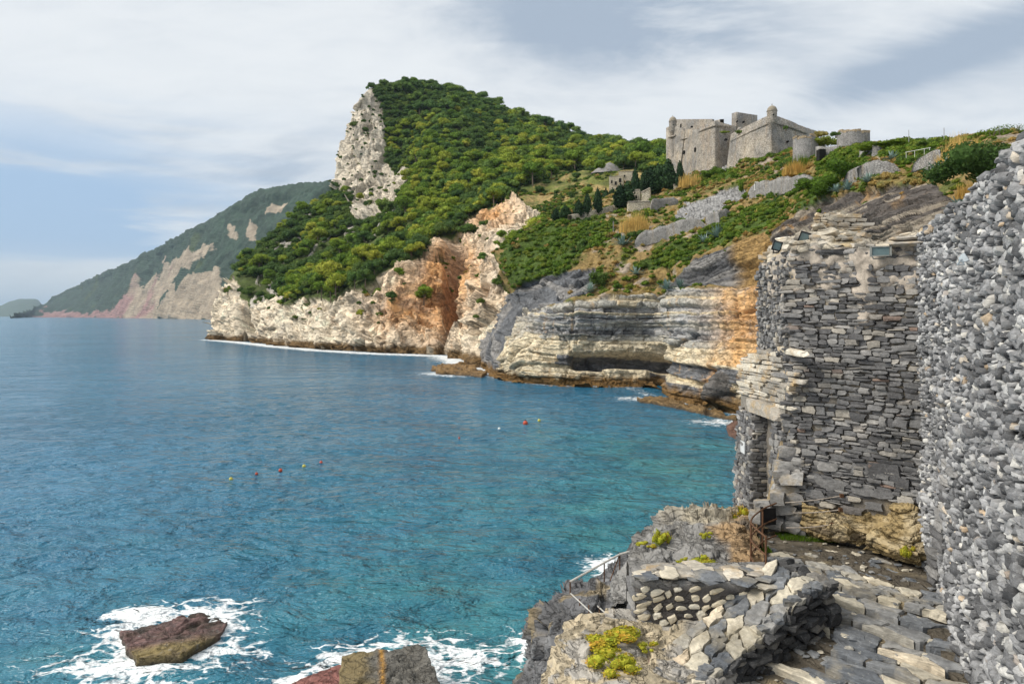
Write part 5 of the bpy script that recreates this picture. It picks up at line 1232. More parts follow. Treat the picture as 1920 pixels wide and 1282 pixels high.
# ---------------------------------------------------------------- parapet beside the steps, cream-stoned wall behind it
def parapet():
    t = empty('dark_parapet', (3.4, 9.2, Zr(-5.2)), 'low parapet of blackish rubble beside the steps with flat capping slabs', 'parapet')
    a = np.array((*(PAR1 - PAR0), 0)); L = np.linalg.norm(a); a /= L; nn = np.array((a[1], -a[0], 0)); nn = nn if nn[1] < 0 else -nn
    top = lambda s: np.interp(s, [0, .35, 1.1, L], [-3.80, -3.83, -4.20, -4.66])
    base = lambda s: np.interp(s, [0, 1.1, L], [-4.5, -5.1, -5.5])
    def pt(s, n_, z): return np.array((PAR0[0] + a[0] * s + nn[0] * n_, PAR0[1] + a[1] * s + nn[1] * n_, Zr(z)))
    V = []; ns = 46
    for si in range(ns):
        s = -.05 + (L + .3) * si / (ns - 1)
        V += [pt(s, -.06, base(s) - .3), pt(s, -.06, top(s) - .03), pt(s, -.75, top(s) - .03), pt(s, -.75, base(s) - .3)]
    Fc = []
    for si in range(ns - 1):
        for k in range(3): Fc.append((si * 4 + k, si * 4 + k + 1, si * 4 + 5 + k, si * 4 + 4 + k))
    Fc += [(0, 3, 2, 1), ((ns - 1) * 4, (ns - 1) * 4 + 1, (ns - 1) * 4 + 2, (ns - 1) * 4 + 3)]
    V = np.array(V); part('wall_core', V, Fc, M_MORTAR, t, {'Col': np.tile((0.20, 0.17, 0.12), (len(V), 1)), 'rock': np.zeros(len(V))})
    items = []; r = np.random.default_rng(19); R0 = frame(a, nn)
    for s, z, w, h in courses(L + .2, 1.7, (.06, .13), (.10, .26), 88):
        zz = base(s) + z
        if zz > top(s) - .05 or s < -.02: continue
        items.append((pt(s, r.uniform(-.05, .04), zz), roll(R0, r.normal(-.15, .3), r.normal(0, .2), r.normal(0, .25)), np.array((w / 1.8, .10, h / 1.7))))
    RE = frame(nn, -a)
    for s, z, w, h in courses(.7, .7, (.08, .15), (.10, .2), 89):
        items.append((pt(-.05 + r.uniform(-.04, .02), -s, -4.5 + z), roll(RE, r.normal(0, .4)), np.array((w / 1.8, .10, h / 1.7))))
    lay_stones(t, items, SQ, shared('stone', SQ, S_DARK), S_DARK2, 'stone', 240, 'small_stones', 6)
    # capping slabs
    pts = []
    for _ in range(1500):
        s, n_ = r.uniform(-.1, L + .2), r.uniform(-.8, .06)
        if all(math.hypot(s - p[0], n_ - p[1]) > r.uniform(.16, .36) for p in pts): pts.append((s, n_))
    pts = np.array(pts)
    for poly in voronoi_cells(pts, [(-.16, -.85), (L + .3, -.85), (L + .3, .07), (-.16, .07)], along=np.array((.94, .34)), st=.62):
        c = np.mean(poly, 0); fm = flag_mesh(poly, -.07, .02 + r.uniform(0, .012), .006, r, .02)
        if fm is None: continue
        V, Fc = fm; sl = (top(c[0] + .1) - top(c[0] - .1)) / .2
        W = np.array([pt(v[0], v[1], top(c[0]) + sl * (v[0] - c[0]) + v[2]) for v in V])
        part('cap_slab', W, Fc, S_FLAG, t)
    for k in range(14):
        s = r.uniform(0, L); W = (stone_shape(400 + k, 6, .12) * np.array((r.uniform(.05, .11), r.uniform(.05, .1), r.uniform(.025, .05)))) @ rotz(r.uniform(0, 6)).T + pt(s, r.uniform(-.1, .03), top(s) + .03)
        part('edge_stone', W, TF, S_FLAG, t)
    # --- wall set with cream stones
    w = empty('cream_stone_wall', (2.8, 9.8, Zr(-4.8)), 'low dark mortared wall studded with cream stones behind the parapet', 'wall')
    A0, A1 = np.array((1.80, 9.98)), np.array((3.95, 9.86)); a = np.array((*(A1 - A0), 0)); L = np.linalg.norm(a); a /= L; nn = np.array((a[1], -a[0], 0)); nn = nn if nn[1] < 0 else -nn
    ns, nz_ = 130, 60; V = []
    for zi in range(nz_):
        for si in range(ns):
            s = L * si / (ns - 1); tp = np.interp(s, [0, .5, L], [-3.86, -3.93, -3.84]) ; b_ = -5.0; z = b_ + (tp - b_) * zi / (nz_ - 1)
            V.append((A0[0] + a[0] * s, A0[1] + a[1] * s, Zr(z)))
    V = np.array(V); V = V + nn * (fbm(V * 2.5, 4) * .05 - .35 * (V[:, 2] - Zr(-4.4)))[:, None] * np.array((.25, .25, .25)) + nn * (fbm(V * 9, 4) * .018)[:, None]
    tp = V[-ns:] + np.array((0, .7, .03)); tp2 = tp + np.array((0, .1, -1.2)); Vx = np.concatenate([V, tp, tp2])
    Vx[-2 * ns:-ns, 2] += fbm(tp * 4, 3) * .05
    cc = np.array((0.115, 0.105, 0.10)) * (1 + .4 * fbm(Vx * 5, 4)[:, None]); cc = mixcol(cc, (0.30, 0.29, 0.275), sstep(Vx[:, 2], Zr(-4.02), Zr(-3.9)) * .8)
    part('wall_core', Vx, grid_faces(nz_ + 2, ns), M_NEAR, w, {'Col': np.clip(cc, .02, .8), 'rock': np.zeros(len(Vx))}, True)
    for q_ in range(11): part('end_stone', (stone_shape(640 + q_, 7, .08) * np.array((.16, .34, .075))) @ rotz(r.normal(0, .05)).T + np.array((1.93 + r.normal(0, .015), 10.3, Zr(-5.2 + .125 * q_))), TF, S_TOWER, w)
    R0 = frame(a, nn); meshes = shared('cream_stone', RD[:16], S_CREAM); base_ = np.array(w.location); pl = []
    for _ in range(1400):
        s, z = r.uniform(.03, L - .3), r.uniform(-4.62, -3.98)
        if r.random() > np.interp(s, [0, .5, .9, L], [1, .8, .22, .10]): continue
        wd, ht = r.uniform(.05, .115), r.uniform(.032, .062)
        if any(abs(s - p[0]) < (wd + p[2]) * .93 and abs(z - p[1]) < (ht + p[3]) * .98 for p in pl): continue
        pl.append((s, z, wd, ht)); o = obj('cream_stone', meshes[int(r.integers(16))], w); M = np.eye(4)
        M[:3, :3] = roll(R0, .38 + r.normal(0, .16)) * np.array((wd, .03, ht)); c = np.array((A0[0] + a[0] * s, A0[1] + a[1] * s, Zr(z))); c = c + nn * (.015 - .0875 * (c[2] - Zr(-4.4)))
        M[:3, 3] = c - base_; o.matrix_local = Matrix(M.tolist())
    for k in range(30):
        s = r.uniform(0, L + .3); W = (stone_shape(500 + k, 5, .14) * np.array((r.uniform(.12, .30), r.uniform(.10, .2), r.uniform(.02, .04)))) @ roll(rotz(r.uniform(0, 6)), r.normal(0, .08)).T + np.array((A0[0] + a[0] * s, A0[1] + a[1] * s + r.uniform(0, .55), Zr(-3.85 + r.uniform(-.03, .03))))
        part('cap_stone', W, TF, S_FLAG if r.random() < .6 else S_PALE, w)
parapet()
# ================================================================== ROCKS AND BUOYS IN THE WATER
M_SROCK = mat_terrain('sea_rock', 0.5, 0.10, 0.3, 0.35, 0.5)
def sea_rock(name, outline, zfun, colfn, label, nr=26, na=150, seed=0, rough=0.0):
    q = np.array([Pz(px, py, zfun(px, py))[:2] for px, py in outline]); c = q.mean(0)
    d = np.concatenate([[0], np.cumsum(np.hypot(*np.diff(np.vstack([q, q[:1]]), axis=0).T))]); t = np.linspace(0, d[-1], na, endpoint=False)
    qq = np.vstack([q, q[:1]]); ring = np.stack([np.interp(t, d, qq[:, k]) for k in (0, 1)], -1)
    zo = np.array([zfun(*p) for p in outline] + [zfun(*outline[0])]); zr_ = np.interp(t, d, zo)
    V = []
    for i in range(nr):
        k = i / (nr - 1)
        if k < .72:
            s = (k / .72) ** .8; p = c + (ring - c) * s; z = zo.mean() * (1 - s) + zr_ * s
        else:
            g = (k - .72) / .28; p = c + (ring - c) * (1 + .05 * g); z = zr_ * (1 - g) + (-1.4) * g
        V.append(np.c_[p, z])
    V = np.array(V); f = V.reshape(-1, 3)
    w1, w2, wi = worley(f * .9 + seed); V[..., 2] += (facets(f * .7 + seed, .10, 1.0, .05) + facets(f * 2.3 + seed, .07, 1.1, .03) + fbm(f * .9 + seed, 4) * .10 + fbm(f * 5, 3) * .03).reshape(V.shape[:2])
    if rough: V[..., 2] += (facets(f * .35 + seed, rough * .8, 1.0, .1) + fbm(f * .5 + seed, 4) * rough).reshape(V.shape[:2]); V[..., :2] += (fbm(f * .3 + seed, 4) * rough * 1.5).reshape(V.shape[:2])[..., None]
    V[..., :2] += (fbm(f * 1.6 + 9 + seed, 4) * .16).reshape(V.shape[:2])[..., None]; f = V.reshape(-1, 3)
    i = np.arange(nr * na).reshape(nr, na); j = np.roll(i, -1, 1); Fc = np.stack([i[:-1], j[:-1], j[1:], i[1:]], -1).reshape(-1, 4)
    px, py = to_px(f)
    o = solo(name, f, Fc, M_SROCK, {'Col': np.clip(colfn(f, px, py), .02, .8), 'rock': np.ones(len(f))}); tag(o, label, 'rock'); return o
def colA(f, px, py):
    c = np.array((0.20, 0.115, 0.105)) * (1 + .35 * fbm(f * 1.4, 4)[:, None]); c = mixcol(c, (0.25, 0.19, 0.08), sstep(fbm(f * .8 + 3, 3) * .25 - (f[:, 2] - .62) * 0 + (py - 1196 - (330 - px) * .16) / 22., -.1, .6)); c = mixcol(c, (0.42, 0.40, 0.38), sstep(fbm(f * 3.4 + 5, 4), .30, .45) * .55); c = mixcol(c, (0.10, 0.075, 0.05), sstep(fbm(f * 1.7 + 15, 4), .15, .4) * .6); return mixcol(c, (0.05, 0.042, 0.03), 1 - sstep(f[:, 2] + fbm(f * 2, 3) * .2, .02, .36))
def colB(f, px, py):
    c = np.array((0.155, 0.145, 0.125)) * (1 + .35 * fbm(f * 1.4, 4)[:, None]); c = mixcol(c, (0.26, 0.19, 0.07), sstep((700 - px) / 40. + fbm(f * 1.1, 3) * .8, -.2, .6) * .7); c = mixcol(c, (0.50, 0.26, 0.05), np.exp(-((px - 716 - (py - 1240) * .05) / 4.5) ** 2)); return mixcol(c, (0.05, 0.045, 0.04), 1 - sstep(f[:, 2], -.1, .35))
def colC(f, px, py): return np.array((0.28, 0.12, 0.10)) * (1 + .4 * fbm(f * 1.6, 4)[:, None])
sea_rock('sea_rock', ROCK_A, lambda x, y: np.interp(y, [1145, 1190, 1230], [0.12, 0.30, 0.42]), colA, 'flat reddish rock slab washed by white foam in the water', seed=2)
sea_rock('sea_rock', ROCK_B, lambda x, y: np.interp(y, [1200, 1240, 1330], [1.25, 1.3, 1.2]), colB, 'blocky dark brown rock with an orange seam at the bottom edge', seed=5)
sea_rock('sea_rock', ROCK_C, lambda x, y: 0.25, colC, 'low red rock awash beside the blocky brown rock', seed=8)
sea_rock('sea_rock', [(1118, 1078), (1140, 1070), (1166, 1072), (1180, 1084), (1160, 1100), (1125, 1100)], lambda x, y: .5, colC, 'red rock in the foam beyond the bathing ledge railing', seed=11)
sea_rock('sea_rock', [(808, 690), (820, 684), (850, 680), (880, 686), (900, 692), (912, 698), (905, 703), (880, 700), (850, 698), (825, 697)], lambda x, y: .55, lambda f, px, py: mixcol(np.array((0.27, 0.16, 0.06)) * (1 + .7 * fbm(f * .5, 4)[:, None]), (.08, .06, .04), 1 - sstep(f[:, 2] + fbm(f, 3) * .3, 0, .6)), 'long low ochre rock at the foot of the white buttress', seed=13, rough=.7)
sea_rock('sea_rock', [(1195, 746), (1225, 743), (1275, 754), (1330, 767), (1385, 779), (1380, 784), (1330, 774), (1270, 761), (1215, 751)], lambda x, y: .4, lambda f, px, py: mixcol(np.array((0.24, 0.15, 0.06)) * (1 + .7 * fbm(f * .8, 4)[:, None]), (.08, .06, .04), 1 - sstep(f[:, 2] + fbm(f, 3) * .3, 0, .5)), 'narrow ochre rock shelf at the foot of the layered cliff', seed=14, rough=.5)
sea_rock('sea_rock', [(1362, 796), (1376, 789), (1392, 792), (1396, 808), (1380, 815), (1366, 808)], lambda x, y: .4, lambda f, px, py: np.array((0.19, 0.105, 0.075)) * (1 + .5 * fbm(f * 1.6, 4)[:, None]), 'small red boulder in the water beside the gate wall', seed=15)

def buoys():
    reds = mat_plain('buoy_red', (0.50, 0.085, 0.045), .4); yel = mat_plain('buoy_yellow', (0.58, 0.50, 0.10), .4); whi = mat_plain('buoy_white', (0.8, 0.8, 0.78), .4); dk = mat_plain('buoy_ring', (0.05, 0.05, 0.05), .5)
    for px, py, r, m, lab in ((433, 897, .17, yel, 'yellow buoy at the left end of the buoy line'), (481, 887, .14, reds, 'small red buoy second from the left of the line'), (526, 881, .18, reds, 'red buoy in the middle of the left buoy line'), (570, 873, .17, yel, 'yellow buoy between two red ones on the line'),
                              (602, 866, .16, reds, 'red buoy at the right end of the left buoy line'), (936, 803, .18, whi, 'white buoy floating alone in the open cove'), (985, 794, .34, reds, 'large red buoy in the middle of the cove'), (1011, 788, .22, yel, 'yellow buoy right of the large red one'), (861, 820, .12, reds, 'tiny red buoy left of the white one')):
        r = r * .8; c = Pz(px, py, .1); t = empty('buoy', (c[0], c[1], -.1), lab, 'buoy', 'swimming area buoys')
        a = np.linspace(-math.pi / 2, math.pi / 2, 9); MB().lathe((c[0], c[1], r * .55), [(max(r * math.cos(q), .005), r * 1.05 * math.sin(q)) for q in a], 14).part('float', m, t, True)
        MB().lathe((c[0], c[1], r * 1.5), [(r * .28, 0), (r * .28, r * .3), (r * .12, r * .32), (r * .12, r * .7)], 8).part('eye', dk, t)
buoys()

# ================================================================== FORT AND OTHER BUILDINGS
def mat_masonry(name, base, dark, s, streak=(0.40, 0.26, 0.13), var=.35):
    m, nt, N, L, b = new_mat(name); pos = position(nt)
    n1 = tex_noise(nt, 1 / s, 8, .65, pos); n2 = tex_noise(nt, .25 / s, 5, .6, pos)
    mp = N.new('ShaderNodeMapping'); mp.inputs['Scale'].default_value = (1, 1, .08); L.new(pos, mp.inputs[0]); n3 = tex_noise(nt, .5 / s, 6, .6, mp.outputs[0])
    c = mixc(nt, mapr(nt, n2, .35, .65), tuple(base), tuple(dark)); c = mixc(nt, mapr(nt, n3, .52, .72, 0, .6), c, streak)
    c = mixc(nt, 1.0, c, mapr(nt, n1, .25, .75, 1 - var, 1 + var), 'MULTIPLY')
    vo = N.new('ShaderNodeTexVoronoi'); vo.feature = 'DISTANCE_TO_EDGE'; vo.inputs['Scale'].default_value = 1.6 / s; mp2 = N.new('ShaderNodeMapping'); mp2.inputs['Scale'].default_value = (1, 1, 1.8); L.new(pos, mp2.inputs[0]); L.new(mp2.outputs[0], vo.inputs['Vector'])
    e = mapr(nt, vo.outputs['Distance'], 0, .16, .45, 1.08); c = mixc(nt, 1.0, c, e, 'MULTIPLY')
    L.new(c, b.inputs['Base Color']); L.new(bump(nt, e, .8, s * .12, bump(nt, n1, .7, s * .2)), b.inputs['Normal']); b.inputs['Roughness'].default_value = .9
    return m
M_FORT = mat_masonry('fort_stone', (0.44, 0.385, 0.31), (0.24, 0.23, 0.215), 1.1, (0.38, 0.26, 0.15), .5)
M_DRY = mat_masonry('dry_stone', (0.34, 0.325, 0.31), (0.22, 0.215, 0.205), .5, (0.27, 0.215, 0.14), .5)
M_CREAMW = mat_masonry('cream_render', (0.60, 0.53, 0.40), (0.50, 0.45, 0.36), .9, (0.42, 0.34, 0.24), .18)
M_ROOF = mat_plain('old_tile', (0.36, 0.24, 0.17), .9, 0, .3, .5); M_OPENING_SHADE = mat_plain('painted_opening_shade', (0.012, 0.011, 0.010), .95)  # near-black colour stands in for the shade inside openings
def strip(parent, name, plan, zb, zt, mat, bat=0.0, nu=10, nv=12, rag=0.0, seed=0):
    """wall along plan points (list of (x, y)), tapering in towards the top"""
    plan = np.array(plan, float); zb = np.array(zb, float); zt = np.array(zt, float); n = len(plan); nrm = []
    for i in range(n):
        d = (plan[min(i + 1, n - 1)] - plan[max(i - 1, 0)]); nn = np.array((d[1], -d[0])); nn /= np.linalg.norm(nn); nrm.append(nn if nn @ -plan[i] > 0 else -nn)
    nrm = np.array(nrm); u = np.concatenate([np.linspace(i, i + 1, nu, endpoint=False) for i in range(n - 1)] + [[n - 1.0]]); ii = np.arange(n)
    g = lambda a: np.interp(u, ii, a); X, Y, B, T, nx, ny = g(plan[:, 0]), g(plan[:, 1]), g(zb), g(zt), g(nrm[:, 0]), g(nrm[:, 1])
    T = T + fbm(np.stack([u * 3 + seed, 0 * u, 0 * u], -1), 4) * rag
    v = np.linspace(0, 1, nv)[:, None]; Z = B + (T - B) * v; off = (T - Z) * bat
    V = np.stack([X + nx * off, Y + ny * off, Zr(Z)], -1); th = 1.2
    back = np.stack([X - nx * th, Y - ny * th, Zr(T)], -1)[None]; low = np.stack([X - nx * th, Y - ny * th, Zr(B)], -1)[None]
    V = np.concatenate([V, back, low]); part(name, V, grid_faces(nv + 2, len(u)), mat, parent)
def xy(px, D): return ((px - 960) / F * D, D)
def zat(py, D): return (592 - py) / F * D
def fort():
    t = empty('hilltop_fort', (*xy(1380, 190), Zr(37)), 'large grey stone fort with bastions and domed turrets on the hill', 'fort')
    def wall(name, pts, bat=.12, rag=.25, seed=0, ext=5):
        strip(t, name, [xy(p[0], p[1]) for p in pts], [zat(p[3], p[1]) - ext for p in pts], [zat(p[2], p[1]) for p in pts], M_FORT, bat, 12, 14, rag, seed)
    wall('bastion_wall', [(1275, 275, 232, 300), (1256, 225, 240, 310), (1270, 221, 236, 310), (1284, 217, 244, 312)], .14, .5, 3)
    wall('curtain_wall', [(1284, 217.3, 244, 312), (1310, 203, 243, 322)], .10, .6, 5)
    wall('curtain_wall', [(1310, 202.5, 240, 322), (1325, 198.5, 232, 326), (1340, 195, 226, 330), (1371, 197, 235, 322), (1380, 205, 236, 318)], .10, .2, 7)
    wall('bastion_wall', [(1392, 200, 238, 320), (1370, 183.6, 252, 332), (1408, 173.5, 232, 325), (1447, 165, 214, 312), (1480, 170, 226, 308), (1512, 175.5, 240, 302), (1530, 195, 245, 300)], .12, .25, 9)
    # terreplein and inner works
    mb = MB(); q = [(*xy(1256, 226), Zr(57)), (*xy(1340, 196), Zr(53.5)), (*xy(1371, 198), Zr(53)), (*xy(1450, 250), Zr(53)), (*xy(1290, 275), Zr(57))]; mb.add(q, [(0, 1, 2, 3, 4)]); q = [(*xy(1371, 186), Zr(47.5)), (*xy(1447, 166), Zr(47.5)), (*xy(1512, 177), Zr(47.5)), (*xy(1500, 210), Zr(47.5)), (*xy(1400, 215), Zr(47.5))]; mb.add(q, [(0, 1, 2, 3, 4)]); mb.part('deck', M_FORT, t)
    strip(t, 'inner_wall', [xy(1268, 248), xy(1336, 238)], [55, 55], [zat(224, 248), zat(223.5, 238)], M_FORT, 0, 10, 4); strip(t, 'inner_wall', [xy(1335, 236), xy(1350, 215)], [52, 52], [zat(228, 236), zat(224, 215)], M_FORT, 0, 6, 4, .3)
    strip(t, 'keep_wall', [xy(1372, 212), xy(1381, 205), xy(1408, 208), xy(1420, 222)], [48, 48, 48, 48], [zat(213, 212), zat(210, 205), zat(214.5, 208), zat(216, 222)], M_FORT, .02, 8, 8)
    mb = MB(); mb.add([(*xy(1372, 212.5), Zr(61.9)), (*xy(1381, 205.5), Zr(60.9)), (*xy(1408, 208.5), Zr(61)), (*xy(1400, 225), Zr(61.5))], [(0, 1, 2, 3)]); mb.part('keep_roof', M_FORT, t)
    # string courses
    for pts in ([(1370, 183.4, 265.5), (1408, 173.2, 246.5), (1447, 164.6, 228.5), (1480, 169.6, 239), (1511, 175.1, 250.5)], [(1310, 202.3, 247.5), (1325, 198.2, 241), (1340, 194.6, 235.5), (1371, 196.6, 239)], [(1252.8, 225.2, 258.5), (1266, 221.5, 254.5)]):
        P3 = np.array([(*xy(x, D), Zr(zat(y, D))) for x, D, y in pts]); P3[:, 1] -= .35; MB().tube(P3, .28, 6).part('string_course', M_FORT, t)
    # domed sentry turrets
    for px, D, yb, yd, yt, rp in ((1447.5, 164.8, 230, 208.5, 198.5, 9), (1261.5, 223.5, 246, 228, 219, 7)):
        c = (*xy(px, D), Zr(zat(yb, D))); r = rp / F * D; hd = (yb - yd) / F * D; ht = (yd - yt) / F * D
        b = MB().lathe(c, [(.15, -2.2), (r * .75, -.6), (r, 0), (r, hd * .95), (r * 1.1, hd * .96), (r * 1.1, hd)], 20).part('turret', M_FORT, t)
        MB().lathe((c[0], c[1], c[2] + hd), [(r * 1.02, 0)] + [(r * 1.02 * math.cos(a), ht * math.sin(a)) for a in np.linspace(.1, 1.45, 8)], 20).part('dome', mat_plain('dome_stone', (0.27, 0.235, 0.18), .9, 0, .3, .4), b)
        MB().tube([(c[0], c[1], c[2] + hd + ht * .9), (c[0], c[1], c[2] + hd + ht + .45)], .09, 6).part('finial', M_FORT, b)
        mb = MB(); mb.box((c[0] - .1, c[1] - r, c[2] + hd * .55), (.35, .12, .35)); mb.part('loophole', M_OPENING_SHADE, b)
    # loopholes and embrasures: solid boxes, their inner shade painted near-black
    for px, py, D, w, h in ((1361, 262, 194.6, 4.5, 3.2), (1282.5, 286, 216, 3, 6), (1303, 281, 205, 2.0, 7), (1394, 229, 206.5, 3, 3), (1276.5, 236, 218.4, 1.6, 6), (1477, 266, 168.8, 2.5, 3), (1382, 228, 204.6, 2.2, 2.4), (1297, 238, 209.5, 3.5, 2.2)):
        mb = MB(); mb.box(P(px, py, D - 1.1), (w / F * D, .9, h / F * D)); mb.part('embrasure', M_OPENING_SHADE, t)
fort()
def ruins():
    r = np.random.default_rng(5)
    def round_tower(px, py0, py1, w, D, lab, seed):
        R = w / F * D / 2; c = (*xy(px, D + R), Zr(zat(py1, D) - 1.5)); h = (py1 - py0) / F * D + 1.5
        t = empty('round_tower', c, lab, 'tower', 'stumps of round windmill towers'); jag = np.random.default_rng(seed).uniform(-.25, .25, 28) + .25 * np.sin(np.arange(28) * .45 + seed)
        MB().lathe(c, [(R * 1.04, 0), (R * 1.02, h * .4), (R, h * .8), (R * .99, h), (R * .82, h)], 28, jag).part('drum', M_DRY, t)
        mb = MB()
        for k in range(34): q = 6.283 * k / 34; mb.box((c[0] + R * .9 * math.cos(q), c[1] + R * .9 * math.sin(q), c[2] + h + jag[int(k * 28 / 34)]), (.5, .55, .25 + .25 * r.random()), rotz(q + r.normal(0, .2)))
        mb.part('broken_rim', mat_masonry('rim_stone', (0.42, 0.33, 0.22), (0.36, 0.29, 0.2), .5), t)
    round_tower(1511, 254, 294, 46, 126, 'round stone tower stump nearest the fort', 3); round_tower(1600, 243, 277, 57, 118, 'round stone tower stump standing alone on the skyline', 8)
    # link building with two doorways, solid boxes coloured as shade
    t = empty('gatehouse', P(1553, 300, 117), 'low stone building with dark doorways between the two round towers', 'building')
    strip(t, 'wall', [xy(1529, 122), xy(1533, 117), xy(1576, 114.5), xy(1600, 117)], [zat(306, 122), zat(306, 117), zat(300, 114.5), zat(296, 117)], [zat(275, 122), zat(276, 117), zat(274, 114.5), zat(277, 117)], M_DRY, .02, 8, 6, .25)
    for px, py, w, h in ((1539.5, 291, 12, 20), (1562.5, 287, 9, 9)):
        mb = MB(); mb.box(P(px, py, 115.9), (w / F * 116, 1.2, h / F * 116)); d = mb.part('doorway', M_OPENING_SHADE, t)
    # terrace walls of dry stone on the slope
    def twall(top, bot, lab, name='terrace_wall', off=.6, mat=None):
        n = len(top); Dt = [DM.D(*p) for p in bot]; Dm = np.array(Dt) - off
        Vt = P([p[0] for p in top], [p[1] for p in top], Dm + .2); Vb = P([p[0] for p in bot], [p[1] for p in bot], Dm)
        k = 40; u = np.linspace(0, n - 1, k); it = lambda A: np.stack([np.interp(u, np.arange(n), A[:, j]) for j in range(3)], -1)
        T_, B_ = it(Vt), it(Vb); e_ = np.minimum(u, n - 1 - u) / (n - 1); e_ = np.clip(e_ / .14, 0, 1) ** .6 * (.92 + .22 * fbm(T_ * .35 + 3, 3)); T_ = B_ + (T_ - B_) * np.clip(e_, .05, 1.1)[:, None]; T_[:, 2] += fbm(T_ * .9, 3) * .25
        rows = [B_ + np.array((0, 0, -.8))] + [B_ + (T_ - B_) * q for q in (0, .33, .66, 1)] + [T_ + np.array((.1, 1.6, -.05)), B_ + np.array((.1, 1.8, -.8))]
        V = np.array(rows); V[1:5] += (fbm(V[1:5].reshape(-1, 3) * .8, 3) * .12).reshape(4, k)[..., None] * np.array((0, -1, 0))
        tag(solo(name, V, grid_faces(len(rows), k), mat or M_DRY), lab, 'wall')
    twall([(1185, 441), (1215, 430), (1250, 420), (1285, 408), (1315, 401)], [(1191, 458), (1215, 452), (1255, 441), (1290, 431), (1326, 424)], 'long grey dry-stone terrace wall below the dry reeds')
    twall([(1322, 400), (1345, 394), (1368, 388)], [(1325, 419), (1348, 412), (1372, 402)], 'short grey terrace wall running up from the long one')
    twall([(1405, 338), (1440, 336), (1480, 330), (1530, 320)], [(1405, 366), (1440, 362), (1480, 352), (1530, 338)], 'grey wall with a white twin-arched window under the reeds', off=1.2)
    twall([(1588, 322), (1610, 310), (1640, 299), (1665, 300), (1684, 307)], [(1590, 338), (1615, 334), (1642, 330), (1668, 324), (1689, 319)], 'grey dry-stone wall above the agaves right of the bushes')
    twall([(1725, 300), (1738, 288), (1756, 277), (1769, 277)], [(1724, 318), (1738, 315), (1752, 312), (1762, 308)], 'small grey wall stump left of the tall dry grass')
    twall([(1617, 273), (1636, 270), (1656, 272)], [(1617, 290), (1636, 288), (1657, 285)], 'low grey wall remnant right of the lone round tower')
    twall([(1217, 372), (1240, 370), (1270, 366)], [(1220, 396), (1242, 388), (1272, 376)], 'stepped grey wall beside the roofless chapel')
    # twin-arched white window on the grey wall
    D = DM.D(1418, 362) - 1.5; w = empty('arched_window', P(1418, 356, D), 'small white twin-arched window frame on the grey wall', 'window'); mw = mat_plain('white_marble', (0.74, 0.73, 0.70), .5)
    s = D / F
    for k, x in enumerate((1415.4, 1418.6, 1421.6)): MB().tube([P(x, 356, D), P(x, 344 if k == 1 else 345, D)], .8 * s, 6).part('column', mw, w)
    for x in (1417, 1420.2): MB().tube([P(x + 1.7 * math.cos(a), 344 - 2.6 * math.sin(a), D) for a in np.linspace(0, math.pi, 7)], .7 * s, 6).part('arch', mw, w)
    mb = MB(); mb.box(P(1418.5, 356.5, D), (8 * s, .2, 1.2 * s)); mb.part('sill', mw, w)
    # buildings of the hillside cemetery
    def house(px0, px1, py0, py1, lab, mat, holes, D=None, depth=6, name='ruined_house', roof=None, slant=0, turn=.25):
        D = D or DM.D((px0 + px1) / 2, py1) - 1.0; s = D / F; W = (px1 - px0) * s; Hh = (py1 - py0) * s; c = P((px0 + px1) / 2, py1, D)
        t = empty(name, c, lab, 'building'); R = rotz(-turn)
        def pl(v): return np.array(v) @ R.T + c
        V = [pl(v) for v in ((-W / 2, 0, -2), (W / 2, 0, -2), (W / 2, depth, -2), (-W / 2, depth, -2), (-W / 2, 0, Hh), (W / 2, 0, Hh + slant), (W / 2, depth, Hh + slant), (-W / 2, depth, Hh))]
        part('wall', V, [(0, 1, 5, 4), (1, 2, 6, 5), (2, 3, 7, 6), (3, 0, 4, 7), (4, 5, 6, 7)], mat, t)
        mb = MB()
        for a, b, dx, dy in ((4, 5, 0, 0), (7, 4, 0, 0)): mb.tube([V[a] + np.array((0, 0, .1)), V[b] + np.array((0, 0, .1))], .16, 4)
        mb.part('coping', M_FORT, t)
        for hx, hy, hw, hh in holes:
            mb = MB(); mb.box(pl(((hx - (px0 + px1) / 2) * s, -.02, (py1 - hy) * s)), (hw * s, .3, hh * s), R); w_ = mb.part('window', M_OPENING_SHADE, t)
            mb = MB(); mb.box(pl(((hx - (px0 + px1) / 2) * s, -.12, (py1 - hy - hh / 2 - .5) * s)), ((hw + 1.5) * s, .3, .9 * s), R); mb.part('sill', M_CREAMW, w_)
        return t
    house(1142, 1168, 331, 353, 'small cream ruin with dark window holes on the far slope', M_CREAMW, [(1147, 341, 2.4, 6), (1154.5, 344, 4, 7), (1162.5, 339, 4, 8)], depth=5)
    house(1160, 1192, 322, 340, 'long low cream ruin behind the small one', M_CREAMW, [(1171, 330, 3, 4)], depth=5)
    house(1178, 1219, 379, 396, 'pale flat-topped block in front of the roofless chapel', M_CREAMW, [], depth=4, turn=.1)
    house(1186, 1200, 357, 381, 'roofless cream chapel gable with ivy on its walls', M_CREAMW, [(1193, 370, 3, 6)], depth=3)
    house(1203, 1219, 361, 381, 'broken cream wall block right of the chapel gable', M_CREAMW, [], depth=4, slant=1.0)
    house(1263, 1274, 347, 353, 'tiny cream hut beside the tall cypresses', M_CREAMW, [], depth=2, name='hut')
    mb = MB()
    # heap of grey stone above the ruins
    V = DM.at(1142, 322); g = empty('rubble_heap', V, 'grey rubble mound on the slope behind the ruins', 'rubble')
    a_ = np.linspace(0, 2 * math.pi, 25)[:-1]; rows = [np.stack([9 * k * np.cos(a_), 5 * k * np.sin(a_), 5.5 * (1 - k) ** .8 * np.ones(24) - 1], -1) for k in (1, .75, .5, .25, .02)]
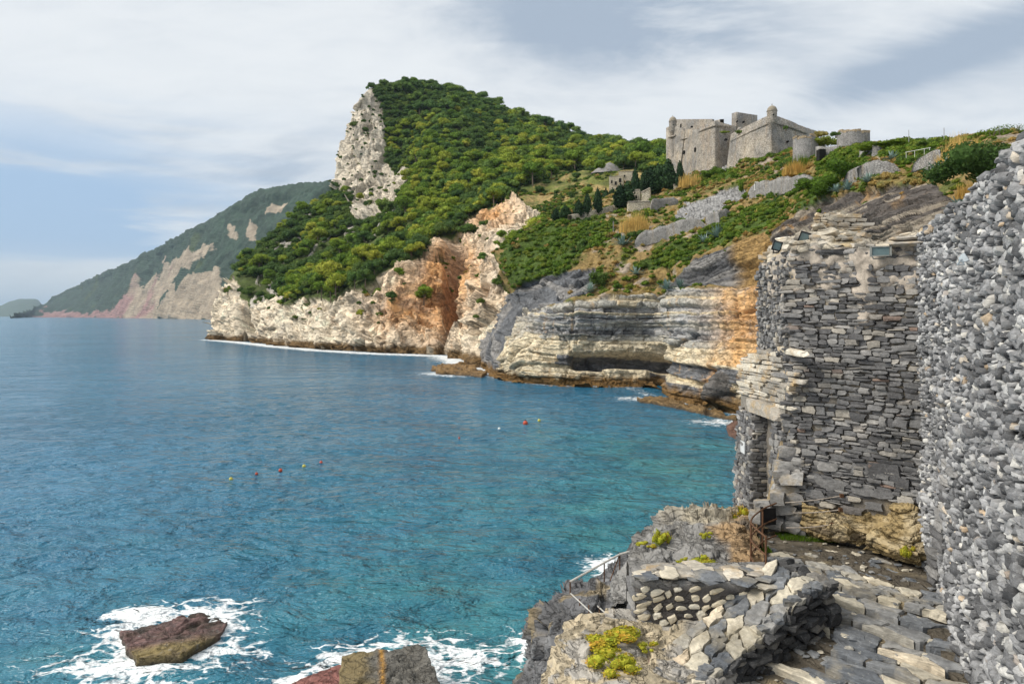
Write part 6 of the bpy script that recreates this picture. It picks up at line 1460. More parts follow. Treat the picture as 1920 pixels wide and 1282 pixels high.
    V2 = np.array(rows) + V; f = V2.reshape(-1, 3); V2 += (fbm(f * .35, 4) * 1.2).reshape(5, 24)[..., None]; i = np.arange(120).reshape(5, 24); j = np.roll(i, -1, 1)
    part('heap', V2, np.stack([i[:-1], j[:-1], j[1:], i[1:]], -1).reshape(-1, 4), M_DRY, g)
    # cemetery wall and its monuments
    pts = [(1072, 412), (1090, 408), (1110, 403), (1130, 398), (1150, 393), (1168, 387)]; D = np.array([DM.D(*p) - 1.5 for p in pts]); A = P([p[0] for p in pts], [p[1] for p in pts], D)
    strip_t = empty('cemetery_wall', A[2], 'pale low cemetery wall with a row of tombs along it', 'wall'); strip(strip_t, 'wall', A[:, :2], A[:, 2] - H - 1.2, A[:, 2] - H + 1.2, M_CREAMW, 0, 8, 4, .15)
    for x, y, w_, h_, lab in ((1075, 403, 12, 9, 'pale square tomb at the left end of the cemetery wall'), (1092, 400, 8, 8, 'rounded grey tomb second along the cemetery wall'), (1107, 397, 6, 9, 'white tomb with a cross on the cemetery wall'), (1119, 394, 3, 8, 'thin white pillar on the cemetery wall'), (1145, 388, 6, 9, 'square pale pier on the cemetery wall'), (1163, 384, 5, 8, 'grey pier at the right end of the cemetery wall')):
        D = DM.D(x, y + 6) - 1.2; s = D / F; t = empty('tomb', P(x, y + 6, D), lab, 'tomb', 'tombs along the cemetery wall'); mb = MB(); mb.box(P(x, y + 4, D), (w_ * s, 1.0, h_ * s)); mb.part('block', M_CREAMW if 'grey' not in lab else M_DRY, t)
        mb = MB(); mb.box(P(x, y + 4 - h_ / 2 - .6, D), ((w_ + 1.4) * s, 1.2, 1.0 * s)); mb.part('cap', M_CREAMW, t)
        if 'cross' in lab: mb = MB(); mb.box(P(x, y - 4, D), (.2, .2, 6 * s)); mb.box(P(x, y - 5, D), (3 * s, .2, .2)); mb.part('cross', mw, t)
    D = DM.D(1150, 438) - .5; MB().tube([P(1150.5, 445, D), P(1150, 415, D)], [1.3 / F * D, 1.0 / F * D], 6).solo('stone_post', M_DRY); tag(bpy.data.objects['stone_post'], 'tall thin grey post left of the dry reeds', 'post')
    # poles and the handrail on the skyline
    pm = mat_plain('grey_pole', (0.30, 0.30, 0.30), .5)
    for x, y0, y1, lab in ((1704, 266, 244, 'thin pole on the skyline above the green bushes'), (1770, 262, 240, 'thin pole on the skyline left of the tall dry grass'), (1738, 266, 258, 'short thin pole between two taller ones')):
        D = DM.D(x, y0 + 4); tag(MB().tube([P(x, y0 + 6, D), P(x, y1, D)], .04, 5).solo('pole', pm), lab, 'pole', 'thin poles on the skyline')
    t = empty('handrail', DM.at(1720, 286), 'white metal handrail along the path on the hilltop', 'railing'); D = DM.D(1720, 290) - 1.0
    MB().tube([P(1697, 286, D), P(1745, 277, D - 2)], .025, 5).part('rail', mw, t)
    for x in (1699, 1715, 1733, 1743): y = np.interp(x, [1697, 1745], [286, 277]); Dd = np.interp(x, [1697, 1745], [D, D - 2]); MB().tube([P(x, y, Dd), P(x, y + 12, Dd)], .02, 5).part('post', mw, t)
ruins()

# ================================================================== PLANTS
L_PINE = mat_leaf('pine_leaf', [(0, (0.11, 0.19, 0.025)), (.35, (0.17, 0.25, 0.03)), (.75, (0.26, 0.315, 0.038)), (1, (0.36, 0.36, 0.05))], .55, trans=.35)
L_OAK = mat_leaf('oak_leaf', [(0, (0.055, 0.105, 0.026)), (.6, (0.085, 0.145, 0.03)), (1, (0.13, 0.18, 0.034))], .45, trans=.3)
L_CYP = mat_leaf('cypress_leaf', [(0, (0.018, 0.042, 0.018)), (1, (0.032, 0.066, 0.024))], .4, trans=.1)
L_MACC = mat_leaf('shrub_leaf', [(0, (0.075, 0.14, 0.016)), (.5, (0.125, 0.20, 0.02)), (1, (0.20, 0.235, 0.035))], .45)
L_DRY = mat_leaf('dry_leaf', [(0, (0.33, 0.20, 0.055)), (.5, (0.37, 0.27, 0.09)), (1, (0.24, 0.21, 0.06))], .35)
L_REED = mat_leaf('reed_leaf', [(0, (0.58, 0.37, 0.10)), (1, (0.68, 0.48, 0.16))], .3)
L_AGAVE = mat_leaf('agave_leaf', [(0, (0.15, 0.22, 0.195)), (1, (0.25, 0.33, 0.29))], .3, trans=.08)
L_SAMP = mat_leaf('samphire_leaf', [(0, (0.26, 0.33, 0.035)), (.5, (0.46, 0.42, 0.04)), (1, (0.56, 0.32, 0.05))], .35, rnd='attr')
L_GRASS = mat_leaf('grass_leaf', [(0, (0.06, 0.14, 0.012)), (1, (0.13, 0.21, 0.02))], .35)
M_BARK = mat_plain('bark', (0.16, 0.125, 0.09), .9, 0, .3, .1)
def leaf_cloud(lobes, n, size, seed, flat=.35, core=True, up=0.0):
    """leaf sprays spread through the lobes of a crown; one mesh"""
    r = np.random.default_rng(seed); V = []; Fc = []; nb = 0
    wgt = np.array([l[3] ** 2 for l in lobes]); wgt /= wgt.sum()
    k = r.choice(len(lobes), n, p=wgt)
    d = r.normal(size=(n, 3)); d[:, 2] += up; d /= np.linalg.norm(d, axis=1)[:, None]
    rad = r.uniform(.62, 1.06, n) ** .7
    L_ = np.array([l[:4] for l in lobes]); sq = np.array([l[4] if len(l) > 4 else .8 for l in lobes])
    c = L_[k, :3] + d * (L_[k, 3] * rad)[:, None] * np.stack([np.ones(n), np.ones(n), sq[k]], -1)
    nn = d + r.normal(0, flat + .25, (n, 3)); nn /= np.linalg.norm(nn, axis=1)[:, None]
    a = np.cross(nn, r.normal(size=(n, 3))); a /= np.linalg.norm(a, axis=1)[:, None]; b = np.cross(nn, a)
    s = size * r.uniform(.6, 1.35, n); w = s * r.uniform(.45, .8, n)
    q = np.stack([c - a * s[:, None], c - b * w[:, None] + nn * (s * .2)[:, None], c + a * s[:, None], c + b * w[:, None] + nn * (s * .2)[:, None]], 1)
    V = [q.reshape(-1, 3)]; Fc = [tuple(range(4 * i, 4 * i + 4)) for i in range(n)]; nb = 4 * n
    if core:
        for l in lobes:
            bm = bmesh.new(); bmesh.ops.create_icosphere(bm, subdivisions=1, radius=1.0); v = np.array([x.co[:] for x in bm.verts]); f = [tuple(x.index for x in y.verts) for y in bm.faces]; bm.free()
            v = v * (.80 + r.uniform(-.12, .12, (len(v), 1))) * l[3] * np.array((1, 1, l[4] if len(l) > 4 else .8)) + np.array(l[:3])
            V.append(v); Fc += [tuple(i + nb for i in x) for x in f]; nb += len(v)
    return np.concatenate(V), Fc
def crown_lobes(kind, seed):
    r = np.random.default_rng(seed)
    if kind != 'oak':
        L_ = [(0, 0, .74, .30, .75)]
        for i in range(7): q = i * .9 + r.uniform(-.3, .3); L_.append((.26 * math.cos(q), .26 * math.sin(q), r.uniform(.5, .80), r.uniform(.16, .24), .75))
    else:
        L_ = [(0, 0, .55, .36, .85)]
        for i in range(6): q = i * 1.05 + r.uniform(-.3, .3); L_.append((.30 * math.cos(q), .30 * math.sin(q), r.uniform(.32, .62), r.uniform(.20, .30), .85))
    return L_
def trunk_shape(kind, seed):
    r = np.random.default_rng(seed); h = .62 if kind != 'oak' else .42; mb = MB()
    b = r.normal(0, .04, 2); mb.tube([(0, 0, -.15), (b[0] * .4, b[1] * .4, h * .5), (b[0], b[1], h)], [.035, .028, .018], 6)
    for i in range(3): q = r.uniform(0, 6.28); z = h * r.uniform(.55, .9); mb.tube([(b[0] * .8, b[1] * .8, z), (.2 * math.cos(q), .2 * math.sin(q), z + .16)], [.014, .007], 4)
    return mb.arr()
TREES = {}
L_PINE2 = mat_leaf('ridge_pine_leaf', [(0, (0.07, 0.135, 0.036)), (.5, (0.11, 0.19, 0.042)), (1, (0.18, 0.25, 0.05))], .5, trans=.3)
for kind, mat, nl in (('pine', L_PINE, 680), ('ridge', L_PINE2, 680), ('oak', L_OAK, 600)):
    TREES[kind] = []
    for k in range(5):
        V, Fc = leaf_cloud(crown_lobes(kind, k + 10 * len(kind)), nl, .044, k + 3); cm = mesh_data('crown', V, Fc, mat); tv, tf = trunk_shape(kind, k); TREES[kind].append((cm, mesh_data('trunk', tv, tf, M_BARK)))
def gn_scatter(name, pts, scl, rot, idx, meshes, parent=None):
    """one mass of plants: instances of a few shapes on a cloud of points"""
    col = bpy.data.collections.new(name + '_kinds'); objs = []
    for k, me in enumerate(meshes): o = bpy.data.objects.new('%s_kind_%02d' % (name, k), me); col.objects.link(o)
    me = mesh_data(name, pts, [], meshes[0].materials[0], {'scl': np.asarray(scl, float), 'rot': np.asarray(rot, float)})
    a = me.attributes.new('idx', 'INT', 'POINT'); a.data.foreach_set('value', np.asarray(idx, np.int32))
    o = obj(name, me, parent); ng = bpy.data.node_groups.new(name, 'GeometryNodeTree'); N, L = ng.nodes, ng.links
    ng.interface.new_socket('Geometry', in_out='INPUT', socket_type='NodeSocketGeometry'); ng.interface.new_socket('Geometry', in_out='OUTPUT', socket_type='NodeSocketGeometry')
    gi, go = N.new('NodeGroupInput'), N.new('NodeGroupOutput'); ci = N.new('GeometryNodeCollectionInfo'); ci.inputs['Collection'].default_value = col; ci.inputs['Separate Children'].default_value = True; ci.inputs['Reset Children'].default_value = True
    ip = N.new('GeometryNodeInstanceOnPoints'); ip.inputs['Pick Instance'].default_value = True; L.new(gi.outputs[0], ip.inputs['Points']); L.new(ci.outputs[0], ip.inputs['Instance'])
    def na(nm, ty): n = N.new('GeometryNodeInputNamedAttribute'); n.data_type = ty; n.inputs['Name'].default_value = nm; return n.outputs[0]
    L.new(na('idx', 'INT'), ip.inputs['Instance Index']); L.new(na('scl', 'FLOAT'), ip.inputs['Scale'])
    cx = N.new('ShaderNodeCombineXYZ'); L.new(na('rot', 'FLOAT'), cx.inputs[2]); L.new(cx.outputs[0], ip.inputs['Rotation']); L.new(ip.outputs[0], go.inputs[0])
    md = o.modifiers.new('scatter', 'NODES'); md.node_group = ng; o['kind'] = 'stuff'; return o
def woods():
    V, px, py = HL['V'], HL['px'], HL['py']; sh = px.shape; r = np.random.default_rng(23)
    dens = np.ones(sh); dens[HL['cliff']] = .012; dens[HL['peak']] = .05; dens[HL['grass']] = .006; dens[HL['outc']] = .06; tn = fbm(V.reshape(-1, 3) / 22. + 77, 3).reshape(sh); dens = np.where((px < 770) & (py > 395) & ~HL['cliff'], dens * np.clip(.45 + 1.8 * tn, .06, 1), dens)
    dens[(V[..., 2] < 9)] = 0; dens[px > 1255] = 0; dens[py > 620] = 0; dens[(px < 500) & (py > 505 + (px - 430) * .55)] *= .15; dens[inpoly(px, py, GULLY)] = 0
    rows = np.arange(sh[0])[:, None] / sh[0] + 0 * px; dens[rows > .965] = 0; cols = np.arange(sh[1])[None] / sh[1] + 0 * px; dens[cols < .015] = 0
    du = np.linalg.norm(np.gradient(V, axis=1), axis=-1); dv = np.linalg.norm(np.gradient(V, axis=0), axis=-1); w = (dens * du * dv).ravel(); w /= w.sum()
    pick = r.choice(len(w), 17000, p=w); got = []; cell = {}
    kindn = fbm(V.reshape(-1, 3)[pick] / 40. + 3, 3)
    for n, i in enumerate(pick):
        p = V.reshape(-1, 3)[i]; x, y = px.ravel()[i], py.ravel()[i]
        pine = kindn[n] + r.normal(0, .15) > (-.05 if x > 760 else .12); h = float(np.clip(math.exp(r.normal(1.80 if pine else 1.42, .36)), 2.4, 13))
        if HL['peak'].ravel()[i] or HL['cliff'].ravel()[i]: h *= .55
        gap = .33 * h; key = (int(p[0] // 5), int(p[1] // 5)); ok = True
        for a in (-1, 0, 1):
            for b in (-1, 0, 1):
                for q, g in cell.get((key[0] + a, key[1] + b), ()):
                    if math.hypot(q[0] - p[0], q[1] - p[1]) < (gap + g) * .5 and abs(q[2] - p[2]) < 6: ok = False; break
        if not ok: continue
        cell.setdefault(key, []).append((p, gap)); got.append((p, h, ('ridge' if r.random() < np.interp(y + 60 * kindn[n], [215, 330], [.9, .12]) else 'pine') if pine else 'oak', int(r.integers(5)), r.uniform(0, 6.28), h / p[1], y))
    got.sort(key=lambda g: -g[5]); print('trees', len(got))
    for p, h, kind, k, rot, _, y in got[:300]:
        x = float(to_px(p)[0]); pine = kind != 'oak'
        where = ('low on the wooded point at the far left' if x < 560 else 'under the tall pale cliff of the peak' if x < 700 else 'on the slope between the peak cliff and the orange gully' if x < 800 else 'above the orange gully' if x < 900 else 'above the dry grass slope' if x < 1030 else 'on the far slope behind the cemetery')
        lab = ('light green pine ' if kind == 'pine' else 'blue-green pine ' if pine else 'dark green holm oak ') + where
        t = empty('pine_tree' if pine else 'oak_tree', p, lab, 'tree', ('light green pines ' if kind == 'pine' else 'blue-green pines ' if pine else 'holm oaks ') + where)
        t.rotation_euler.z = rot; t.scale = (h, h, h); cm, tm = TREES[kind][k]; obj('crown', cm, t); obj('trunk', tm, t)
    rest = got[300:]; kinds = [TREES['pine'][k][0] for k in range(5)] + [TREES['ridge'][k][0] for k in range(5)] + [TREES['oak'][k][0] for k in range(5)]
    gn_scatter('woodland', [g[0] for g in rest], [g[1] for g in rest], [g[4] for g in rest], [g[3] + {'pine': 0, 'ridge': 5, 'oak': 10}[g[2]] for g in rest], kinds)
woods()
SHRUBS = [mesh_data('shrub', *leaf_cloud([(0, 0, .25, .5, .7), (.35, .1, .18, .35, .7), (-.3, .2, .2, .38, .7), (.05, -.35, .15, .35, .7)], 150, .12, 60 + k), L_MACC) for k in range(4)]
DRYS = [mesh_data('shrub', *leaf_cloud([(0, 0, .2, .45, .7), (.35, .1, .12, .32, .7), (-.3, .2, .15, .3, .7)], 110, .12, 70 + k), L_DRY) for k in range(3)]
DARKS = [mesh_data('shrub', *leaf_cloud([(0, 0, .3, .5, .8), (.3, .2, .2, .4, .8), (-.3, -.1, .25, .38, .8)], 150, .12, 80 + k), L_OAK) for k in range(3)]
def cover():
    r = np.random.default_rng(37); V, px, py = SL['V'], SL['px'], SL['py']; vis = (py < 560) & (px > 930) & (px < 1925)
    n2 = fbm(V.reshape(-1, 3) / 6. + 5, 3).reshape(px.shape)
    dens = np.where(SL['green'], 1.0, np.where(SL['rock'], .012, np.where(n2 > .0, .75, .4))) * vis
    du = np.linalg.norm(np.gradient(V, axis=1), axis=-1); dv = np.linalg.norm(np.gradient(V, axis=0), axis=-1); w = (dens * du * dv / SL['D'] ** .8).ravel(); w /= w.sum(); i = r.choice(len(w), 13000, p=w)
    p = V.reshape(-1, 3)[i]; g = SL['green'].ravel()[i]; sc = r.uniform(.3, 1.15, len(i)) ** 1.2 * np.clip(p[:, 1] / 110., .5, 1.3)
    pn = fbm(p / 7. + 60, 3); u = np.clip(.5 + pn * .9 + r.normal(0, .16, len(i)), 0, .999); sc = sc * np.clip(1 + .9 * fbm(p / 5. + 30, 2), .5, 2.0); idx = np.where(g, np.where(u < .75, r.integers(0, 4, len(i)), np.where(u < .88, r.integers(4, 7, len(i)), r.integers(7, 10, len(i)))), np.where(u < .45, r.integers(4, 7, len(i)), np.where(u < .8, r.integers(0, 4, len(i)), r.integers(7, 10, len(i)))))
    gn_scatter('ground_cover', p, sc, r.uniform(0, 6.28, len(i)), idx, SHRUBS + DRYS + DARKS)
    V, px, py = HL['V'], HL['px'], HL['py']; w = (HL['grass'] & (px < 1260) & (fbm(V.reshape(-1, 3) / 14. + 8, 3).reshape(px.shape) > .0)).ravel() * .6
    w += (HL['cliff'] & (py < 560) & (fbm(V.reshape(-1, 3) / 8. + 50, 3).reshape(px.shape) > .3)).ravel() * .6 + (HL['peak'] & (fbm(V.reshape(-1, 3) / 9. + 70, 3).reshape(px.shape) > .25)).ravel() * .18; w /= w.sum(); i = r.choice(len(w), 1500, p=w)
    p = V.reshape(-1, 3)[i]; gn_scatter('hillside_scrub', p, r.uniform(.6, 2.0, len(i)), r.uniform(0, 6.28, len(i)), r.integers(0, 10, len(i)), SHRUBS + DARKS + DRYS)
cover()
def blades(n, h, spread, lean, w, seed, droop=.25, seg=3, ell=(1, 1)):
    r = np.random.default_rng(seed); V = []; Fc = []; nb = 0
    for i in range(n):
        q = r.uniform(0, 6.28); rr = spread * math.sqrt(r.random()); b = np.array((rr * math.cos(q) * ell[0], rr * math.sin(q) * ell[1], 0)); q2 = r.uniform(0, 6.28); d = np.array((math.cos(q2), math.sin(q2), 0)) * lean * r.uniform(.2, 1); hh = h * r.uniform(.55, 1.05) * (1 - .45 * (rr / spread) ** 2); side = np.array((-math.sin(q2), math.cos(q2), 0)) if r.random() < .5 else np.array((1.0, 0, 0))
        for k in range(seg + 1):
            t = k / seg; p = b + d * hh * t ** 1.6 + np.array((0, 0, hh * (t - droop * t * t * lean))); ww = w * (1 - t * .85); V += [p - side * ww, p + side * ww]
        Fc += [(nb + 2 * k, nb + 2 * k + 1, nb + 2 * k + 3, nb + 2 * k + 2) for k in range(seg)]; nb += 2 * seg + 2
    return np.array(V), Fc
def plants():
    # dry reeds
    for px, py, w, h, n, lab in ((1187, 436, 66, 46, 620, 'large clump of dry yellow reeds below the chapel'), (1300, 350, 52, 28, 420, 'wide clump of golden reeds at the foot of the fort'), (1497, 331, 62, 40, 520, 'tall golden reeds on the wall below the fort corner'), (1805, 302, 92, 58, 760, 'tall dry grass left of the big dark bush'), (1815, 372, 56, 42, 420, 'yellow dry grass below the big dark bush'), (1775, 320, 40, 40, 240, 'thin dry grass beside the grey wall stump')):
        D = DM.D(px, py) - .8; s = D / F; b = P(px, py, D); mb = MB(); rq = np.random.default_rng(px)
        for j in range(9):
            V, Fc = blades(int(n * .2), h * s * rq.uniform(.65, 1.15), .5, rq.uniform(.18, .4), .5 * s, px + j, .25, 3, (w * s * rq.uniform(.25, .5), min(w * s * .3, 2.0))); mb.add(V + np.array((rq.uniform(-.36, .36) * w * s, rq.uniform(-.5, .5), rq.uniform(-.12, .05) * h * s)), Fc)
        V, Fc = mb.arr()
        tag(solo('reed_clump', V + b, Fc, L_REED), lab, 'reeds', 'clumps of dry reeds')
    D = DM.D(1497, 325) - .6; s = D / F; V, Fc = blades(260, 30 * s, .5, .2, .7 * s, 5, .25, 3, (50 * s, 1.5)); tag(solo('reed_clump', V + P(1500, 316, D), Fc, L_MACC), 'green reeds growing behind the golden ones under the fort corner', 'reeds', 'clumps of dry reeds')
    # agaves
    def agave(px, py, wpx, lab, seed):
        D = DM.D(px, py) - .3; R = wpx * 1.3 / F * D / 2; r = np.random.default_rng(seed); mb = MB()
        for i in range(34):
            q = i * 2.399; el = .15 + 1.25 * (1 - i / 34) ** 1.2 if False else r.uniform(.15, 1.35); d = np.array((math.cos(q) * math.cos(el), math.sin(q) * math.cos(el), math.sin(el))); sd = np.array((-math.sin(q), math.cos(q), 0)); L_ = R * r.uniform(.8, 1.1); V = []
            for t, ww in ((0, .07), (.35, .10), (.7, .06), (1, .006)):
                p = d * L_ * t - np.array((0, 0, .22 * L_ * t * t * (1.2 - el))); V += [p - sd * ww * L_ + np.array((0, 0, .03 * L_)), p, p + sd * ww * L_ + np.array((0, 0, .03 * L_))]
            mb.add(V, [(3 * k + j, 3 * k + j + 1, 3 * k + j + 4, 3 * k + j + 3) for k in range(3) for j in (0, 1)])
        V, Fc = mb.arr(); tag(solo('agave', V + P(px, py, D), Fc, L_AGAVE), lab, 'agave', 'agaves on the slope')
    for k, (px, py, w, lab) in enumerate(((1765, 332, 58, 'large blue-green agave left of the big dark bush'), (1800, 392, 44, 'agave below the yellow dry grass at the rubble wall'), (1627, 342, 32, 'agave under the grey dry-stone wall'), (1590, 356, 32, 'agave at the right end of the agave row'), (1568, 360, 26, 'agave in the middle of the agave row'), (1541, 358, 30, 'agave at the left end of the agave row'), (1345, 446, 40, 'agave clump above the grey overhanging rock'), (1322, 455, 30, 'pale agave left of the clump above the overhang'), (1168, 460, 36, 'agave beneath the large dry reed clump'), (1107, 548, 30, 'agave on the ledge above the layered cliff'), (1250, 543, 34, 'agave on the lip of the layered cliff'), (1192, 515, 30, 'agave on the green slope over the layered cliff'), (1672, 300, 28, 'agave on top of the grey dry-stone wall'), (1275, 540, 30, 'second agave on the lip of the layered cliff'))): agave(px, py, w, lab, k)
    # distinct bushes
    def bush(px, py, w, h, lab, mat, seed, n=1500, name='bush', core=True, size=.045):
        D = DM.D(px, py + h * .3) - 1.0; s = D / F; r = np.random.default_rng(seed); L_ = [(0, 0, .30, .32, .8)]
        for i in range(11): L_.append((r.uniform(-.42, .42), r.uniform(-.3, .3), r.uniform(.12, .42), r.uniform(.14, .24), .8))
        V, Fc = leaf_cloud(L_, n, size, seed, core=core); V = V * np.array((w * s, w * s * .7, h * s * 1.45)); b = P(px, py + h / 2, D)
        t = empty(name, b, lab, 'bush'); part('foliage', V + b, Fc, mat, t, {'rnd': r.random(len(V)) * .999})
        mb = MB()
        for i in range(4): q = r.uniform(-.3, .3); mb.tube([b + np.array((q * w * s * .4, 0, -.2)), b + np.array((q * w * s, -.1, h * s * .6))], [.05, .02], 5)
        mb.part('stem', M_BARK, t)
    bush(1858, 298, 185, 104, 'big dark green bush at the right above the rubble wall', L_OAK, 3, 5200, size=.022)
    bush(1393, 346, 30, 40, 'bright green ivy bush on the wall left of the arched window', L_MACC, 4, 900)
    bush(1880, 240, 40, 22, 'feathery light bush on the skyline at the right', L_MACC, 5, 400, core=False, size=.03); bush(1905, 238, 40, 20, 'loose green bush at the very right of the skyline', L_MACC, 6, 400, core=False, size=.03); bush(1860, 247, 50, 14, 'wispy low bush left of the feathery one', L_MACC, 16, 300, core=False, size=.03)
    bush(1550, 263, 50, 26, 'green bush between the two round towers', L_MACC, 7, 900); bush(1566, 250, 20, 12, 'small dark bush beside the lone round tower', L_OAK, 8, 500); bush(1541, 250, 22, 16, 'brownish bush right of the fort bastion', L_DRY, 9, 500)
    bush(1481, 281, 16, 20, 'bright green bush left of the nearer round tower', L_MACC, 10, 500); bush(1473, 238, 9, 12, 'small bush growing from the fort bastion wall', L_OAK, 11, 300); bush(1680, 270, 110, 16, 'long bright green hedge on the hilltop', L_MACC, 12, 1800, 'hedge', size=.03); bush(1745, 268, 50, 16, 'dark rounded hedge at the end of the hilltop hedge', L_OAK, 13, 900, 'hedge')
    bush(1122, 520, 40, 30, 'dark green bush on the ledge over the layered cliff', L_OAK, 14, 900); bush(880, 425, 46, 26, 'green bush on top of the orange gully', L_OAK, 15, 900); bush(1385, 246, 14, 10, 'bush on the ledge of the fort curtain wall', L_OAK, 17, 300); bush(1358, 247, 20, 7, 'low green tuft on the fort curtain wall', L_MACC, 18, 300)
    bush(1590, 315, 80, 50, 'olive green shrub below the link building', L_MACC, 21, 2000, size=.03); bush(1540, 345, 90, 46, 'leafy green shrub above the agave row', L_MACC, 22, 2000, size=.03); bush(1200, 437, 40, 20, 'dark shrub right of the large dry reeds', L_OAK, 23, 600); bush(1345, 322, 60, 22, 'green shrub on the rock under the fort', L_MACC, 24, 900)
    bush(1165, 305, 60, 22, 'broad low olive scrub dome behind the rubble mound', L_OAK, 25, 900, 'scrub')
    # cypresses of the cemetery
    def cypress(px, py, h, w, lab, seed):
        D = DM.D(px, py) - 2.0; s = D / F; r = np.random.default_rng(seed); L_ = [(0, 0, .16 + .7 * k / 6, (.30 - .26 * (k / 6) ** 1.6), 1.0) for k in range(7)]; V, Fc = leaf_cloud(L_, 700, .05, seed, up=.3); b = P(px, py, D)
        h = h * 1.2; w = w * 1.35; V = V * np.array((w * s * 1.7, w * s * 1.7, h * s)); t = empty('cypress', b, lab, 'tree', 'cypresses of the cemetery'); part('crown', V + b, Fc, L_CYP, t, {'rnd': np.full(len(V), r.random())}); MB().tube([b + np.array((0, 0, -.5)), b + np.array((0, 0, h * s * .3))], .2, 6).part('trunk', M_BARK, t)
    for k, (px, py, h, w, lab) in enumerate(((1253, 352, 52, 24, 'broad tall cypress left of the slim one by the fort'), (1275, 348, 44, 14, 'slim pointed cypress nearest the fort'), (1234, 358, 48, 24, 'wide dark cypress second from the fort'), (1220, 360, 44, 22, 'dark cypress third from the fort'), (1191, 368, 52, 14, 'narrow cypress behind the chapel gable'), (1208, 362, 40, 18, 'dark cypress right behind the broken wall block'), (1177, 382, 40, 22, 'bushy cypress left of the chapel gable'), (1163, 388, 42, 22, 'bushy cypress above the grey pier'), (1148, 390, 36, 18, 'dark cypress above the square pale pier'), (1136, 396, 40, 16, 'pointed cypress in the middle of the cemetery'), (1121, 398, 44, 14, 'slim cypress above the white tomb'), (1101, 402, 38, 14, 'narrow cypress at the left of the cemetery'), (1085, 406, 30, 16, 'low cypress left end of the cemetery row'), (1060, 408, 22, 18, 'rounded cypress left of the square tomb'), (1042, 412, 20, 14, 'leftmost small cypress beside the grass slope'))): cypress(px, py, h, w, lab, 30 + k)
    # samphire cushions on the near rock
    def cushion(px, py, w, h, lab, seed, n=900):
        w *= 1.35; h *= 1.3
        D = DM.D(px, py); s = D / F; r = np.random.default_rng(seed); L_ = [(r.uniform(-.5, .5), r.uniform(-.5, .5), r.uniform(0, .25), r.uniform(.14, .28), .8) for i in range(10)]; V, Fc = leaf_cloud(L_, n, .045, seed); V = V * np.array((w * s, w * s * .8, h * s)); b = P(px, py, D - .05)
        g = np.repeat(np.clip(fbm(V[:4 * n:4] * 4 + seed, 2) * .9 + .5 + r.normal(0, .15, n), 0, .999), 4); g = np.concatenate([g, np.full(len(V) - len(g), .3)]); tag(solo('samphire', V + b, Fc, L_SAMP, {'rnd': g}), lab, 'plant', 'samphire cushions on the rock')
    for k, a in enumerate(((1150, 1205, 74, 36, 'largest yellow-green samphire cushion on the cream boulder', 1600), (1112, 1215, 40, 24, 'orange-tipped samphire cushion at the left of the largest', 700), (1185, 1180, 36, 26, 'samphire cushion at the foot of the cream-stoned wall', 600), (1150, 1250, 50, 40, 'yellow and orange samphire below the largest cushion', 900), (1215, 1214, 26, 18, 'small round green samphire tuft on the grey rock', 400), (1392, 974, 34, 44, 'bright yellow samphire beside the curved railing', 800), (1308, 1058, 36, 30, 'orange-brown samphire on the side of the rock mound', 600), (1240, 1015, 24, 40, 'olive samphire trailing down the left of the mound', 500), (1212, 1022, 26, 14, 'yellow samphire at the left edge of the mound', 300), (1325, 1005, 16, 14, 'tiny samphire tuft on the mound face', 200), (1278, 1052, 14, 12, 'tiny yellow samphire low on the mound', 200), (1706, 1040, 20, 26, 'yellow-green plant where the bank meets the rubble wall', 400))): cushion(a[0], a[1], a[2], a[3], a[4], 50 + k, a[5])
    # strip of grass at the foot of the tower
    V, Fc = blades(1500, .09, 1, .5, .006, 4, .2, 2); r = np.random.default_rng(1); V = V.reshape(-1, 6, 3); o = np.stack([r.uniform(4.95, 6.0, len(V)), np.zeros(len(V)), np.full(len(V), Zr(-4.12))], -1); o[:, 1] = 12.72 - (o[:, 0] - 5.0) * .18 + r.uniform(-.18, .18, len(V)); V = V - V[:, :1].mean(1, keepdims=True) + o[:, None]
    g = obj('grass', mesh_data('grass', V.reshape(-1, 3), Fc, L_GRASS)); tag(g, 'strip of short green grass at the foot of the tower', 'grass', kind='stuff')
    V, Fc = blades(700, .12, 1, .5, .006, 6, .2, 2); V = V.reshape(-1, 6, 3); o = np.stack([r.uniform(4.15, 4.5, len(V)), r.uniform(11.8, 12.5, len(V)), np.full(len(V), Zr(-4.1))], -1); V = V - V[:, :1].mean(1, keepdims=True) + o[:, None]
    g = obj('grass', mesh_data('grass', V.reshape(-1, 3), Fc, L_GRASS)); tag(g, 'patch of green grass behind the curved railing', 'grass', kind='stuff')
plants()

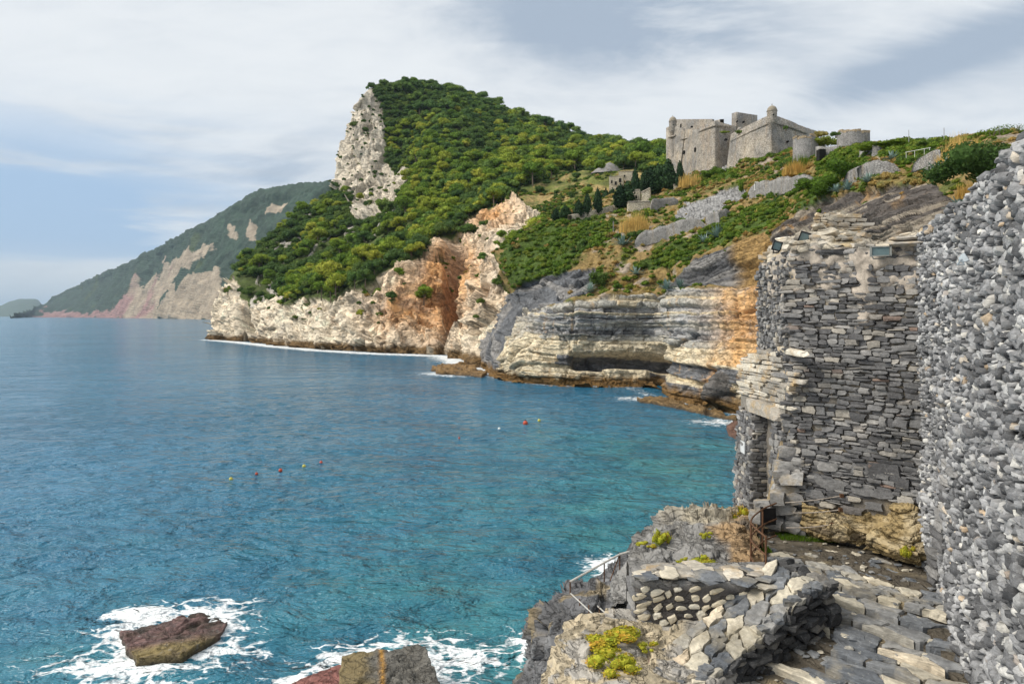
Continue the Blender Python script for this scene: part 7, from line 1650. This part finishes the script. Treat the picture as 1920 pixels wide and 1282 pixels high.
# ================================================================== RAILINGS AND LAMPS
M_RUST = mat_plain('rusty_steel', (0.13, 0.068, 0.038), .7, .3, .5, .04); M_GALV = mat_plain('worn_white_paint', (0.52, 0.50, 0.46), .5, .2, .25, .05); M_BLACK = mat_plain('black_steel', (0.02, 0.02, 0.022), .45, .3)
M_ROD = mat_plain('weathered_rod', (0.30, 0.26, 0.22), .6, .2, .4, .05)
def railings():
    t = empty('curved_railing', (4.0, 11.2, Zr(-4.1)), 'rusty curved railing at the seaward edge of the terrace', 'railing')
    base = [P(1430, 1033, 11.9), P(1408, 1061, 11.2), P(1436, 1096, 10.45)]; hts = (.72, .74, .75)
    for b, h in zip(base, hts): MB().tube([b + np.array((0, 0, -.15)), b + np.array((0, 0, h))], .018, 8).part('post', M_RUST, t)
    def arc(z, extra=True):
        pts = [b + np.array((0, 0, z)) for b in base]; q = np.array(([P(1456, 1020, 12.1) + np.array((0, 0, z))] if extra else []) + pts); u = np.linspace(0, len(q) - 1, 24); return cardinal(q, u, .5)
    for z in (.73, .45, .16): MB().tube(arc(z), .014, 7).part('rail', M_RUST, t)
    mb = MB(); b = P(1428.5, 1030, 11.98); mb.box(b + np.array((0, 0, .36)), (.045, .045, .78)); mb.part('gate_post', M_BLACK, t); mb = MB(); mb.box(P(1443, 968, 12.1), (.24, .02, .30), rotz(.2)); mb.part('gate_plate', M_BLACK, t)
    # three wall rods
    t = empty('wall_handrail', P(1530, 990, 12.7), 'three thin rusty rods fixed along the foot of the tower wall', 'handrail')
    for (x0, y0, D0), (x1, y1, D1) in (((1472, 942, 12.6), (1578, 929, 12.1)), ((1487, 961, 12.6), (1576, 955, 12.15)), ((1474, 989, 12.6), (1560, 983, 12.2))):
        A, B = P(x0, y0, D0), P(x1, y1, D1); MB().tube([A + (B - A) * k + np.array((0, 0, -.02 * math.sin(k * math.pi))) for k in np.linspace(0, 1, 8)], .009, 6).part('rod', M_ROD, t); mb = MB(); mb.box(B, (.06, .06, .06)); mb.part('anchor', M_RUST, t)
    # railing of the bathing ledge
    t = empty('ledge_railing', P(1120, 1130, 15.5), 'thin white railing around the bathing ledge above the sea', 'railing')
    pts = [(1200, 1028, 1075, 15.9), (1162, 1039, 1076, 15.8), (1133, 1054, 1102, 15.6), (1069, 1090, 1138, 15.3)]; tops = [P(x, y, D) for x, y, _, D in pts]
    for x, y, yb, D in pts: MB().tube([P(x, y, D), P(x, yb + 4, D)], .016, 6).part('post', M_RUST, t)
    MB().tube(tops, .024, 6).part('rail', M_GALV, t); MB().tube([p + np.array((0, 0, -.55)) for p in tops], .012, 6).part('rail', M_GALV, t); MB().tube([P(1161, 1041, 15.8), P(1144, 1088, 15.5)], .014, 6).part('brace', M_RUST, t)
    for x0, y0, x1, y1 in ((1070, 1112, 1122, 1160), (1109, 1126, 1139, 1152)):
        MB().tube([P(x0, y0, 15.2), P(x1, y1, 13.4)], .015, 6).part('rail', M_GALV, t)
    for x, y0, y1, D in ((1087, 1122, 1152, 14.6), (1104, 1134, 1167, 14.0), (1124, 1138, 1160, 14.2)): MB().tube([P(x, y0, D), P(x, y1 + 4, D)], .015, 6).part('post', M_RUST, t)
railings()
def floodlights():
    gl = mat_plain('lamp_glass', (0.14, 0.20, 0.21), .08); gm = mat_plain('grey_housing', (0.30, 0.31, 0.29), .5, .2); gp = mat_plain('pale_housing', (0.52, 0.58, 0.62), .45, .2)
    def lamp(px, py, D, w, h, rz, tilt, hm, lab, rolla=0.0, visor=True):
        s = D / F; W, Hh = w * s, h * s; c = P(px, py, D); R = rotz(rz) @ np.array(Matrix.Rotation(tilt, 3, 'X')) @ np.array(Matrix.Rotation(rolla, 3, 'Y')); t = empty('floodlight', P(px, py + h * .7, D), lab, 'floodlight', 'floodlights on the tower')
        def bx(o, d): mb = MB(); mb.box(c + R @ np.array(o), d, R); return mb
        V = np.array([(x * W / 2, 0, z * Hh / 2) for x, z in ((-1, -1), (1, -1), (1, 1), (-1, 1))] + [(x * W * .32, W * .38, z * Hh * .32) for x, z in ((-1, -1), (1, -1), (1, 1), (-1, 1))]) @ R.T + c
        part('housing', V, [(0, 1, 2, 3), (7, 6, 5, 4), (0, 4, 5, 1), (1, 5, 6, 2), (2, 6, 7, 3), (3, 7, 4, 0)], hm, t); f = MB()
        for o, d in (((0, -.012, Hh / 2), (W, .04, Hh * .12)), ((0, -.012, -Hh / 2), (W, .04, Hh * .12)), ((W / 2, -.012, 0), (W * .10, .04, Hh * 1.1)), ((-W / 2, -.012, 0), (W * .10, .04, Hh * 1.1))): f.box(c + R @ np.array(o), d, R)
        f.part('frame', hm, t); bx((0, -.008, 0), (W * .86, .012, Hh * .86)).part('glass', gl, t)
        mb = MB(); mb.tube([c + R @ np.array((-W * .52, .03, 0)), c + np.array((-W * .3, .06, -Hh * .8)), c + np.array((W * .3, .06, -Hh * .8)), c + R @ np.array((W * .52, .03, 0))], .012, 6); mb.part('bracket', hm, t)
    lamp(1457, 461, 13.2, 15, 16, -.25, .25, M_BLACK, 'black floodlight at the far left corner of the tower top', .28); lamp(1508, 445, 13.0, 17, 19, -.35, .3, M_BLACK, 'larger black floodlight in front of the broken wall stub', .35)
    lamp(1651, 471, 11.75, 33, 17, -.35, .05, gm, 'wide grey box floodlight lying on the tower edge'); lamp(1808, 484, 7.9, 20, 14, .9, -.5, gp, 'small pale blue floodlight on the rubble wall')
floodlights()
